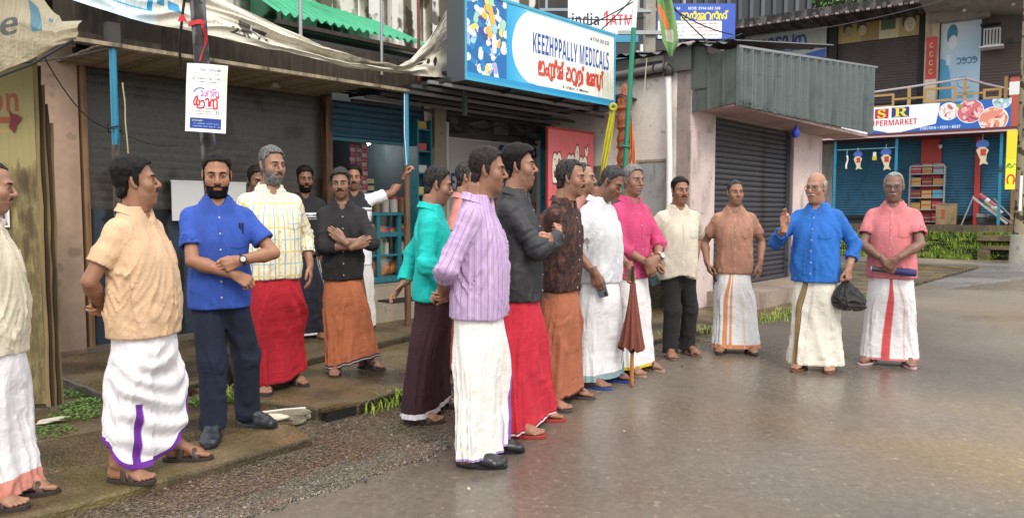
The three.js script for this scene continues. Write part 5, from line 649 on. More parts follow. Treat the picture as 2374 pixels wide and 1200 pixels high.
{ // yellow boards and pole at the right edge
  const p = at(2362, 600, 19.3), t = thing('utility_pole', 'weathered yellowish concrete pole at the right edge of the picture', 'pole', [p[0], 0, p[2]]); mesh('shaft', tubeGeo([[0, -0.2, 0], [0, 3, 0], [-0.02, 6, 0], [-0.04, 9, 0]], (u) => mix(0.15, 0.10, u), 14), std([0.30, 0.26, 0.18], 0.9, { map: rep(tStain, 0.6) }), t); mesh('band', bx(0.06, 0.9, 0.03, -0.1, 1.35, 0.13), mWhite, t); mesh('footing', new THREE.CylinderGeometry(0.19, 0.22, 0.9, 12).translate(0, 0.3, 0), mConcPole, t);
  const y = at(2352, 400, 20.4), b = thing('yellow_board', 'bright yellow board with red Malayalam letters behind the right pole', 'signboard', [y[0], y[1] - 0.45, y[2]], -0.2); mesh('panel', bx(0.62, 1.6, 0.03, 0.1, 0, 0), std([0.7, 0.62, 0.02], 0.5), b); mesh('printed_face', front(0.62, 0.8).translate(0.1, 0.4, 0.02), signMat(256, 320, (g, w, h) => { g.fillStyle = '#efe02a'; g.fillRect(0, 0, w, h); g.strokeStyle = '#5f8f2f'; scribble(g, 10, 90, 230, 70, 2, 12); mlText(g, 'ra na ra', 10, 150, 110, '#d8321e', 0.2, 0.85); }), b);
  const d = thing('doorway_board', 'brown board leaning in the dark gap right of the blue post', 'board', mkt(0.55, 0.94, -1.0), TM); mesh('panel', bx(0.7, 1.05, 0.04, 0, 0, 0), std([0.22, 0.13, 0.06], 0.8), d); mesh('frame', bx(0.05, 1.3, 0.05, 0.36, 0, 0.03), mSteel, d);
}
// ---------- the buildings and trees behind ----------
{
  const b = thing('background_building', 'dark building with an open upper floor behind the flag pole', 'building', [1.0, 0, -19]);
  mesh('wall', bx(4.6, 9, 0.3, 1.2, 0, -1.6), plaster([0.07, 0.075, 0.08]), b);
  for (let i = 0; i < 8; i++) mesh('baluster', bx(0.06, 1.2, 0.06, -0.7 + i * 0.6, 6.6, -0.9), std([0.3, 0.33, 0.34], 0.5), b);
  for (const y of [6.55, 7.2, 7.9]) mesh('rail', bx(5, 0.07, 0.07, 1.2, y, -0.9), std([0.25, 0.3, 0.33], 0.5), b);
  mesh('floor_edge', bx(4.6, 0.25, 1.0, 1.2, 5.1, -1.2), std([0.06, 0.16, 0.24], 0.6), b);
  mesh('lower_wall', bx(4.4, 2.2, 0.2, 1.4, 2.9, -0.9), plaster([0.22, 0.21, 0.20]), b); mesh('awning', bx(4.6, 0.08, 1.6, 1.3, 4.35, -0.6, undefined), std([0.20, 0.19, 0.185], 0.7, { map: rep(tStain, 0.6) }), b);
  mesh('window', bx(0.5, 0.7, 0.05, 2.0, 3.7, -0.78), mDark, b);
}
{
  const a = at(1318, 2, 17.4), t = thing('shop_sign', 'white cash machine signboard with dark and red letters above the chemist signboard', 'signboard', [a[0], 0, a[2]]);
  mesh('box', bx(1.55, 1.05, 0.1, 0.77, 5.38, -0.06), mWhite, t); mesh('printed_face', front(1.55, 1.05).translate(0.775, 5.905, 0.0), signMat(768, 520, (g, w, h) => { g.fillStyle = '#eceff0'; g.fillRect(0, 0, w, h); g.fillStyle = '#2c3050'; fit(g, 'india', 30, 420, 330, 130, 'bold'); g.fillStyle = '#e0484a'; fit(g, '1', 390, 430, 80, 175, 'bold'); fit(g, 'ATM', 470, 418, 270, 120, 'bold'); }), t);
  mesh('lower_trim', bx(1.6, 0.16, 0.12, 0.8, 5.2, -0.02, undefined), std([0.05, 0.28, 0.45], 0.5), t); mesh('support', bx(0.1, 2.6, 0.1, 1.5, 2.7, -0.15), mGrey, t);
}
{
  const a = at(1524, 90, 16.5), c = at(1706, 8, 16.5), W = c[0] - a[0], H = c[1] - a[1], t = thing('shop_sign', 'blue signboard with yellow Malayalam letters and a white notice panel', 'signboard', [a[0], a[1], a[2]]);
  mesh('box', bx(W, H, 0.1, W / 2, 0, -0.06), mGrey, t); mesh('printed_face', front(W, H).translate(W / 2, H / 2, 0), signMat(768, 360, (g, w, h) => { g.fillStyle = '#2f55b8'; g.fillRect(0, 0, w, h); g.fillStyle = '#d8dff0'; fit(g, 'M', 185, 62, 40, 26, 'bold'); fit(g, 'MOB: 9744 682 348', 300, 62, 320, 28, 'bold'); mlText(g, 'i nn sha ra nn sa vir', 230, 82, 82, '#e8d820', 0.17, 0.9); mlText(g, 'va na', 10, 82, 82, '#e8d820', 0.17, 0.9); g.fillStyle = '#eef0f2'; g.beginPath(); g.roundRect(6, 176, 630, 180, 10); g.fill(); g.strokeStyle = '#55606a'; for (let i = 0; i < 4; i++) scribble(g, 26, 214 + i * 40, 230, 20, i + 1, 4); g.strokeStyle = '#b85048'; for (let i = 0; i < 4; i++) scribble(g, 330, 210 + i * 38, 260, 20, i + 9, 4); }), t);
  for (const x of [0.25, W - 0.25]) mesh('support', bx(0.08, 2.2, 0.08, x, -2.2, -0.1), mGrey, t);
}
{
  const b = thing('background_building', 'tall dark slate building rising behind the blue signboard', 'building', [4.1, 0, -25]);
  mesh('wall', bx(6.5, 13, 0.4, 3.2, 0, -2), std([0.035, 0.042, 0.05], 0.7), b); for (let i = 0; i < 16; i++) mesh('cladding_strip', bx(0.12, 12.5, 0.1, 0.3 + i * 0.4, 0, -1.75), std([0.05 + 0.02 * (i % 3), 0.06 + 0.02 * (i % 3), 0.068 + 0.02 * (i % 3)], 0.6), b); mesh('parapet', bx(6.6, 0.3, 0.5, 3.2, 13, -1.95), mGrey, b);
  const t = thing('shop_sign', 'pale signboard with blue Malayalam letters under the tiled eave', 'signboard', mkt(-8.2, 6.45, -1.0), TM); mesh('box', bx(3.1, 1.15, 0.08, 1.55, 0, -0.05), mWhite, t);
  mesh('printed_face', front(3.1, 1.15).translate(1.55, 0.575, 0), signMat(640, 240, (g, w, h) => { g.fillStyle = '#9ca6a4'; g.fillRect(0, 0, w, h); g.fillStyle = '#b0302f'; g.beginPath(); g.moveTo(70, 60); g.lineTo(170, 70); g.lineTo(130, 130); g.lineTo(60, 130); g.fill(); g.fillStyle = '#2c4f9a'; g.beginPath(); g.arc(105, 140, 34, 0, 7); g.fill(); mlText(g, 'sa ee va na', 200, 50, 90, '#22427e', 0.17, 0.95); g.strokeStyle = '#22427e'; scribble(g, 270, 172, 200, 18, 4, 5); g.fillStyle = '#2f4fa0'; g.beginPath(); g.moveTo(300, 240); g.bezierCurveTo(450, 215, 560, 190, 640, 180); g.lineTo(640, 240); g.fill(); g.strokeStyle = '#a59a4c'; g.lineWidth = 6; g.beginPath(); g.arc(575, 110, 24, 0, 7); g.stroke(); g.fillStyle = '#30343c'; g.font = 'bold 34px sans-serif'; g.fillText('C', 540, 50); g.fillText('C', 600, 46); }), t); mesh('frame', bx(3.16, 0.05, 0.1, 1.55, 1.15, -0.04), mGrey, t);
}
// trees beyond: trunk, limbs and a crown of leaf clusters
const mLeaf = new THREE.MeshPhysicalMaterial({ color: 0xffffff, roughness: 0.55, side: THREE.DoubleSide, vertexColors: true });
const mBark = std([0.10, 0.075, 0.055], 0.9, { bumpMap: rep(tGravB, 2), bumpScale: 0.02 });
function tree(label, x, y, z, H, R0, seed, tint, n = 5200) {
  const R = rng(seed), t = thing('tree', label, 'tree', [x, y, z]), limbs = [], tips = [], br = [];
  limbs.push(tubeGeo([[0, -1, 0], [0.1, H * 0.3, 0.05], [0.05, H * 0.6, -0.1], [0.1, H * 0.85, 0]], (u) => mix(0.04 * H * 0.5, 0.02, u), 10));
  for (let i = 0; i < 16; i++) { const a = R() * 6.28, b = H * (0.30 + 0.5 * R()), r = R0 * (0.5 + 0.5 * R()), tip = [cos(a) * r, b + H * (0.05 + 0.25 * R()), sin(a) * r]; limbs.push(tubeGeo([[0.05, b, 0], [tip[0] * 0.5, mix(b, tip[1], 0.65), tip[2] * 0.5], tip], (u) => mix(0.06, 0.015, u), 7)); tips.push(tip, [tip[0] * 0.55, mix(b, tip[1], 0.8), tip[2] * 0.55]); }
  mesh('trunk', merge(limbs), mBark, t);
  const pos = [], idx = [], col = [];
  for (let i = 0; i < n; i++) { const c = tips[floor(R() * tips.length)], cr = R0 * 0.34, u = R() * 2 - 1, a = R() * 6.28, rr = cr * R() ** 0.45, s = sqrt(1 - u * u), p = [c[0] + cos(a) * s * rr, c[1] + u * rr * 0.8, c[2] + sin(a) * s * rr], L = 0.10 + 0.12 * R(), d = R() * 6.28, e = -0.2 - R() * 0.9, k = pos.length / 3, ux = cos(d) * L, uz = sin(d) * L, vx = -sin(d) * L * 0.32, vz = cos(d) * L * 0.32, q = 0.55 + 0.9 * R(), cc = [tint[0] * q, tint[1] * q, tint[2] * q];
    pos.push(...p, p[0] + ux * 0.5 + vx, p[1] + e * L * 0.4, p[2] + uz * 0.5 + vz, p[0] + ux, p[1] + e * L, p[2] + uz, p[0] + ux * 0.5 - vx, p[1] + e * L * 0.4, p[2] + uz * 0.5 - vz); col.push(...cc, ...cc, ...cc, ...cc); idx.push(k, k + 1, k + 2, k, k + 2, k + 3); }
  const cr = mesh('crown', geo(pos, idx, null, col), mLeaf, t); cr.userData.kind = 'stuff'; return t;
}
const treeSpots = [[1830, 20, 30, 11, 3.2, 'dark green tree showing above the tiled roof, left of the others'], [1930, 10, 33, 13, 3.6, 'second dark tree above the roof, between two others'], [2060, 0, 36, 15, 4.2, 'tall bushy green tree high above the upper eave'], [2200, -20, 38, 16, 4.5, 'broad green tree behind the roof corner'], [2340, 10, 34, 14, 4.2, 'green tree above the right end of the roof'], [1740, 0, 36, 15, 3.8, 'deep green tree beside the slate building'], [1560, -60, 40, 18, 5, 'distant tall tree behind the dark building']];
treeSpots.forEach(([px, py, d, H, R0, l], i) => { const p = at(px, 487, d); tree(l, p[0], 0, p[2], H, R0, 50 + i * 7, i % 2 ? [0.045, 0.11, 0.022] : [0.06, 0.14, 0.03], 7000); });
{ const g = gridGeo(60, 14, (u, v) => { const a = mix(-0.2, 1.25, u), r = mix(42, 90, v); return [sin(a) * r, -1 + 22 * sstep(0, 1, v) + 2.5 * vn(u * 14, v * 4, 3) * v, -cos(a) * r]; }, (u, v) => [u * 60, v * 20]); tag(mesh('hill', g, std([0.03, 0.055, 0.02], 0.95, { map: rep(tMoss, 0.2) }), scene), 'dark wooded hillside rising behind the buildings', null, null, 'structure');
  const R = rng(91), pos = [], idx = [], col = []; for (let i = 0; i < 26000; i++) { const a = mix(0.15, 0.85, R()), v = R(), r = mix(43, 80, v), x = sin(a) * r, z = -cos(a) * r, y = -1 + 22 * sstep(0, 1, v) + R() ** 2 * 5, L = 0.25 + 0.35 * R(), d = R() * 6.28, k = pos.length / 3, q = 0.5 + R(), cc = [0.05 * q, 0.115 * q, 0.025 * q]; pos.push(x, y, z, x + cos(d) * L, y + (R() - 0.6) * L, z + sin(d) * L, x + cos(d + 1) * L, y - L * (0.4 + R()), z + sin(d + 1) * L); col.push(...cc, ...cc, ...cc); idx.push(k, k + 1, k + 2); }
  tag(mesh('woodland', geo(pos, idx, null, col), mLeaf, scene), 'mass of far green foliage covering the hillside', null, null, 'stuff'); }
// houses across the road, behind the camera: what the wet road and the shaded fronts mirror is mostly open sky
// ---------- people ----------
const SKIN = { dark: [0.19, 0.095, 0.06], mid: [0.30, 0.16, 0.10], light: [0.34, 0.19, 0.125] };
const skinMat = new THREE.MeshPhysicalMaterial({ vertexColors: true, roughness: 0.46, specularIntensity: 0.8 });
const hairBump = dataTex(256, 256, (x, y) => 0.5 + 0.5 * pn(x * 1, y * 0.12, 64, 3) * 1 + 0.2 * pn(x, y, 32, 8));
const hairMats = new Map();
function hairMat(c) { const k = c.join(); if (!hairMats.has(k)) hairMats.set(k, new THREE.MeshPhysicalMaterial({ vertexColors: true, roughness: 0.6, specularIntensity: 0.3, side: THREE.DoubleSide })); return hairMats.get(k); }
const clothCache = new Map();
function clothMat(c, rough = 0.85, map = null) {
  const k = c.join() + rough; if (!map && clothCache.has(k)) return clothCache.get(k);
  const m = new THREE.MeshPhysicalMaterial({ color: map ? 0xffffff : lin(...c), map: map ?? rep(mottle, 1.3), roughness: rough, side: THREE.DoubleSide, bumpMap: rep(crumple, 2.1, 2.1), bumpScale: 0.006, sheen: 0.2, sheenRoughness: 0.6, sheenColor: map ? lin(0.3, 0.3, 0.3) : lin(...c.map((x) => x * 0.9 + 0.02)) });
  if (!map) clothCache.set(k, m); return m;
}
const leather = std([0.045, 0.025, 0.018], 0.55), blackShoe = new THREE.MeshPhysicalMaterial({ color: lin(0.012, 0.013, 0.016), roughness: 0.33, side: THREE.DoubleSide }), soleDark = std([0.03, 0.022, 0.018], 0.8);
const buttonMat = std([0.5, 0.48, 0.42], 0.4), blackPlastic = std([0.012, 0.012, 0.014], 0.3), metalMat = std([0.5, 0.5, 0.5], 0.3, { metalness: 0.9 });

function armIK(S, W, pole, a = 0.285, b = 0.255) {
  let d = sub(W, S), L = len(d); if (L > (a + b) * 0.995) { W = add(S, mul(d, (a + b) * 0.995 / L)); d = sub(W, S); L = len(d); }
  const n = mul(d, 1 / L), x = (a * a - b * b + L * L) / (2 * L), h = sqrt(max(a * a - x * x, 0)), p = nrm(sub(pole, mul(n, dot(pole, n))));
  return { S, E: add(S, add(mul(n, x), mul(p, h))), W };
}
const HAND = { relax: [0.3, 0.45, 0.3, 0.4], curl: [0.75, 0.9, 0.5, 0.6], fist: [1.25, 1.45, 0.8, 0.9], flat: [0.08, 0.12, 0.08, 0.1], grip: [0.9, 1.1, 0.6, 0.9], hold: [0.55, 0.85, 0.6, 0.7], ok: [0.35, 0.5, 0.35, 0.9] };
// a hand in its own frame: wrist at 0, fingers along +y, palm faces +z, thumb on side s of x
function handSDF(s, pose) {
  const [c1, c2, c3, th] = HAND[pose] ?? pose, B = [];
  for (let f = 0; f < 4; f++) {
    const x = (-0.030 + f * 0.0205) * -s, y0 = 0.084 + [-0.004, 0.004, 0.003, -0.008][f === 0 ? 0 : f === 1 ? 1 : f === 2 ? 2 : 3] * 1, L = [0.040, 0.044, 0.041, 0.032][f], r = [0.0092, 0.0095, 0.009, 0.008][f];
    const k = pose === 'ok' && f === 0 ? 1.9 : 1 + (f - 1.5) * 0.09; let p = [x, y0, 0], a = 0; const fan = (f - 1.5) * (pose === 'flat' || pose === 'ok' ? 0.09 : 0.03) * s;
    for (const [ang, ll, rr] of [[c1 * k, L, r], [c2 * k, L * 0.62, r * 0.92], [c3 * k, L * 0.5, r * 0.84]]) { a += ang; const q = add(p, [sin(-fan) * ll * -1, cos(a) * ll, sin(a) * ll]); B.push([p, q, rr, rr * 0.95]); p = q; }
  }
  const t0 = [s * 0.022, 0.022, 0.006], t1 = [s * (0.046 - 0.012 * th), 0.052, 0.014 + 0.02 * th], t2 = [s * (0.056 - 0.026 * th), 0.083, 0.018 + 0.032 * th], t3 = [s * (0.058 - 0.036 * th), 0.105, 0.020 + 0.04 * th];
  return (x, y, z) => {
    let d = rc(x, y, z, [0, -0.04, 0], [0, 0.005, 0], 0.027, 0.026);
    const zz = z * 1.75; // the palm is flat
    d = smin(d, smin(rc(x, y, zz, [s * 0.010, 0.012, 0], [s * 0.026, 0.078, 0], 0.024, 0.0195), rc(x, y, zz, [-s * 0.012, 0.012, 0], [-s * 0.026, 0.070, 0], 0.022, 0.019), 0.02) * 0.75, 0.018);
    d = smin(d, rc(x, y, z, [0, 0.03, 0], [0, 0.078, 0], 0.015, 0.0135), 0.012);
    let f = 1; for (const b of B) f = min(f, rc(x, y, z, ...b));
    d = smin(d, f, 0.007);
    const t = min(rc(x, y, z, t0, t1, 0.0165, 0.0125), min(rc(x, y, z, t1, t2, 0.0115, 0.0105), rc(x, y, z, t2, t3, 0.0105, 0.0085)));
    return smin(d, t, 0.010);
  };
}
function footSDF(s) { // s = +1 left; ankle over the origin, toes to +z, sole at y = 0
  const toes = []; for (let i = 0; i < 5; i++) { const x = -s * (0.030 - i * 0.0165), L = [0.196, 0.194, 0.184, 0.172, 0.158][i], r = [0.0135, 0.0098, 0.0092, 0.0088, 0.0085][i]; toes.push([[x * 0.92, 0.018, L - 0.062], [x, r, L - r], r * 1.05, r]); }
  return (x, y, z) => {
    let d = rc(x, y, z, [0, 0.20, -0.012], [0, 0.10, -0.008], 0.045, 0.034);
    d = smin(d, rc(x, y, z, [0, 0.09, -0.012], [0, 0.032, -0.030], 0.031, 0.030), 0.03);
    d = smin(d, rc(x / 1.25, y, z, [0, 0.072, 0.02], [0, 0.030, 0.115], 0.032, 0.021), 0.03);
    d = smin(d, ell(x, y, z, [-s * 0.002, 0.022, 0.118], [0.047, 0.021, 0.042]), 0.02);
    d = smin(d, rc(x, y, z, [s * 0.008, 0.022, -0.02], [s * 0.014, 0.02, 0.11], 0.027, 0.025), 0.02);
    for (const s2 of [-1, 1]) d = smin(d, hypot(x - s2 * 0.034, y - 0.078, z + 0.008) - 0.012, 0.012);
    let f = 1; for (const b of toes) f = min(f, rc(x, y, z, ...b));
    d = smin(d, f, 0.008);
    return max(d, -y);
  };
}
const soleLine = (s) => { const p = []; for (let i = 0; i < 40; i++) { const a = i / 40 * 2 * PI, zz = cos(a), w = zz > 0 ? 0.050 : 0.037; p.push([sin(a) * mix(0.040, w, sstep(-0.6, 0.5, zz)) + (zz > 0 ? -s * 0.006 * zz : 0), 0.068 + cos(a) * 0.138]); } return p; };
function soleGeo(s, t, grow = 1) {
  const sh = new THREE.Shape(soleLine(s).map(([x, z]) => new THREE.Vector2(x * grow, -z)));
  const g = new THREE.ExtrudeGeometry(sh, { depth: t - 0.006, bevelEnabled: true, bevelSize: 0.003, bevelThickness: 0.003, bevelSegments: 2, curveSegments: 4 });
  return g.rotateX(-PI / 2).translate(0, 0.003, 0);
}
function strapGeo(z0, z1, wx, h, x0 = 0, tilt = 0) { // a band over the foot from side to side
  return gridGeo(18, 6, (u, v) => { const a = (u - 0.5) * PI * 1.06, q = v < 0.5 ? v * 2 : 2 - v * 2, out = v < 0.5 ? 0.0035 : 0; const zz = mix(z0, z1, q) + tilt * (u - 0.5), hh = h(zz); return [x0 + sin(a) * (wx(zz) + out), max(0.016, 0.018 + cos(a) * (hh - 0.018) + out), zz]; });
}
function headSDF(F) {
  const w = F.w ?? 1, j = F.jaw ?? 1, n = F.nose ?? 1, fat = F.fat ?? 0;
  return (x, y, z) => {
    const ax = abs(x);
    let d = ell(x, y, z, [0, 0.036, -0.014], [0.074 * w, 0.083, 0.098]);
    d = smin(d, ell(x, y, z, [0, -0.030, 0.026], [0.060 * w, 0.085, 0.062]), 0.03);
    d = smin(d, ell(x, y, z, [0, -0.072, 0.030], [(0.050 + fat * 0.012) * j * w, 0.042, 0.052]), 0.03);
    d = smin(d, ell(x, y, z, [0, -0.100, 0.066], [0.021, 0.018, 0.018]), 0.022);
    d = smin(d, ell(ax, y, z, [0.042, -0.026, 0.056], [0.026 + fat * 0.006, 0.028, 0.026]), 0.022);
    if (fat) d = smin(d, ell(x, y, z, [0, -0.108, 0.022], [0.046, 0.026, 0.046]), 0.03);
    d = smin(d, rc(ax, y, z, [0.012, 0.024, 0.086], [0.044, 0.023, 0.070], 0.011, 0.010), 0.018);
    d = smax(d, -ell(ax, y, z, [0.031, 0.000, 0.098], [0.021, 0.013, 0.020]), 0.012);
    d = smin(d, ell(ax, y, z, [0.031, 0.001, 0.073], [0.0165, 0.0125, 0.0135]), 0.006);
    d = smin(d, rc(x, y, z, [0, 0.014, 0.086], [0, -0.022, 0.106 + 0.006 * n], 0.0085, 0.0105 * n), 0.014);
    d = smin(d, ell(x, y, z, [0, -0.030, 0.106 + 0.006 * n], [0.0135 * n, 0.0115, 0.013]), 0.008);
    d = smin(d, ell(ax, y, z, [0.0145 * n, -0.033, 0.095], [0.0085, 0.009, 0.012]), 0.006);
    d = smax(d, -ell(ax, y, z, [0.0075, -0.0415, 0.102], [0.0042, 0.004, 0.006]), 0.003);
    d = smin(d, ell(x, y, z, [0, -0.062, 0.078], [0.028, 0.022, 0.018]), 0.016);
    d = smin(d, rc(ax, y, z, [0, -0.0575, 0.0945], [0.021, -0.0620, 0.082], 0.0062, 0.003), 0.006);
    d = smin(d, rc(ax, y, z, [0, -0.0700, 0.0925], [0.019, -0.0655, 0.083], 0.0068, 0.003), 0.006);
    d = smax(d, -rc(ax, y, z, [0, -0.0637, 0.102], [0.024, -0.0645, 0.088], 0.0022, 0.0016), 0.003);
    const ex = ax - 0.0765 * w, cs = 0.94, sn = 0.34, ez = (z + 0.012) * cs - (ex) * sn, e2 = ex * cs + (z + 0.012) * sn, tl = ez + (y + 0.002) * 0.22;
    let ear = ell(e2, y + 0.002, tl, [0, 0, 0], [0.0075, 0.033, 0.019]);
    ear = smax(ear, -ell(e2, y - 0.003, tl, [0.009, 0, 0.002], [0.006, 0.020, 0.0105]), 0.004);
    d = smin(d, ear, 0.006);
    return smin(d, rc(x, y, z, [0, -0.06, -0.018], [0, -0.16, -0.028], (0.056 + fat * 0.006) * 1, 0.060 + fat * 0.008), 0.03);
  };
}
const HL = [[0, 0.088], [35, 0.082], [52, 0.056], [66, 0.035], [74, -0.022], [88, -0.022], [98, 0.022], [110, 0.012], [122, -0.03], [140, -0.062], [180, -0.072]];
const HR = [[0, 0.088], [22, 0.092], [42, 0.096], [58, 0.062], [68, 0.035], [75, -0.02], [88, -0.02], [98, 0.022], [110, 0.012], [122, -0.03], [140, -0.062], [180, -0.072]];
const frontZ = (f, x, y, z0 = 0.35) => { let z = z0; for (let i = 0; i < 60; i++) { const d = f(x, y, z); if (d < 0.0004) break; z -= d * 0.7; } return z; };

function buildHead(c, root, M, bodyGeos, hs) {
  const F = c.face ?? {}, f = headSDF(F), sk = c.skin, H = c.hair ?? {}, hc = H.c ?? [0.011, 0.009, 0.009], st = F.stubble ?? 0.25, S = c.seed ?? 1;
  const m = isoMesh(f, [-0.105, -0.150, -0.125], [0.105, 0.135, 0.135], hs);
  const col = (x, y, z) => {
    let k = [...sk]; const v = 1 + 0.10 * fbm(x * 60 + S, y * 60, z * 60, 3); k = mul(k, v);
    const lip = (1 - sstep(0.021, 0.028, abs(x) + abs(y + 0.064) * 0.6)) * (1 - sstep(0.008, 0.0125, abs(y + 0.0637))) * sstep(0.074, 0.082, z);
    k = lerp3(k, [sk[0] * 0.88, sk[1] * 0.62, sk[2] * 0.64], lip * 0.9);
    const az = atan2(abs(x), z + 0.01) * 57.3, br = keys([[0, -0.043], [18, -0.043], [40, -0.05], [60, -0.02], [80, 0.0]], az), be = sstep(br + 0.008, br - 0.008, y) * sstep(95, 78, az) * (1 - lip) * sstep(-0.128, -0.112, y);
    k = lerp3(k, lerp3(k, mul(add(hc, [0.02, 0.02, 0.02]), 1), 0.5), be * st * (0.8 + 0.6 * vn(x * 300, y * 300, z * 300)));
    return k;
  };
  const c0 = []; for (let i = 0; i < m.pos.length; i += 3) c0.push(...col(m.pos[i], m.pos[i + 1], m.pos[i + 2]));
  bodyGeos.push(geo(m.pos, m.idx, null, c0).applyMatrix4(M));
  // eyes
  const eg = [];
  for (const s of [-1, 1]) {
    const z = frontZ(f, s * 0.031, 0.002, 0.16);
    const sq = F.squint ?? 1;
    eg.push(paint(bake(new THREE.SphereGeometry(1, 16, 10), [s * 0.031, 0.0015, z - 0.0035], [0, s * 0.22, 0], [0.0122, 0.0042 * sq, 0.0055]), [0.36, 0.32, 0.29]));
    eg.push(paint(bake(new THREE.SphereGeometry(1, 12, 8), [s * 0.031 + (F.gaze ?? 0) * 0.004, 0.0018, z - 0.0001], [0, s * 0.1, 0], [0.0058, 0.0046 * sq, 0.0033]), [0.012, 0.007, 0.005]));
    const lid = []; for (let i = 0; i <= 8; i++) { const t = i / 8 * 2 - 1, x = s * (0.031 + t * 0.0150), y = 0.0020 + 0.0050 * sq * (1 - t * t) - 0.001 * t; lid.push([x, y, max(frontZ(f, x, y, 0.16), z - 0.004 * abs(t) + 0.0012)]); }
    eg.push(paint(tubeGeo(lid, (u) => 0.0018 * (0.5 + sin(u * PI)), 6), [0.02, 0.012, 0.01]));
    mesh('eye', merge(eg.splice(0)).applyMatrix4(M), M_eye, root);
  }
  // brows
  const hm = hairMat(hc), bc = F.brow ?? lerp3(hc, [0.012, 0.01, 0.01], 0.5);
  for (const s of [-1, 1]) { const p = []; for (let i = 0; i <= 9; i++) { const t = i / 9, x = s * mix(0.011, 0.052, t), y = 0.0205 + 0.0065 * sin(t * 2.3) - 0.004 * t; p.push([x, y, frontZ(f, x, y, 0.16) - 0.0002]); } mesh('eyebrow', paint(tubeGeo(p, (u) => 0.0044 * (0.55 + 0.6 * sin(min(1, u * 1.5) * PI * 0.6)) * (1 - u * u * 0.5), 7, 0.5), bc).applyMatrix4(M), hm, root); }
  // moustache
  if (F.moustache) {
    const p = [], W = F.moustache.w ?? 0.033, r0 = F.moustache.r ?? 0.0075, mc = F.moustache.c ?? hc; for (let i = 0; i <= 16; i++) { const t = i / 8 - 1, x = t * W, y = -0.0500 - 0.010 * t * t - (abs(t) < 0.1 ? 0.001 : 0); p.push([x, y, frontZ(f, x, y, 0.16) + 0.0005]); }
    const g = tubeGeo(p, (u) => r0 * (0.35 + 0.75 * (1 - abs(u * 2 - 1) ** 2.2)) * (abs(u - 0.5) < 0.04 ? 0.88 : 1), 8, 0.62, [0, 1, 0]); const P = g.attributes.position, cc = [];
    for (let i = 0; i < P.count; i++) { const v = 1 + 0.5 * vn(P.getX(i) * 500, P.getY(i) * 260, 3); cc.push(mc[0] * v, mc[1] * v, mc[2] * v); P.setY(i, P.getY(i) + 0.0012 * vn(P.getX(i) * 420, 1, P.getZ(i) * 200)); }
    g.setAttribute('color', new THREE.Float32BufferAttribute(cc, 3)); g.computeVertexNormals();
    mesh('moustache', g.applyMatrix4(M), hm, root);
  }
  const hairCol = (c2, gray) => (x, y, z) => { const v = 0.75 + 0.45 * vn(x * 240 + S, y * 90, z * 240) + 0.2 * vn(x * 600, y * 200, z * 600), g = (gray ?? 0) * sstep(-0.35, 0.5, vn(x * 150, y * 60 + S, z * 150) + 0.2); const G2 = 0.16 + 0.14 * (gray ?? 0); return [mix(c2[0], G2, g) * v, mix(c2[1], G2 * 0.97, g) * v, mix(c2[2], G2 * 0.94, g) * v]; };
  const strand = (x, y, z) => 0.0022 * vn(x * 150 + S, y * 45, z * 130) + 0.0016 * vn(x * 320, y * 120 + S, z * 320);
  if (F.beard) {
    const fb = (x, y, z) => { const az = atan2(abs(x), z + 0.01) * 57.3, br = keys([[0, -0.074], [12, -0.074], [16, -0.05], [30, -0.052], [46, -0.046], [62, -0.022], [78, 0.004]], az); return max(max(f(x, y, z) - (F.beard.t ?? 0.004) - strand(x, y, z), (y - br) * 0.8), max((az - 84) * 0.0012, -0.128 - y)); };
    const b = isoMesh(fb, [-0.09, -0.14, -0.02], [0.09, 0.02, 0.12], hs), cf = hairCol(F.beard.c ?? hc, F.beard.grey), cc = []; for (let i = 0; i < b.pos.length; i += 3) cc.push(...cf(b.pos[i], b.pos[i + 1], b.pos[i + 2]));
    mesh('beard', geo(b.pos, b.idx, null, cc).applyMatrix4(M), hm, root);
  }
  const kind = H.kind ?? 'full', line = kind === 'full' ? HL : HR, tt = (H.top ?? 0.015) * 0.8, ts = (H.side ?? 0.0055) * 0.75;
  const fh = (x, y, z) => {
    const az = atan2(abs(x), z + 0.012) * 57.3; let t = mix(ts, tt, sstep(0.02, 0.09, y)); if (H.quiff) t += H.quiff * sstep(0.02, 0.09, z) * sstep(0.05, 0.09, y); if (H.back) t += H.back * sstep(-0.04, -0.09, z);
    const base = min(ell(x, y, z, [0, 0.036, -0.014], [0.074 * (F.w ?? 1), 0.083, 0.098]), rc(x, y, z, [0, -0.04, -0.045], [0, -0.09, -0.035], 0.053, 0.05));
    const head = smin(base, ell(x, y, z, [0, -0.01, 0.012], [0.066 * (F.w ?? 1), 0.07, 0.06]), 0.03);
    let d = smax(head - t - strand(x, y, z) - 0.003 * vn(x * 30 + S, y * 30, z * 30) - 0.0025 * crease(vn(x * 75 + S, y * 38, z * 75)), (keys(line, az) + 0.004 * vn(x * 90 + S, 2, z * 90) - y) * 0.75, 0.006);
    if (kind === 'bald') d = smax(d, (y - keys([[60, 0.03], [90, 0.055], [130, 0.052], [180, 0.035]], az)) * 0.8, 0.012);
    if (kind === 'thin') d = smax(d, ((66 - az) * 0.0016), 0.008);
    return d;
  };
  const b = isoMesh(fh, [-0.11, -0.125, -0.145], [0.11, 0.165, 0.135], hs * 1.05), cf = hairCol(hc, H.grey), cc = []; for (let i = 0; i < b.pos.length; i += 3) cc.push(...cf(b.pos[i], b.pos[i + 1], b.pos[i + 2]));
  mesh('hair', geo(b.pos, b.idx, null, cc).applyMatrix4(M), hm, root);
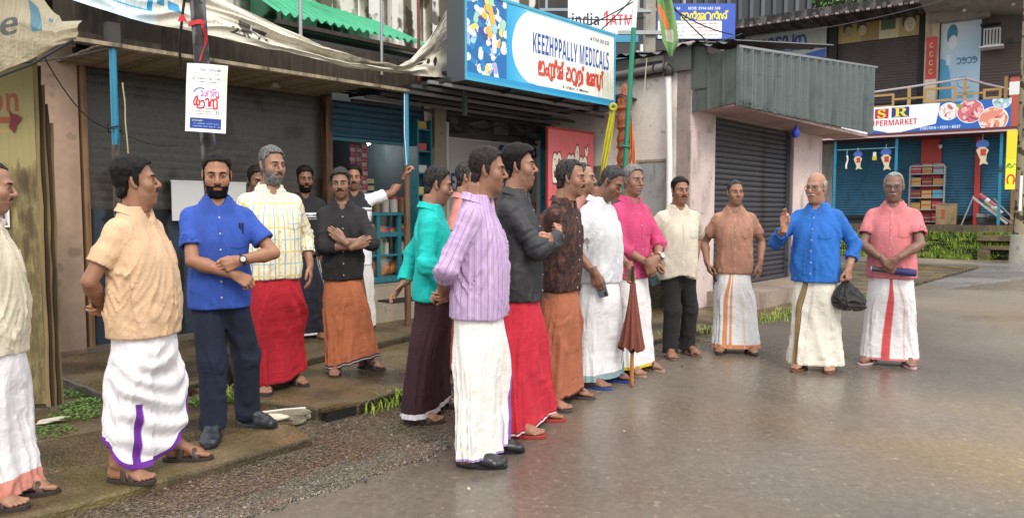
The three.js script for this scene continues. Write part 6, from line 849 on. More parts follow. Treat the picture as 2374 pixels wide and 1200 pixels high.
  if (F.glasses) {
    const gl = [], rim = (s) => { const p = []; for (let i = 0; i <= 28; i++) { const a = i / 28 * 2 * PI, e = 0.62; p.push([s * 0.033 + 0.0255 * Math.sign(cos(a)) * abs(cos(a)) ** e, -0.003 + 0.0175 * Math.sign(sin(a)) * abs(sin(a)) ** e, 0.104 - 0.010 * abs(cos(a) * s > 0 ? cos(a) : 0)]); } return p; };
    for (const s of [-1, 1]) { gl.push(tubeGeo(rim(s), F.glasses, 6)); gl.push(tubeGeo([[s * 0.058, 0.006, 0.095], [s * 0.076, 0.008, 0.06], [s * 0.082, 0.010, 0.0], [s * 0.080, -0.006, -0.022]], F.glasses, 6)); }
    gl.push(tubeGeo([[-0.009, 0.002, 0.104], [0, 0.005, 0.107], [0.009, 0.002, 0.104]], F.glasses, 6));
    const o = mesh('eyeglasses', merge(gl).applyMatrix4(M), std([0.03, 0.026, 0.025], 0.35), root);
    for (const s of [-1, 1]) mesh('lens', new THREE.ShapeGeometry(new THREE.Shape(rim(s).map(([x, y]) => new THREE.Vector2(x, y)))).translate(0, 0, 0.1005).applyMatrix4(M), lensMat, o);
  }
}
const M_eye = new THREE.MeshPhysicalMaterial({ vertexColors: true, roughness: 0.2 });
const lensMat = new THREE.MeshPhysicalMaterial({ color: 0xffffff, transmission: 1, thickness: 0, roughness: 0.03, ior: 1.3, side: THREE.DoubleSide });

const TORSO = [[0.70, 0.158, 0.110, 0.110], [0.80, 0.158, 0.104, 0.116], [0.90, 0.157, 0.104, 0.114], [1.00, 0.148, 0.104, 0.099], [1.10, 0.148, 0.107, 0.093], [1.18, 0.157, 0.111, 0.099], [1.25, 0.160, 0.107, 0.102], [1.31, 0.148, 0.093, 0.095], [1.36, 0.116, 0.075, 0.081], [1.41, 0.085, 0.068, 0.072], [1.455, 0.068, 0.060, 0.060], [1.50, 0.062, 0.055, 0.060]];
const TOR = [];
{ const n = TORSO.length, cr = (a, b, c, d, t) => 0.5 * (2 * b + (c - a) * t + (2 * a - 5 * b + 4 * c - d) * t * t + (3 * b - a - 3 * c + d) * t * t * t);
  for (let k = 0; k <= 400; k++) { const y = 0.70 + k * 0.002; let i = 1; while (i < n - 1 && y > TORSO[i][0]) i++; const A = TORSO[max(i - 2, 0)], B = TORSO[i - 1], C = TORSO[i], D = TORSO[min(i + 1, n - 1)], t = clamp((y - B[0]) / (C[0] - B[0])); TOR.push([cr(A[1], B[1], C[1], D[1], t), cr(A[2], B[2], C[2], D[2], t), cr(A[3], B[3], C[3], D[3], t)]); } }
function torsoAt(y) { const q = clamp((y - 0.70) / 0.002, 0, 399.99), i = floor(q), t = q - i, a = TOR[i], b = TOR[i + 1]; return [mix(a[0], b[0], t), mix(a[1], b[1], t), mix(a[2], b[2], t)]; }

function person(c) {
  // c.at = [x, z] on the ground, c.y ground height, c.turn = turn from facing the camera (towards picture right +)
  const [px, pz] = c.at, S = c.seed = c.seed ?? 7, yaw = atan2(-px, -pz) + (c.turn ?? 0) / 57.3, dist = c.detail ?? hypot(px, pz), sc = c.H / 1.715;
  const toLocal = (p) => { const dx = p[0] - px, dz = p[2] - pz; return [(dx * cos(yaw) - dz * sin(yaw)) / sc, (p[1] - (c.y ?? 0)) / sc, (dx * sin(yaw) + dz * cos(yaw)) / sc]; };
  if (c.fp) { c.feet = {}; for (const k of ['L', 'R']) { const [fx, fy, ft] = c.fp[k], g = G(fx, fy, c.y ?? 0), l = toLocal([g[0], c.y ?? 0, g[1]]), a = (ft ?? (k === 'L' ? 12 : -12)) / 57.3; c.feet[k] = [l[0] - sin(a) * 0.07, l[2] - cos(a) * 0.07, a]; } }
  for (const k of ['L', 'R']) if (c.arms?.[k]?.world) c.arms[k].w = toLocal(c.arms[k].world);
  const root = thing('person', c.label, 'person', [px, c.y ?? 0, pz], yaw, c.group); root.scale.setScalar(sc);
  const gw = c.girth ?? 1, belly = (c.belly ?? 0) * 0.75, lean = c.lean ?? 0, zo = (y) => lean * max(0, y - 0.9);
  const ch = clamp(dist * 0.0023, 0.008, 0.014), hs = clamp(dist * 0.00088, 0.0034, 0.0062), fs = clamp(dist * 0.001, 0.0042, 0.0075);
  c.skin = c.skin ?? SKIN.mid;
  const torso = (x, y, z, grow) => {
    const [a0, f0, b0] = torsoAt(y), up = sstep(1.46, 1.30, y), bl = belly * (y < 1.04 ? mix(0.62, 1, sstep(0.70, 1.0, y)) : sstep(1.36, 1.04, y));
    const a = a0 * mix(1, gw, up) + bl * 0.25 + grow, b = (z - zo(y) > 0 ? f0 * mix(1, gw, up) + bl : b0 * mix(1, gw, up)) + grow, q = z - zo(y);
    const r = (abs(x / a) ** 2.35 + abs(q / b) ** 2.35) ** (1 / 2.35); return r < 1e-4 ? -min(a, b) : hypot(x, q) * (1 - 1 / r);
  };
  const arms = {}; for (const [k, s] of [['L', 1], ['R', -1]]) {
    const A = c.arms?.[k] ?? {}, P = typeof A === 'string' ? { pose: A } : A, pre = {
      hang: { w: [s * (0.215 * gw + 0.015), 0.86, 0.05], pole: [s * 0.5, 0, -1], dir: [0, -1, 0.18], pn: [-s, 0, -0.45], hand: 'relax' },
      back: { w: [s * 0.06, 0.94, -0.185 * gw], pole: [s, 0, -0.9], dir: [-s, -0.35, 0], pn: [0, 0, -1], hand: 'curl' },
      crossTop: { w: [-s * 0.10, 1.125, 0.185 + belly], pole: [s, -0.7, 0.05], dir: [-s * 0.95, 0.30, -0.1], pn: [0, -0.15, -1], hand: 'relax' },
      crossLow: { w: [-s * 0.075, 1.075, 0.165 + belly], pole: [s, -0.7, 0.05], dir: [-s * 0.9, 0.25, -0.25], pn: [0, 0, -1], hand: 'curl' },
      claspTop: { w: [s * 0.075, 0.93, 0.225 + belly], pole: [s, 0, -0.7], dir: [-s * 0.75, -0.62, 0.05], pn: [0, -0.3, -1], hand: 'curl' },
      claspLow: { w: [s * 0.070, 0.905, 0.195 + belly], pole: [s, 0, -0.7], dir: [-s * 0.75, -0.62, 0.05], pn: [0, 0.1, -1], hand: 'curl' },
    }[P.pose ?? 'hang'], q = { ...pre, ...P };
    const Sh = [s * (0.150 * mix(1, gw, 0.8)), 1.332 + (q.lift ?? 0), -0.008 + zo(1.332)], ik = armIK(Sh, [q.w[0], q.w[1], q.w[2] + zo(q.w[1])], q.pole);
    arms[k] = { ...ik, s, q };
  }
  // ----- the body: one surface of skin -----
  const bodyGeos = [], sk = c.skin, skCol = (x, y, z) => { const v = 1 + 0.12 * fbm(x * 26 + S, y * 26, z * 26, 3); return [sk[0] * v, sk[1] * v, sk[2] * v]; };
  const feet = {}; for (const [k, s] of [['L', 1], ['R', -1]]) { const q = c.feet?.[k] ?? [s * 0.10, 0.0, s * 0.2]; feet[k] = { s, x: q[0], z: q[1], yaw: q[2], lift: q[3] ?? 0 }; }
  const soleT = { sandal: 0.022, flipflop: 0.020, shoe: 0.0, clog: 0.0, slip: 0.012 }[c.shoe ?? 'sandal'];
  const bareArms = true;
  const bodyF = (x, y, z) => {
    let d = 9;
    if (y > 0.8) {
      d = max(torso(x, y, z, y > 1.34 ? -0.006 : -0.03), y - 1.44);
      d = smin(d, rc(x, y, z, [0, 1.36, -0.02 + zo(1.36)], [0, 1.50, -0.004 + zo(1.5)], 0.066, 0.056), 0.04);
      for (const k of ['L', 'R']) { const A = arms[k]; d = smin(d, min(rc(x, y, z, A.S, A.E, 0.046, 0.039), smin(rc(x, y, z, A.E, lerp3(A.E, A.W, 0.3), 0.040, 0.041), rc(x, y, z, lerp3(A.E, A.W, 0.3), A.W, 0.041, 0.0265), 0.02)), 0.012); }
    } else d = max(torso(x, y, z, -0.03), y < 0.86 ? 0.84 - y : -1);
    for (const k of ['L', 'R']) { const f = feet[k], kn = [f.x * 0.95, 0.47, f.z * 0.6 + 0.012], an = [f.x, 0.10 + f.lift, f.z - 0.01]; d = smin(d, min(rc(x, y, z, [f.s * 0.085, 0.86, 0], kn, 0.078, 0.054), smin(rc(x, y, z, kn, lerp3(kn, an, 0.35), 0.052, 0.056), rc(x, y, z, lerp3(kn, an, 0.35), an, 0.056, 0.037), 0.02)), 0.02); }
    return d;
  };
  { const m = isoMesh(bodyF, [-0.62, 0.06, -0.55], [0.62, 1.52, 0.6], max(ch * 1.15, 0.0105)), cc = []; for (let i = 0; i < m.pos.length; i += 3) cc.push(...skCol(m.pos[i], m.pos[i + 1], m.pos[i + 2])); bodyGeos.push(geo(m.pos, m.idx, null, cc)); }
  const frames = {};
  for (const k of ['L', 'R']) {
    const A = arms[k], q = A.q, y = nrm(q.dir), z = nrm(sub(q.pn, mul(y, dot(q.pn, y)))), x = crs(y, z);
    const m = isoMesh(handSDF(-A.s, q.hand), [-0.085, -0.05, -0.06], [0.085, 0.215, 0.12], fs), M = new THREE.Matrix4().makeBasis(V(...x), V(...y), V(...z)).setPosition(...A.W), cc = [];
    for (let i = 0; i < m.pos.length; i += 3) { const p = skCol(m.pos[i], m.pos[i + 1] + 3 * A.s, m.pos[i + 2]), pal = sstep(0.002, 0.012, m.pos[i + 2]) * 0.4; cc.push(p[0] * (1 + pal), p[1] * (1 + pal), p[2] * (1 + pal)); }
    bodyGeos.push(geo(m.pos, m.idx, null, cc).applyMatrix4(M)); frames[k] = M;
  }
  const shoe = c.shoe ?? 'sandal';
  for (const k of ['L', 'R']) {
    const f = feet[k], M = new THREE.Matrix4().makeRotationY(f.yaw).setPosition(f.x, f.lift, f.z), Mf = new THREE.Matrix4().makeRotationY(f.yaw).setPosition(f.x, soleT + f.lift, f.z), F = footSDF(f.s);
    if (shoe !== 'shoe' && shoe !== 'clog') { const m = isoMesh(F, [-0.075, -0.01, -0.085], [0.075, 0.17, 0.215], fs), cc = []; for (let i = 0; i < m.pos.length; i += 3) cc.push(...skCol(m.pos[i], m.pos[i + 1], m.pos[i + 2] + 5)); bodyGeos.push(geo(m.pos, m.idx, null, cc).applyMatrix4(Mf)); }
    const wx = (z) => keys([[-0.03, 0.036], [0.06, 0.043], [0.12, 0.051], [0.2, 0.04]], z), hh = (z) => soleT + keys([[-0.03, 0.12], [0.02, 0.106], [0.06, 0.074], [0.10, 0.056], [0.13, 0.045], [0.2, 0.03]], z);
    if (shoe === 'sandal') {
      const m1 = c.shoeMat ?? leather, o = mesh('sandal', soleGeo(f.s, soleT).applyMatrix4(M), c.soleMat ?? soleDark, root);
      mesh('strap', strapGeo(0.092, 0.132, wx, hh, -f.s * 0.001, -f.s * 0.02).applyMatrix4(M), m1, o);
      mesh('strap', strapGeo(0.028, 0.060, wx, hh, 0, f.s * 0.03).applyMatrix4(M), m1, o);
    } else if (shoe === 'flipflop') {
      const m1 = c.shoeMat ?? soleDark, o = mesh('flip_flop', soleGeo(f.s, soleT, 1.03).applyMatrix4(M), c.soleMat ?? m1, root), g = [];
      for (const e of [-1, 1]) g.push(tubeGeo([[-f.s * 0.021, soleT, 0.150], [-f.s * 0.020, soleT + 0.028, 0.146], [-f.s * 0.02 + e * 0.014, soleT + 0.047, 0.118], [e * 0.036, soleT + 0.040, 0.075], [e * 0.046, soleT + 0.004, 0.045]], 0.0058, 8, 0.6));
      mesh('strap', merge(g).applyMatrix4(M), m1, o);
    } else {
      const slip = shoe === 'slip', up = (x, y, z) => {
        let d = F(x, y - 0.02, z); if (slip) d = max(d - 0.007, 0.03 - z + 0.0); else d -= 0.009;
        d = smin(d, rc(x / 1.35, y, z, [-f.s * 0.003, 0.035, 0.09], [-f.s * 0.004, 0.026, 0.178], 0.030, 0.024), 0.03);
        if (slip) d = max(d, (y - keys([[0.0, 0.075], [0.07, 0.105], [0.2, 0.09]], z)));
        else d = max(d, y - 0.105 + 0.02 * sstep(0.05, -0.05, z));
        const so = max(max(abs(y - 0.012) - 0.012, ell(x, 0, z, [-f.s * 0.003, 0, 0.070], [0.050, 1, 0.143])), -y);
        return max(min(d, so), -y + 0.001);
      };
      const m = isoMesh(up, [-0.08, -0.01, -0.095], [0.08, 0.14, 0.23], fs);
      mesh('shoe', geo(m.pos, m.idx).applyMatrix4(M), c.shoeMat ?? blackShoe, root);
    }
  }
  // head
  const HM = new THREE.Matrix4().makeTranslation(0, 1.475, -0.004 + zo(1.475) + (c.poke ?? 0.015)).multiply(new THREE.Matrix4().makeRotationFromEuler(new THREE.Euler((c.head?.pitch ?? 0) / 57.3, (c.head?.yaw ?? 0) / 57.3, (c.head?.roll ?? 0) / 57.3, 'YXZ'))).multiply(new THREE.Matrix4().makeTranslation(0, 0.116, 0.018));
  const hp = c.head?.size ?? 1.01; HM.scale(V(hp * 0.93, hp * 1.0, hp * 0.86));
  buildHead(c, root, HM, bodyGeos, hs);
  const body = mesh('body', mergeIndexed(bodyGeos), skinMat, root);
  // ----- shirt -----
  const T = c.shirt, hem = T.hem ?? 0.78, fold = (T.fold ?? 1) * 0.72;
  const long = { short: 0, rolled: 0.42, three: 0.62, long: 0.97 }[T.sleeve ?? 'short'];
  const torsoF = (x, y, z) => {
    let d = torso(x, y, z, 0.015 + (T.loose ?? 0) * sstep(1.35, 0.95, y));
    if (abs(d) < 0.04) {
      const th = atan2(x, z), mk = 0.35 + 1.25 * sstep(-0.35, 0.45, vn(x * 4.5 + S, y * 4, z * 4.5)), A = mk * fold * mix(0.004, 0.013, sstep(1.25, 0.84, y)), w = 0.5 * vn(th * 1.5 + S, y * 4, S), side = abs(th) < 1.57 ? th : Math.sign(th) * PI - th;
      d -= A * (crease(vn(th * 3.0 + w * 1.6 + S, y * 1.5 + w, S * 0.7)) + 0.5 * crease(vn(th * 6.5 - w * 2 + S, y * 2.5, S)) - 0.25);                                              // hanging folds
      d -= mk * fold * 0.011 * (crease(vn(side * 1.3 + y * 3 + S, y * 9 + abs(side) * 4 + w, 3 + S)) + 0.7 * crease(vn(side * 2 - y * 4 + S, y * 16 + abs(side) * 5 + w, 5 + S)) - 0.2) * sstep(0.78, 1.0, y) * sstep(1.40, 1.25, y) * (0.35 + abs(side) * 0.6); // drag lines from the armpit
      d -= fold * 0.006 * crease(vn(th * 1.6 + S, y * 17 + side * 2.5 + 2 * w, 8 + S)) * sstep(1.12, 0.92, y);
    }
    return max(d, y - 1.462);
  };
  const sleeves = ['L', 'R'].map((k) => {
    const A = arms[k], ax = nrm(sub(A.E, A.S)), bx = nrm(sub(A.W, A.E)), r0 = T.sl ?? 1;
    const e = long ? lerp3(A.E, A.W, long) : lerp3(A.S, A.E, T.cut ?? 0.68), dir = long ? bx : ax;
    return { A, ax, bx, e, dir, inA: add(e, mul(dir, 0.02)), inB: add(e, mul(dir, -0.035)), rin: long ? (T.sleeve === 'long' ? 0.031 : 0.040) : 0.054 * r0, r0 };
  });
  const armF = (q, x, y, z) => {
    const { A, ax, bx, r0 } = q; let d; const rel = [x - A.S[0], y - A.S[1], z - A.S[2]], t = dot(rel, ax) / 0.285;
    const ua = rc(x, y, z, A.S, long ? A.E : add(A.S, mul(ax, 0.23)), 0.059 * r0, (long ? 0.055 : 0.068) * r0);
    if (long) { const fr = T.sleeve === 'long' ? 0.041 : 0.049; d = smin(ua, rc(x, y, z, A.E, add(q.e, mul(bx, 0.03)), 0.054 * r0, fr * r0), 0.03); if (T.sleeve !== 'long') d = min(d, rc(x, y, z, sub(q.e, mul(bx, 0.05)), add(q.e, mul(bx, 0.03)), 0.052 * r0, 0.053 * r0)); } else d = ua;
    if (abs(d) < 0.04) {
      const s = t, w = vn(x * 6 + S, y * 6, z * 6), bend = exp(-((t - 1) * (t - 1)) * 9);
      d -= fold * (0.0075 + (long ? 0.008 : 0.001) * bend) * (crease(vn(s * 7 + w * 1.3, A.s * 7 + w * 0.8, S + z * 6)) + 0.7 * crease(vn(s * 11 - w * 2, A.s * 3 + x * 9, S + z * 9)) - 0.2) * 0.9;
      
    }
    d = smax(d, dot([x - q.e[0], y - q.e[1], z - q.e[2]], q.dir), 0.006);
    return [max(d, -rc(x, y, z, q.inA, q.inB, q.rin, q.rin * 0.95)), t, ua];
  };
  const shirtF = (x, y, z) => {
    let d = torsoF(x, y, z);
    const hm = hem + (T.tail ? T.tail * (1 - cos(2 * atan2(x, z))) * 0.5 : 0) + (T.slit && abs(x) < 0.13 ? 0 : 0) + 0.006 * vn(x * 9 + S, 0, z * 9);
    d = smax(d, hm - y, 0.008);
    d = smin(d, rc(x, y, z, [0.05, 1.420, -0.020 + zo(1.41)], [0.136, 1.345, -0.01 + zo(1.37)], 0.026, 0.044), 0.03); d = smin(d, rc(x, y, z, [-0.05, 1.420, -0.020 + zo(1.41)], [-0.136, 1.345, -0.01 + zo(1.37)], 0.026, 0.044), 0.03);
    for (const q of sleeves) { const [a, t] = armF(q, x, y, z); d = smin(d, a, mix(0.055, 0.010, sstep(0.12, 0.6, t))); }
    // neck opening
    d = max(d, -rc(x, y, z, [0, 1.43, -0.012 + zo(1.43)], [0, 1.53, 0.0 + zo(1.5)], 0.058, 0.064));
    const op = T.open ?? 0.5; d = max(d, -rc(x, y, z, [0, 1.425 - 0.075 * op, 0.115 + zo(1.4) + belly * 0.3], [0, 1.475, 0.055 + zo(1.4)], 0.020 + 0.006 * op, 0.050));
    return d;
  };
  let lo = [9, hem - 0.05, 9], hi = [-9, 1.49, -9]; for (const q of sleeves) for (const p of [q.A.S, q.A.E, q.e]) for (let i = 0; i < 3; i++) { lo[i] = min(lo[i], p[i] - 0.11); hi[i] = max(hi[i], p[i] + 0.11); }
  lo[2] = min(lo[2], -0.2 * gw - 0.05); hi[2] = max(hi[2], 0.2 * gw + belly + zo(1.1) + 0.05);
  const sm = isoMesh(shirtF, lo, hi, ch);
  const map = (x, y, z, want) => {
    let best = want; if (want < 0) { best = 0; let bd = torso(x, y, z, 0.016); sleeves.forEach((q, i) => { const u = rc(x, y, z, q.A.S, q.A.E, 0.070, 0.062), v = long ? rc(x, y, z, q.A.E, q.e, 0.059, 0.05) : 9; if (u < bd - 0.004) { bd = u; best = 1 + i * 2; } if (v < bd) { bd = v; best = 2 + i * 2; } }); }
    if (best === 0) return [0, atan2(x, z - zo(y)) * 0.2, y, 0.4 * PI];
    const q = sleeves[best < 3 ? 0 : 1], fore = best === 2 || best === 4, o = fore ? q.A.E : q.A.S, d = fore ? q.bx : q.ax, r = [x - o[0], y - o[1], z - o[2]], t = dot(r, d), e1 = nrm(crs(d, [0.01, 0.02, 1])), e2 = crs(d, e1);
    return [best, atan2(dot(r, e1), dot(r, e2)) * 0.065, -t + (fore ? 0.7 : 1), 0.13 * PI];
  };
  const smat = T.mat ?? clothMat(T.c, T.rough ?? 0.85, T.map ?? null);
  const shirt = mesh(T.tee ? 't_shirt' : 'shirt', geoUV(sm, map), smat, root);
  if (!T.tee) {
    const cy = 1.452, cz = -0.010 + zo(1.45), col = gridGeo(40, 12, (u, v) => {
      const a = (u - 0.5) * 2 * 2.86, fr = abs(a) / PI, y0 = cy + 0.004 - 0.052 * sstep(0.25, 1, fr), R = 0.062 + 0.005 * (1 - fr);
      const st = 0.024 - 0.008 * fr, dr = 0.036 + 0.022 * sstep(0.6, 0.95, fr); let r = R, y = y0;
      if (v < 0.33) { const t = v / 0.33; y = y0 + st * t; r = R - 0.002 * t; } else { const t = (v - 0.33) / 0.67, k = sin(min(t * 3, 1) * PI) * 0.006; y = y0 + st + k - dr * t; r = R + 0.004 + (0.016 + 0.016 * abs(sin(a))) * t + 0.002 * sin(a * 9 + S); }
      const ba = a * (1 - 0.035 * (v > 0.33 ? (v - 0.33) / 0.67 : 0) * sstep(0.7, 0.95, fr) * 2);
      return [sin(ba) * r * 1.06, y, cz - cos(ba) * r * 1.02 + 0.012 * fr];
    }, (u, v) => [u * 0.5, v * 0.1]);
    mesh('collar', col, T.collar ?? smat, shirt);
    const pk = gridGeo(4, 60, (u, v) => { const y = mix(1.405 - 0.06 * (T.open ?? 0.5), hem + 0.012, v), x = mix(-0.016, 0.018, u); const e = (u === 0 || u === 1) ? -0.004 : 0.0028; return [x, y, frontZ(torsoF, x, y, 0.5) + e]; }, (u, v) => [u * 0.03, v * 0.6]);
    mesh('placket', pk, smat, shirt);
    const bt = []; for (let i = 0; i < 6; i++) { const y = 1.35 - i * 0.095 - 0.03 * (T.open ?? 0.5); bt.push(bake(new THREE.CylinderGeometry(0.0055, 0.0055, 0.003, 10), [0.001, y, frontZ(torsoF, 0, y, 0.5) + 0.004], [PI / 2, 0, 0])); }
    bt.forEach((g) => mesh('button', g, T.button ?? buttonMat, shirt));
    if (T.pocket !== false) {
      const p = gridGeo(12, 12, (u, v) => { const x = mix(0.052, 0.150, u) * mix(1, gw, 0.6), y = 1.275 - 0.125 * v - (v > 0.99 ? 0 : 0) + 0.0 - 0.012 * v * (1 - abs(u - 0.5) * 2); const e = (u === 0 || u === 1 || v === 1) ? -0.003 : v === 0 ? 0.006 : 0.0042; return [x, y, frontZ(torsoF, x, y, 0.5) + e]; }, (u, v) => [u * 0.1, v * 0.12]);
      const po = mesh('pocket', p, smat, shirt);
      if (T.pen) { const x = 0.115, z = frontZ(torsoF, x, 1.27, 0.5); for (const dx of [0, 0.016]) mesh('pen', tubeGeo([[x + dx, 1.235, z - 0.001], [x + dx, 1.305, z + 0.006]], 0.0052, 8), blackPlastic, po); }
    }
  }
  // ----- lower garment -----
  const L = c.lower;
  if (L.kind === 'trousers') {
    const f = (x, y, z) => {
      let d = max(torso(x, y, z, -0.012), 0.80 - y); d = max(d, y - 0.9);
      for (const k of ['L', 'R']) { const q = feet[k], kn = [q.x * 0.95, 0.47, q.z * 0.6 + 0.018], an = [q.x, 0.05, q.z - 0.012]; let e = smin(rc(x, y, z, [q.s * 0.074, 0.82, -0.004], kn, 0.090, 0.079), rc(x, y, z, kn, an, 0.079, 0.074), 0.03);
        const w = vn(x * 7 + S, y * 6, z * 7); e -= 0.007 * (ridge(vn(x * 7 + w, y * 13 + z * 8 + w * 2, z * 6 + S)) - 0.3) * (0.4 + 1.0 * (exp(-(((y - 0.47) / 0.10) ** 2)) + sstep(0.32, 0.06, y) * 1.2 + exp(-(((y - 0.78) / 0.08) ** 2)))); e -= 0.004 * ridge(vn(x * 18 + S, y * 5 + w, z * 18)) + 0.006 * exp(-(((x - q.x * 0.97) / 0.012) ** 2)) * (z > q.z * 0.5 ? 1 : 0.4);
        d = smin(d, e, y > 0.66 ? 0.03 : 0.008); }
      d = max(d, 0.045 + 0.02 * sstep(-0.02, 0.08, z) - y);
      for (const k of ['L', 'R']) { const q = feet[k]; d = max(d, -rc(x, y, z, [q.x, 0.0, q.z - 0.012], [q.x, 0.07, q.z - 0.012], 0.066, 0.062)); }
      return d;
    };
    const m = isoMesh(f, [-0.4, 0.02, -0.3], [0.4, 0.92, 0.35 + belly], ch * 1.05);
    mesh('trousers', geoUV(m, (x, y, z) => [0, atan2(z, x - Math.sign(x) * 0.09) * 0.08, y, 0.16 * PI]), clothMat(L.c, 0.9), root);
  } else {
    const top = 0.90, hemAt = L.hem ?? (() => 0.055), phi0 = L.flap ?? 0.3, dirn = L.turn ?? 1, ov = 1.0, nu = Math.round(clamp(1.5 / (ch * 0.9), 110, 190)), nv = Math.round(clamp(0.85 / (ch * 1.1), 55, 95));
    const fl = feet.L, fr = feet.R, mat = L.mat;
    const P = (u, v) => {
      const ph = phi0 + dirn * u * (2 * PI + ov), dx = sin(ph), dz = cos(ph), hm = hemAt(ph, u), y = mix(top, hm, v), t = clamp((top - y) / (top - 0.05));
      const k = sstep(0.0, 1, t), c1 = [mix(0.055 * gw, fl.x, k), mix(0, fl.z + 0.012, k)], c2 = [mix(-0.055 * gw, fr.x, k), mix(0, fr.z + 0.012, k)];
      const e = [(c1[0] - c2[0]) / 2, (c1[1] - c2[1]) / 2], el = hypot(...e) || 1e-3, n = (dx * e[0] + dz * e[1]) / el, w = Math.tanh(2.6 * n);
      let r = mix(0.120 * gw + (dz > 0 ? belly * 0.55 * dz : 0.012), L.r ?? 0.075, sstep(0, 0.75, t)) + (L.flare ?? 0.008) * t * t;
      const ww = vn(dx * 1.4 + S, y * 2.5, dz * 1.4), A = (L.fold ?? 1) * mix(0.004, 0.015, t), sk2 = 0.9 * (y - 0.5) * (L.skew ?? 0.5), qx = sin(ph + sk2), qz = cos(ph + sk2);
      r += A * (ridge(vn(qx * 2.3 + ww * 0.6 + S * 3, y * 0.8 + ww * 0.3, qz * 2.3 + 9)) - 0.3) + 1.3 * A * crease(vn(qx * 4.2 + ww * 0.9, y * 1.1 + S, qz * 4.2));
      r += 0.005 * (L.fold ?? 1) * ridge(vn(dx * 3 + y * 4, y * 9 + ww * 2.5, dz * 3 + S));
      if (L.pleat) { const q = abs(((ph - L.pleat + PI * 3) % (2 * PI)) - PI), g = exp(-((q / 0.55) ** 2)); r += g * (0.010 + 0.012 * sin(q * 21 + y * 1.5) * sstep(0.02, 0.3, t)); }
      if (L.swag) { const q = ((ph - L.swag + PI * 3) % (2 * PI)) - PI, sg = y + 0.16 * (1 - exp(-q * q * 1.4)) * -1 + 0.05 * ww, am = sstep(0.05, 0.3, t) * exp(-((q / 1.3) ** 2)); r += am * 0.013 * (ridge(vn(q * 0.7, sg * 11, S)) - 0.1) + am * 0.012 * sin(sg * 52 + 2 * ww); }
      if (L.bunch) { const q = ((ph - L.bunch + PI * 3) % (2 * PI)) - PI, g = exp(-((q / 0.42) ** 2)) * exp(-(((y - 0.62) / 0.2) ** 2)); r += g * (0.045 + 0.022 * sin(q * 16 + y * 22)); }
      r += 0.004 + 0.011 * (u * (2 * PI + ov) > 2 * PI ? 1 : 0) + 0.004 * u + (u > 0.985 ? 0.005 * (0.6 + vn(y * 14, S, 1)) : 0);
      const q0 = [(c1[0] + c2[0]) / 2 + e[0] * w + dx * r, (c1[1] + c2[1]) / 2 + e[1] * w + dz * r], tw = sstep(0.52, 0.80, y);
      const [ta, tf, tb] = torsoAt(y), bl = belly * mix(0.62, 1, sstep(0.70, 1.0, y)), A2 = ta * gw + bl * 0.25, B2 = dz > 0 ? tf * gw + bl : tb * gw, R = 1 / (abs(dx / A2) ** 2.35 + abs(dz / B2) ** 2.35) ** (1 / 2.35) + (r - mix(0.128 * gw, 0.10, t)) * 0.15 - 0.006 * sstep(0.76, 0.82, y);
      return [mix(q0[0], dx * R, tw), y, mix(q0[1], dz * R, tw)];
    };
    mesh(L.name ?? 'mundu', gridGeo(nu, nv, P, (u, v) => [u, 1 - v]), mat, root);
  }
  root.updateMatrixWorld(true);
  const W = (k, p) => V(...p).applyMatrix4(frames[k]).applyMatrix4(root.matrixWorld), basis = (k) => new THREE.Matrix4().multiplyMatrices(root.matrixWorld, frames[k]);
  return { root, W, basis, arms, frames, shirt, torsoF, sc };
}
// cloth of a mundu or lungi: hem band and outer-edge band, u round the body and v up
function munduMat(base, o = {}) {
  const t = canvasTex(512, 512, (g, w, h) => {
    const R = rng(o.seed ?? 5); g.fillStyle = base; g.fillRect(0, 0, w, h);
    for (let i = 0; i < 2600; i++) { g.fillStyle = R() < 0.5 ? 'rgba(255,255,255,0.035)' : 'rgba(0,0,0,0.03)'; if (R() < 0.5) g.fillRect(R() * w, R() * h, 1, 20 + R() * 90); else g.fillRect(R() * w, R() * h, 20 + R() * 90, 1); }
    for (const [a, b, c] of o.hem ?? []) { g.fillStyle = c; g.fillRect(0, h * (1 - b / 0.85), w, h * (b - a) / 0.85); } // metres above the hem
    for (const [a, b, c, v] of o.edge ?? []) { g.fillStyle = c; g.fillRect(w * (1 - b / 1.6), h * (1 - (v ?? 1)), w * (b - a) / 1.6, h * (v ?? 1)); } // metres from the outer edge
  });
  return new THREE.MeshPhysicalMaterial({ map: t, color: lin(0.88, 0.88, 0.88), roughness: 0.88, side: THREE.DoubleSide, bumpMap: rep(crumple, 3.2, 1.8), bumpScale: 0.010, sheen: 0.2, sheenRoughness: 0.6 });
}
// ---------- the people ----------
const stand = (fx, fy, y, tx, ty) => { const g = G(fx, fy, y), t = at(tx, ty, -g[1]); return { at: g, y, H: t[1] - y }; }; // fx: under the middle of the body
const GREY = [0.16, 0.155, 0.15], BLK = [0.012, 0.010, 0.010];
const cast = {};
function checks(base, lines) { const t = canvasTex(256, 256, (g, w, h) => { g.fillStyle = base; g.fillRect(0, 0, w, h); for (const [p, wd, c, dir] of lines) { g.fillStyle = c; if (dir !== 'h') g.fillRect(p * w, 0, wd * w, h); if (dir !== 'v') g.fillRect(0, p * h, w, wd * h); } const R = rng(2); for (let i = 0; i < 300; i++) { g.fillStyle = R() < 0.5 ? 'rgba(255,255,255,0.05)' : 'rgba(0,0,0,0.04)'; g.fillRect(R() * w, R() * h, 1, 40); } }, true); return t; }

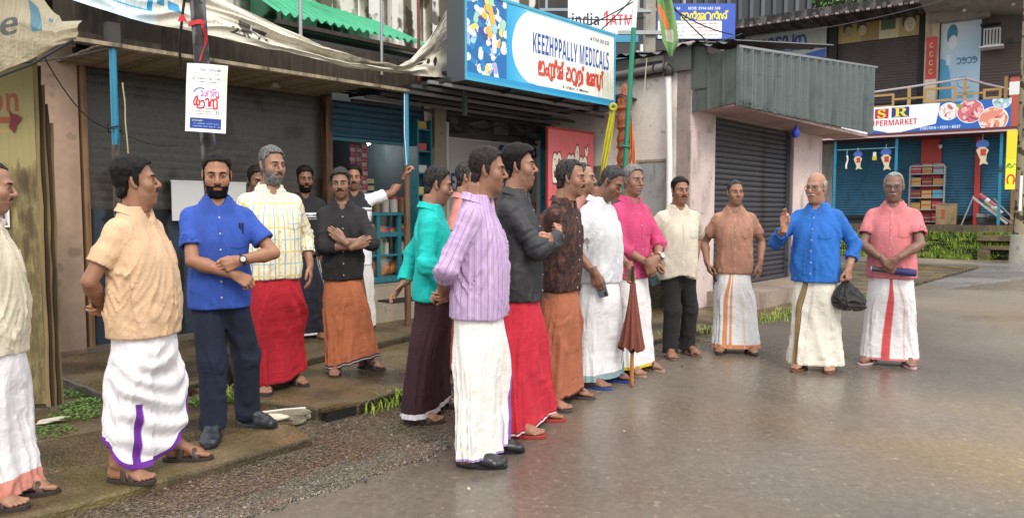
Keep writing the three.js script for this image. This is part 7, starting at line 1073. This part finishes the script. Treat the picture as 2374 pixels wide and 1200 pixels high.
cast.edge = person({ ...stand(-16, 1168, 0.05, 20, 372), turn: 66, seed: 31, girth: 1.06, belly: 0.065, poke: 0.03, skin: SKIN.mid, label: 'man in cream shirt cut off by the left edge, seen from his right side', face: { fat: 0.7, nose: 1.05, stubble: 0.5, moustache: { w: 0.03, r: 0.006 } }, hair: { kind: 'reced', top: 0.006, side: 0.006, grey: 0.1 }, head: { yaw: 14, pitch: 6 }, fp: { R: [0, 1180], L: [70, 1148] },
  shirt: { c: [0.70, 0.64, 0.49], sleeve: 'short', hem: 0.76, fold: 1.2 }, arms: { L: 'back', R: { pose: 'hang', w: [-0.25, 0.9, -0.12] } }, lower: { mat: munduMat('#f1eff2', { hem: [[0, 0.09, '#dc9484']], edge: [[0.06, 0.12, '#e6bdb8']] }), flap: 0.4, fold: 1.1 } });
cast.peach = person({ ...stand(340, 1100, 0.05, 345, 368), turn: 60, seed: 11, girth: 1.08, belly: 0.07, lean: -0.03, skin: [0.272, 0.131, 0.075], label: 'man in peach short-sleeved shirt with hands behind his back and a folded white mundu', face: { fat: 0.8, jaw: 1.06, moustache: { w: 0.03, r: 0.0075 }, stubble: 0.35 }, hair: { top: 0.026, side: 0.012, back: 0.012, quiff: 0.006 }, head: { yaw: 26, pitch: -7, size: 1.07 }, fp: { R: [303, 1118, -6], L: [437, 1066, 14] },
  shirt: { c: [0.68, 0.46, 0.28], sleeve: 'short', hem: 0.775, fold: 1.2, loose: 0.01, open: 0.7 }, arms: { L: 'back', R: { pose: 'back', w: [-0.07, 0.94, -0.18], pole: [-1, 0, 0.05] } }, lower: { mat: munduMat('#f3f1f4', { hem: [[0, 0.03, '#6d2c98']], edge: [[0.03, 0.065, '#6d2c98', 0.42]] }), flap: -1.5, swag: -0.45, r: 0.082, hem: (p) => { const d = ((p + 0.56 + 3 * PI) % (2 * PI)) - PI; return 0.075 + (d > 0 ? 0.36 * sstep(0, 1.25, d) - 0.19 * sstep(1.6, 3.1, d) : 0.17 * sstep(0, 1.6, -d)); }, fold: 0.9 } });
cast.blue = person({ ...stand(517, 1006, 0.05, 488, 358), turn: 4, seed: 17, girth: 1.02, belly: 0.02, skin: [0.312, 0.149, 0.087], label: 'bearded man in royal blue shirt and navy trousers with folded arms', face: { beard: { t: 0.002 }, moustache: { w: 0.031, r: 0.0075 }, nose: 1.1, stubble: 0.6 }, hair: { top: 0.019, side: 0.003, kind: 'full' }, head: { yaw: -3, pitch: 8, size: 1.07 }, poke: 0.01, fp: { R: [490, 1026, -14], L: [597, 988, 50] }, shoe: 'clog', shoeMat: new THREE.MeshPhysicalMaterial({ color: lin(0.022, 0.026, 0.034), roughness: 0.4, side: THREE.DoubleSide }),
  shirt: { c: [0.028, 0.085, 0.42], sleeve: 'short', hem: 0.79, pen: 1, open: 0.4, fold: 1.1 }, arms: { L: { w: [0.095, 1.085, 0.225], pole: [1, -0.6, 0], dir: [-1, -0.32, 0.02], pn: [0, -0.15, -1], hand: 'curl' }, R: { w: [0.075, 1.0, 0.205], pole: [-1, -0.5, 0.15], dir: [0.85, -0.5, 0.08], pn: [-0.2, -0.5, -1], hand: 'curl' } }, lower: { kind: 'trousers', c: [0.008, 0.014, 0.036] } });
cast.check = person({ ...stand(636, 904, 0.075, 640, 343), turn: 18, seed: 23, girth: 1.14, belly: 0.05, skin: [0.287, 0.148, 0.094], label: 'grey-haired man in pale checked shirt and long red mundu', face: { beard: { t: 0.003, c: [0.12, 0.115, 0.11], grey: 0.7 }, moustache: { c: [0.05, 0.048, 0.046] }, stubble: 0.5 }, hair: { c: [0.07, 0.068, 0.066], grey: 0.75, top: 0.020, side: 0.007 }, head: { yaw: 16, pitch: 2, size: 1.07 }, fp: { R: [612, 912, -12], L: [686, 893, 22] },
  shirt: { c: [1, 1, 1], map: rep(checks('#e6dec4', [[0, 0.09, '#d3c08a', 'v'], [0.25, 0.06, '#8fabb8', 'v'], [0.5, 0.09, '#d8c796', 'v'], [0.75, 0.06, '#8aa6b6', 'v'], [0, 0.06, '#d8c078', 'h'], [0.5, 0.05, '#9fb8c0', 'h']]), 6), sleeve: 'three', hem: 0.80, open: 0.8, fold: 1.1 }, arms: { L: { w: [0.27, 0.885, 0.02] }, R: { w: [-0.25, 0.88, 0.05] } }, lower: { mat: munduMat('#b81a2b', { hem: [[0, 0.012, '#8f1020']] }), flap: 0.9, bunch: 0.75, flare: 0.04, fold: 1.1, hem: (p) => 0.07 + 0.06 * sstep(0.2, 1, sin(p)) } });
cast.hidden1 = person({ ...stand(598, 830, 0.10, 596, 384), turn: 25, seed: 61, detail: 8, skin: SKIN.dark, label: 'man mostly hidden behind the checked shirt, only his black hair showing', face: { stubble: 0.4 }, hair: { top: 0.02, side: 0.012 }, shirt: { c: [0.02, 0.022, 0.03], sleeve: 'short', tee: 1 }, lower: { kind: 'trousers', c: [0.012, 0.016, 0.03] }, head: { pitch: 12 } });
cast.smile = person({ ...stand(712, 786, 0.10, 692, 386), turn: 8, seed: 67, girth: 0.95, skin: [0.180, 0.084, 0.052], label: 'smiling bearded young man in black printed T-shirt and dark lungi', face: { beard: { t: 0.003 }, moustache: {}, stubble: 0.5 }, hair: { top: 0.026, side: 0.008 }, head: { yaw: 3, pitch: 4 }, shirt: { c: [0.012, 0.012, 0.014], sleeve: 'short', tee: 1, hem: 0.84 }, lower: { mat: munduMat('#1b1d2b', { hem: [[0.0, 0.02, '#e4e4ea']], edge: [[0.06, 0.075, '#d8d8e0'], [0.10, 0.11, '#c8c8d4']] }), flap: 0.35, name: 'lungi' }, arms: { L: 'hang', R: 'hang' } });
{ const f = cast.smile, g = gridGeo(10, 4, (u, v) => { const x = mix(-0.02, 0.13, u), y = mix(1.27, 1.19, v); return [x, y, frontZ(f.torsoF, x, y, 0.4) + 0.004]; }, (u, v) => [u, 1 - v]); mesh('chest_print', g, std(0xffffff, 0.8, { map: canvasTex(128, 64, (c, w, h) => { c.fillStyle = '#2c2d31'; c.fillRect(0, 0, w, h); c.fillStyle = '#d8dadd'; c.fillRect(6, 6, 116, 34); c.strokeStyle = '#1d1e22'; scribble(c, 14, 34, 100, 22, 4, 4); c.strokeStyle = '#a8aaad'; scribble(c, 10, 58, 100, 10, 6, 3); }) }), f.shirt); }
cast.black = person({ ...stand(798, 868, 0.07, 775, 391), turn: 2, seed: 29, girth: 0.95, belly: 0.015, skin: [0.222, 0.117, 0.075], label: 'moustached man in black shirt with folded arms and orange lungi', face: { moustache: { w: 0.036, r: 0.008 }, stubble: 0.45 }, hair: { top: 0.024, side: 0.012, grey: 0.25, quiff: 0.006 }, head: { yaw: -8, pitch: 2, roll: 3 }, fp: { R: [777, 872, -8], L: [862, 856, 55] },
  shirt: { c: [0.016, 0.015, 0.017], sleeve: 'rolled', hem: 0.80, open: 0.9, fold: 1.2 }, arms: { R: { w: [0.09, 1.085, 0.20], pole: [-1, -0.7, 0.05], dir: [0.9, 0.35, -0.05], pn: [0, 0, -1], hand: 'relax' }, L: { w: [0.0, 1.13, 0.21], pole: [1, -0.7, 0.05], dir: [-0.7, 0.6, -0.1], pn: [0, 0, -1], hand: 'relax' } }, shoeMat: std([0.02, 0.018, 0.018], 0.5), lower: { mat: munduMat('#bb6f4a', { hem: [[0, 0.012, '#2b2430'], [0.012, 0.02, '#c9c0c8'], [0.02, 0.035, '#33283a']], edge: [[0.0, 0.012, '#6a3320']] }), flap: 0.55, pleat: 0.45, hem: (p) => 0.06 + 0.05 * sstep(-0.2, 0.9, sin(p)), name: 'lungi', fold: 1.1 } });
{ const top = row(2.84, 1.80, 1.0); cast.white8 = person({ ...stand(824, 772, 0.10, 803, 383), turn: 6, seed: 37, girth: 0.98, skin: [0.280, 0.133, 0.079], label: 'man in white and black top reaching up to hold the blue canopy post', face: { moustache: { w: 0.034, r: 0.009 }, stubble: 0.7 }, hair: { top: 0.022, side: 0.008 }, head: { yaw: -4, pitch: 3 },
  shirt: { c: [1, 1, 1], tee: 1, sleeve: 'short', hem: 0.70, map: (() => { const t = canvasTex(64, 512, (g, w, h) => { g.fillStyle = '#d9dce0'; g.fillRect(0, 0, w, h); g.fillStyle = '#1c1d22'; g.fillRect(0, h * (1 - 0.46), w, h * 0.17); g.fillRect(0, h * (1 - 0.265), w, h * 0.012); }, true); return t; })() }, arms: { L: { world: [top[0] - 0.02, 1.74, top[2] + 0.0], pole: [0.6, -1, 0], dir: [0.3, 0.95, 0.1], pn: [1, -0.3, 0.2], hand: 'grip', lift: 0.03 }, R: 'hang' }, lower: { mat: munduMat('#d5d3d0', { hem: [[0, 0.03, '#4a3a30']] }), flap: 0.3 } }); }
cast.teal = person({ ...stand(1004, 968, 0.0, 990, 385), turn: 88, seed: 41, girth: 1.04, belly: 0.04, skin: [0.272, 0.131, 0.080], label: 'man in bright teal shirt and maroon lungi seen from the side', face: { fat: 0.4, moustache: { r: 0.006 }, stubble: 0.75 }, hair: { top: 0.020, side: 0.009, grey: 0.15 }, head: { yaw: 4, pitch: 9 }, poke: 0.012, fp: { R: [985, 982, -4], L: [1030, 946, 8] },
  shirt: { c: [0.0, 0.50, 0.45], sleeve: 'long', hem: 0.815, fold: 1.25 }, arms: { R: { w: [-0.19, 0.885, 0.15], pole: [-0.5, 0, -1], dir: [0.3, -0.7, 0.6], pn: [1, 0, 0.2], hand: 'hold' }, L: { w: [0.12, 0.92, -0.20], pole: [1, 0, -0.3], dir: [-0.3, -0.6, -0.7], pn: [0, -0.6, 0.6], hand: 'relax' } }, lower: { mat: munduMat('#33151f', { hem: [[0.0, 0.035, '#d9d4dc']] }), flap: 0.5, name: 'lungi', fold: 0.7, r: 0.09 } });
cast.pink10 = person({ ...stand(1078, 872, 0.02, 1082, 376), turn: 82, seed: 43, detail: 6.5, skin: [0.312, 0.157, 0.096], label: 'man in pale pink shirt and orange lungi, half hidden behind the purple shirt', face: { stubble: 0.4, moustache: {} }, hair: { top: 0.015, side: 0.008, grey: 0.3 }, head: { yaw: 4 }, shirt: { c: [0.62, 0.24, 0.20], sleeve: 'short', hem: 0.8 }, lower: { mat: munduMat('#b4613a', { hem: [[0, 0.012, '#5a2a1c']] }), name: 'lungi' }, fp: { R: [1056, 868], L: [1072, 856] } });
cast.purple = person({ ...stand(1108, 1066, 0.0, 1118, 342), turn: 76, seed: 47, girth: 1.02, belly: 0.05, lean: 0.01, poke: 0.04, skin: [0.248, 0.122, 0.075], label: 'man in lilac pinstriped shirt and white mundu with black slip-on shoes', face: { moustache: { w: 0.030, r: 0.0065 }, stubble: 0.3, nose: 1.05 }, hair: { top: 0.020, side: 0.010, back: 0.006, grey: 0.08, c: [0.02, 0.014, 0.014] }, head: { yaw: 8, pitch: 2, size: 1.0 }, fp: { R: [1116, 1082, 2], L: [1160, 1046, 6] }, shoe: 'slip',
  shirt: { c: [1, 1, 1], map: rep(checks('#b298bb', [[0.1, 0.035, '#85689c', 'v'], [0.43, 0.03, '#9377ab', 'v'], [0.76, 0.035, '#85689c', 'v'], [0.25, 0.02, '#d8c6de', 'v'], [0.6, 0.02, '#d3c0dc', 'v']]), 9), sleeve: 'rolled', hem: 0.80, fold: 1.25, loose: 0.008 }, arms: { R: { w: [-0.05, 0.945, -0.185], pole: [-1, 0, 0.15], dir: [0.7, -0.6, -0.2], pn: [0.3, -0.1, -0.9], hand: 'hold' }, L: { pose: 'back', w: [0.06, 0.94, -0.17] } }, lower: { mat: munduMat('#f2efe9', { hem: [[0, 0.012, '#a58cc4']], edge: [[0.0, 0.01, '#7d5fb0'], [0.05, 0.058, '#b9a3d4']] }), flap: -0.75, fold: 1.0, pleat: 0.2 } });
cast.black12 = person({ ...stand(1196, 998, 0.0, 1190, 338), turn: 78, seed: 53, girth: 1.05, belly: 0.045, skin: [0.287, 0.141, 0.089], label: 'man in charcoal shirt with folded arms and bright red mundu', face: { fat: 0.4, moustache: { w: 0.03, r: 0.006 }, stubble: 0.85 }, hair: { top: 0.032, side: 0.012, back: 0.008, quiff: 0.008 }, head: { yaw: 6, pitch: -3 }, fp: { R: [1213, 1012, 0], L: [1262, 974, 6] }, shoe: 'flipflop', shoeMat: std([0.30, 0.03, 0.025], 0.5),
  shirt: { c: [0.022, 0.023, 0.027], sleeve: 'long', hem: 0.80, fold: 1.3, rough: 0.6 }, arms: { R: { w: [0.06, 1.18, 0.255], pole: [-1, -0.9, 0.1], dir: [0.9, 0.3, -0.1], pn: [0, 0, -1], hand: 'relax' }, L: { w: [-0.07, 1.14, 0.235], pole: [1, -0.9, 0.1], dir: [-0.9, 0.3, -0.1], pn: [0, 0, -1], hand: 'curl' } }, lower: { mat: munduMat('#c8253a', { hem: [[0, 0.010, '#e8cdd2'], [0.010, 0.018, '#7a1024']], edge: [[0, 0.008, '#e8cdd2']] }), flap: -0.5, fold: 1.2, pleat: 0.35, hem: (p) => 0.05 + 0.02 * sin(p) } });
cast.brown = person({ ...stand(1298, 944, 0.0, 1326, 372), turn: 62, seed: 59, girth: 0.95, belly: 0.02, lean: 0.05, poke: 0.04, skin: [0.280, 0.137, 0.087], label: 'lean moustached man in dark brown mottled shirt and orange lungi', face: { moustache: { w: 0.036, r: 0.0085 }, w: 0.95, stubble: 0.35, nose: 1.1 }, hair: { kind: 'reced', top: 0.016, side: 0.012, back: 0.016, grey: 0.25 }, head: { yaw: 10, pitch: 2 }, fp: { R: [1285, 950, 0], L: [1338, 922, 16] }, shoe: 'flipflop', shoeMat: std([0.05, 0.042, 0.035], 0.6),
  shirt: { c: [1, 1, 1], map: rep(canvasTex(256, 256, (g, w, h) => { g.fillStyle = '#38221f'; g.fillRect(0, 0, w, h); const R = rng(6); for (let i = 0; i < 260; i++) { g.fillStyle = R() < 0.55 ? 'rgba(20,12,12,0.35)' : 'rgba(120,72,56,0.28)'; g.beginPath(); g.ellipse(R() * w, R() * h, 3 + R() * 9, 8 + R() * 26, R() * 3, 0, 7); g.fill(); } }, true), 3), sleeve: 'long', hem: 0.82, fold: 1.2, open: 0.8 }, arms: { R: { pose: 'back', w: [-0.05, 0.98, -0.2] }, L: { pose: 'back' } }, lower: { mat: munduMat('#b06a4c', { hem: [[0, 0.012, '#5a2a20']], edge: [[0, 0.01, '#7a3a26']] }), flap: -0.1, pleat: 0.1, name: 'lungi', fold: 1.3, hem: (p) => 0.075 + 0.02 * sin(p) } });
cast.hidden2 = person({ ...stand(1342, 880, 0.02, 1352, 377), turn: 66, seed: 71, detail: 7, skin: SKIN.light, label: 'man hidden behind the brown mottled shirt, only the front of his face showing', face: { stubble: 0.3 }, hair: { kind: 'reced', top: 0.006, side: 0.008, grey: 0.4 }, head: { yaw: 10 }, shirt: { c: [0.5, 0.23, 0.2], sleeve: 'short' }, lower: { mat: munduMat('#c9c4bd') } });
cast.white15 = person({ ...stand(1386, 896, 0.0, 1415, 378), turn: 60, seed: 73, girth: 1.05, belly: 0.06, skin: [0.222, 0.109, 0.073], label: 'man in white short-sleeved shirt bowing his head, with blue flip-flops', face: { fat: 0.5, stubble: 0.6, nose: 1.1 }, hair: { top: 0.012, side: 0.006, grey: 0.25, c: [0.03, 0.028, 0.03] }, head: { yaw: 8, pitch: 30 }, poke: 0.03, fp: { R: [1380, 899, 0], L: [1432, 884, 16] }, shoe: 'flipflop', shoeMat: std([0.02, 0.06, 0.25], 0.5),
  shirt: { c: [0.70, 0.72, 0.75], sleeve: 'short', hem: 0.81, fold: 1.1 }, arms: { R: { w: [-0.23, 0.90, 0.10], dir: [0.15, -1, 0.25], pn: [0.9, 0.1, -0.3], hand: 'hold' }, L: { w: [0.20, 0.92, 0.16], dir: [0, -1, 0.1], pn: [-0.9, 0, 0.2], hand: 'curl' } }, lower: { mat: munduMat('#f2f3f6', { hem: [[0, 0.05, '#8fa9ae']], edge: [[0.03, 0.045, '#6d8a94'], [0.06, 0.07, '#8fa9ae']] }), flap: -0.1, fold: 0.8 } });
cast.pink16 = person({ ...stand(1458, 866, 0.0, 1478, 383), turn: 44, seed: 79, girth: 1.0, belly: 0.02, skin: [0.255, 0.133, 0.087], label: 'grey-haired man in bright magenta shirt with clasped hands and wristwatch', face: { moustache: { w: 0.032, c: [0.32, 0.31, 0.3] }, stubble: 0.3 }, hair: { c: [0.12, 0.115, 0.11], grey: 0.85, top: 0.02, side: 0.009 }, head: { yaw: -2, pitch: 2 }, fp: { R: [1468, 870, 0], L: [1508, 858, 16] },
  shirt: { c: [0.60, 0.06, 0.18], sleeve: 'rolled', hem: 0.80, fold: 1.3, open: 0.8 }, arms: { R: { w: [-0.01, 0.93, 0.21], pole: [-1, 0, -0.6], dir: [0.45, -0.85, 0.1], pn: [0.5, 0, -0.8], hand: 'hold' }, L: { w: [0.10, 0.97, 0.22], pole: [1, 0, -0.6], dir: [-0.8, -0.55, 0.05], pn: [0, -0.3, -1], hand: 'curl' } }, soleMat: std([0.3, 0.22, 0.15], 0.7), lower: { mat: munduMat('#f3f2f3', { hem: [[0, 0.025, '#d8b92c']], edge: [[0.02, 0.05, '#d8c24a']] }), flap: -1.3, fold: 0.8 } });
cast.cream = person({ ...stand(1568, 831, 0.0, 1578, 411), turn: 20, seed: 83, girth: 1.05, belly: 0.05, skin: [0.263, 0.129, 0.080], label: 'moustached man in cream shirt and dark grey trousers with sandals', face: { moustache: { w: 0.032, r: 0.008 }, fat: 0.3, stubble: 0.35 }, hair: { top: 0.020, side: 0.006 }, head: { yaw: 8, pitch: 2 }, fp: { R: [1557, 831, -10], L: [1604, 823, 24] },
  shirt: { c: [0.66, 0.605, 0.49], sleeve: 'short', cut: 0.98, sl: 1.04, hem: 0.80, tail: -0.05, fold: 1.1 }, arms: { R: { w: [-0.235, 0.93, 0.06], pole: [-0.6, 0, -1], dir: [0.25, -0.95, 0.1], pn: [1, 0, 0], hand: 'curl' }, L: { w: [0.22, 0.93, -0.1], pole: [0.6, 0, -1] } }, soleMat: std([0.16, 0.10, 0.07], 0.6), shoeMat: std([0.16, 0.10, 0.07], 0.6), lower: { kind: 'trousers', c: [0.022, 0.020, 0.023] } });
cast.salmon = person({ ...stand(1697, 818, 0.0, 1704, 418), turn: 4, seed: 3, girth: 1.02, belly: 0.02, skin: [0.272, 0.137, 0.087], label: 'man in salmon brown short-sleeved shirt before the dark grey shutter', face: { stubble: 0.4 }, hair: { top: 0.009, side: 0.004, grey: 0.3 }, head: { yaw: 16, pitch: -2 }, fp: { R: [1672, 818, -16], L: [1742, 820, 16] },
  shirt: { c: [0.42, 0.215, 0.145], sleeve: 'short', hem: 0.80, fold: 1.2, open: 0.8 }, arms: { R: { w: [-0.255, 0.90, 0.05], dir: [0.25, -0.95, 0.15], pn: [1, 0, -0.2], hand: 'hold' }, L: { w: [0.25, 0.90, 0.02] } }, lower: { mat: munduMat('#f2f0ef', { hem: [[0, 0.04, '#dc9060']], edge: [[0.09, 0.105, '#e0a27c'], [0.12, 0.16, '#dd9a70'], [0.02, 0.026, '#ecd2c2']] }), flap: -0.65, turn: 1, fold: 0.8, flare: 0.02 } });
cast.speaker = person({ ...stand(1886, 856, 0.0, 1896, 401), turn: -14, seed: 89, girth: 1.06, belly: 0.04, skin: [0.337, 0.176, 0.112], label: 'white-moustached man in bright blue shirt speaking with one hand raised', face: { glasses: 0.0017, moustache: { c: [0.48, 0.47, 0.46], w: 0.032, r: 0.008 }, stubble: 0.05, nose: 1.1, fat: 0.3 }, hair: { kind: 'bald', c: [0.42, 0.41, 0.40], side: 0.008, top: 0.008 }, head: { yaw: -14, pitch: 4, size: 1.07 }, fp: { R: [1853, 857, -10], L: [1922, 861, 16] },
  shirt: { c: [0.018, 0.15, 0.54], sleeve: 'three', hem: 0.775, fold: 1.35, loose: 0.012, open: 0.6 }, arms: { R: { w: [-0.20, 1.255, 0.26], pole: [-0.8, -1, -0.1], dir: [0.05, 1, 0.05], pn: [0.15, 0, 1], hand: 'ok' }, L: { w: [0.275, 0.90, 0.04], dir: [0.05, -1, 0.1], pn: [-0.9, 0, -0.3], hand: 'fist' } }, shoe: 'flipflop', shoeMat: std([0.14, 0.06, 0.04], 0.6), lower: { mat: munduMat('#e9e4d6', { hem: [[0, 0.012, '#cfc7b0']], edge: [[0.05, 0.06, '#4a4030'], [0.062, 0.105, '#8d7448'], [0.108, 0.118, '#4a4030']] }), flap: -0.95, flare: 0.03, fold: 1.2 } });
cast.pink20 = person({ ...stand(2060, 848, 0.0, 2081, 400), turn: -6, seed: 97, girth: 1.08, belly: 0.045, skin: [0.197, 0.105, 0.073], label: 'man in pink short-sleeved shirt and spectacles holding a folded umbrella', face: { glasses: 0.0022, moustache: { c: [0.42, 0.40, 0.39], w: 0.026, r: 0.006 }, stubble: 0.1, w: 1.02 }, hair: { kind: 'reced', c: [0.33, 0.32, 0.31], top: 0.006, side: 0.008, grey: 0.5 }, head: { yaw: 2, pitch: 4, size: 1.06 }, fp: { R: [2012, 843, -26], L: [2108, 850, 24] },
  shirt: { c: [0.66, 0.20, 0.215], sleeve: 'short', hem: 0.79, fold: 1.1, loose: 0.008, sl: 1.08 }, arms: { R: { w: [-0.035, 0.955, 0.24], pole: [-1, 0.1, -0.3], dir: [0.55, -0.8, 0.05], pn: [0.2, -0.1, -1], hand: 'hold' }, L: { w: [0.055, 0.965, 0.265], pole: [1, 0.1, -0.3], dir: [-0.7, -0.7, 0.05], pn: [-0.2, -0.2, -1], hand: 'curl' } }, shoe: 'flipflop', shoeMat: std([0.45, 0.30, 0.30], 0.6), lower: { mat: munduMat('#f3f0f1', { hem: [[0, 0.018, '#df7a7c']], edge: [[0.085, 0.12, '#d9585a'], [0.02, 0.026, '#e7a9a8']] }), flap: -0.42, fold: 0.75, flare: 0.012 } });
// worn things
const wear = (who, k, name, make) => { const f = who.frames[k], o = make(); o.applyMatrix4(f); return o; };
mesh('wristwatch', wear(cast.blue, 'L', '', () => merge([tubeGeo(Array.from({ length: 21 }, (_, i) => [cos(i / 10 * PI) * 0.034, -0.02, sin(i / 10 * PI) * 0.031]), 0.007, 6, 1.6), new THREE.CylinderGeometry(0.021, 0.021, 0.012, 20).rotateX(PI / 2).translate(0, -0.02, -0.036)])), blackPlastic, cast.blue.root);
mesh('watch_face', wear(cast.blue, 'L', '', () => new THREE.CylinderGeometry(0.015, 0.015, 0.003, 20).rotateX(PI / 2).translate(0, -0.02, -0.0435)), metalMat, cast.blue.root);
mesh('wristwatch', wear(cast.pink16, 'L', '', () => merge([tubeGeo(Array.from({ length: 21 }, (_, i) => [cos(i / 10 * PI) * 0.034, -0.022, sin(i / 10 * PI) * 0.031]), 0.008, 6, 1.5), new THREE.CylinderGeometry(0.02, 0.02, 0.012, 20).rotateX(PI / 2).translate(0, -0.022, -0.036)])), std([0.55, 0.53, 0.5], 0.3, { metalness: 0.5 }), cast.pink16.root);
// held things: each a thing of its own
function held(name, label, cat, who, k, off, build) { const t = thing(name, label, cat), m = who.basis(k), p = new THREE.Vector3(), q = new THREE.Quaternion(), s = new THREE.Vector3(); m.decompose(p, q, s); p.copy(V(...off).applyMatrix4(m)); t.position.copy(p); t.quaternion.copy(q); build(t); return t; }
const phone = (m, back) => (t) => { const g = new THREE.ExtrudeGeometry((() => { const s = new THREE.Shape(), w = 0.036, h = 0.076, r = 0.009; s.moveTo(-w + r, -h); s.lineTo(w - r, -h); s.quadraticCurveTo(w, -h, w, -h + r); s.lineTo(w, h - r); s.quadraticCurveTo(w, h, w - r, h); s.lineTo(-w + r, h); s.quadraticCurveTo(-w, h, -w, h - r); s.lineTo(-w, -h + r); s.quadraticCurveTo(-w, -h, -w + r, -h); return s; })(), { depth: 0.007, bevelEnabled: true, bevelSize: 0.001, bevelThickness: 0.001, bevelSegments: 1 }); mesh('phone_body', g, m, t); mesh('screen', bx(0.066, 0.142, 0.001, 0, -0.071, 0.0088), back ?? std([0.01, 0.01, 0.012], 0.1), t); mesh('camera_bump', bx(0.016, 0.026, 0.002, 0.02, 0.04, -0.0022), blackPlastic, t); };
held('phone', 'dark phone held behind his back by the man in lilac', 'phone', cast.purple, 'R', [0, 0.10, 0.028], phone(blackPlastic));
held('phone', 'grey phone held low by the man in the white shirt', 'phone', cast.white15, 'R', [0.01, 0.115, 0.030], phone(std([0.10, 0.12, 0.14], 0.3), std([0.16, 0.19, 0.22], 0.2)));
held('phone', 'dark phone held by the man in magenta under his clasped hands', 'phone', cast.pink16, 'R', [0, 0.13, 0.026], phone(std([0.02, 0.05, 0.05], 0.3)));
held('phone', 'black phone held at the hip by the man in salmon', 'phone', cast.salmon, 'R', [0.01, 0.12, 0.030], phone(blackPlastic));
{ // closed brown umbrella hanging point down from the left hand of the man in white
  const top = cast.white15.W('L', [0, 0.085, 0.02]), t = thing('umbrella', 'brown folded umbrella with wooden tip hanging beside the white mundu', 'umbrella', [top.x + 0.015, 0, top.z + 0.05]), mU = std([0.17, 0.045, 0.03], 0.7, { bumpMap: rep(crumple, 2), bumpScale: 0.008 }), h = top.y;
  mesh('canopy', gridGeo(64, 24, (u, v) => { const a = u * 2 * PI, y = mix(h - 0.03, 0.30, v), R = mix(0.020, 0.085, v ** 1.25) * (1 + 0.20 * sin(a * 8) * (0.25 + v) + 0.07 * sin(a * 3 + v * 4)); return [cos(a) * R, y + 0.02 * sin(a * 8 + 1) * v, sin(a) * R]; }, (u, v) => [u * 0.4, v * 0.6]), mU, t);
  mesh('shaft', tubeGeo([[0, h + 0.04, 0], [0, 0.3, 0], [0, 0.12, 0]], 0.008, 8), std([0.03, 0.02, 0.02], 0.5), t); mesh('rib_tips', tubeGeo([[0, 0.335, 0], [0, 0.30, 0], [0, 0.265, 0]], (u) => mix(0.06, 0.014, u), 12), mDark, t); mesh('wooden_handle', tubeGeo([[0, 0.27, 0], [0, 0.14, 0], [0, 0.05, 0], [0.004, 0.012, 0]], (u) => mix(0.014, 0.017, u), 12), std([0.42, 0.16, 0.035], 0.35), t); mesh('top_grip', tubeGeo([[0, h + 0.1, 0], [0, h + 0.03, 0], [0, h - 0.04, 0]], 0.013, 10), mDark, t);
}
{ // short folded umbrella in both hands of the man in pink
  const c = cast.pink20.W('R', [-0.005, 0.10, 0.030]), t = thing('umbrella', 'short folded navy umbrella held across by the man in pink', 'umbrella', [c.x + 0.02, c.y - 0.005, c.z], 0); t.rotation.set(0, atan2(-c.x, -c.z) * 1, -0.07, 'YXZ');
  mesh('canopy', tubeGeo([[-0.03, 0, 0], [0.02, 0, 0], [0.10, 0, 0], [0.17, 0, 0], [0.175, 0, 0]], [0.022, 0.030, 0.034, 0.030, 0.014], 14), std([0.02, 0.024, 0.11], 0.6, { bumpMap: rep(crumple, 4), bumpScale: 0.006 }), t); mesh('grip', tubeGeo([[-0.17, 0, 0], [-0.165, 0, 0], [-0.10, 0, 0], [-0.04, 0, 0]], [0.014, 0.022, 0.020, 0.022], 12), std([0.03, 0.04, 0.05], 0.35), t); mesh('strap', tubeGeo([[0.06, 0.034, 0], [0.06, 0, 0.036], [0.06, -0.034, 0], [0.06, 0, -0.036], [0.06, 0.034, 0]], 0.005, 6), mDark, t); mesh('end_cap', tubeGeo([[-0.178, 0, 0], [-0.172, 0, 0], [-0.166, 0, 0]], 0.0225, 12), std([0.3, 0.36, 0.42], 0.3), t); t.userData.label = 'short folded navy umbrella held across by the man in pink';
}
{ // black plastic bag in the left hand of the speaker
  const p = cast.speaker.W('L', [0, 0.085, 0.03]), t = thing('plastic_bag', 'bulging black plastic bag carried by the man in the blue shirt', 'bag', [p.x, p.y, p.z], -0.2), mB = new THREE.MeshPhysicalMaterial({ color: lin(0.008, 0.008, 0.009), roughness: 0.25, side: THREE.DoubleSide, bumpMap: rep(crumple, 2.5), bumpScale: 0.02 });
  mesh('bag_body', gridGeo(90, 50, (u, v) => { const a = u * 2 * PI, q = v, R = q < 0.16 ? mix(0.016, 0.03, q / 0.16) : 0.03 + 0.112 * sin(min(1, (q - 0.16) / 0.6) * PI * 0.5) * (q > 0.86 ? sqrt(max(0, 1 - ((q - 0.86) / 0.14) ** 2)) : 1), w = 1 + 0.14 * ridge(vn(cos(a) * 2.4 + 3, q * 5, sin(a) * 2.4)) + 0.05 * ridge(vn(a * 4, q * 9, 5)) * (q > 0.1 ? 1 : 0); return [cos(a) * R * w * 0.84 + 0.045 * q, -0.275 * q - 0.012 * sin(a * 3) * q + 0.02, sin(a) * R * w * 0.7]; }, (u, v) => [u, v * 0.5]), mB, t);
  for (const s of [-1, 1]) mesh('bag_handle', tubeGeo([[0, -0.02, 0], [0.012 * s, 0.02, 0.01], [0.028 * s, 0.055, 0.015], [0.034 * s, 0.085, 0.0]], 0.009, 7, 0.5), mB, t);
}
scene.traverse((o) => { if (o.isMesh) o.castShadow = o.receiveShadow = true; });
renderer.render(scene, camera);
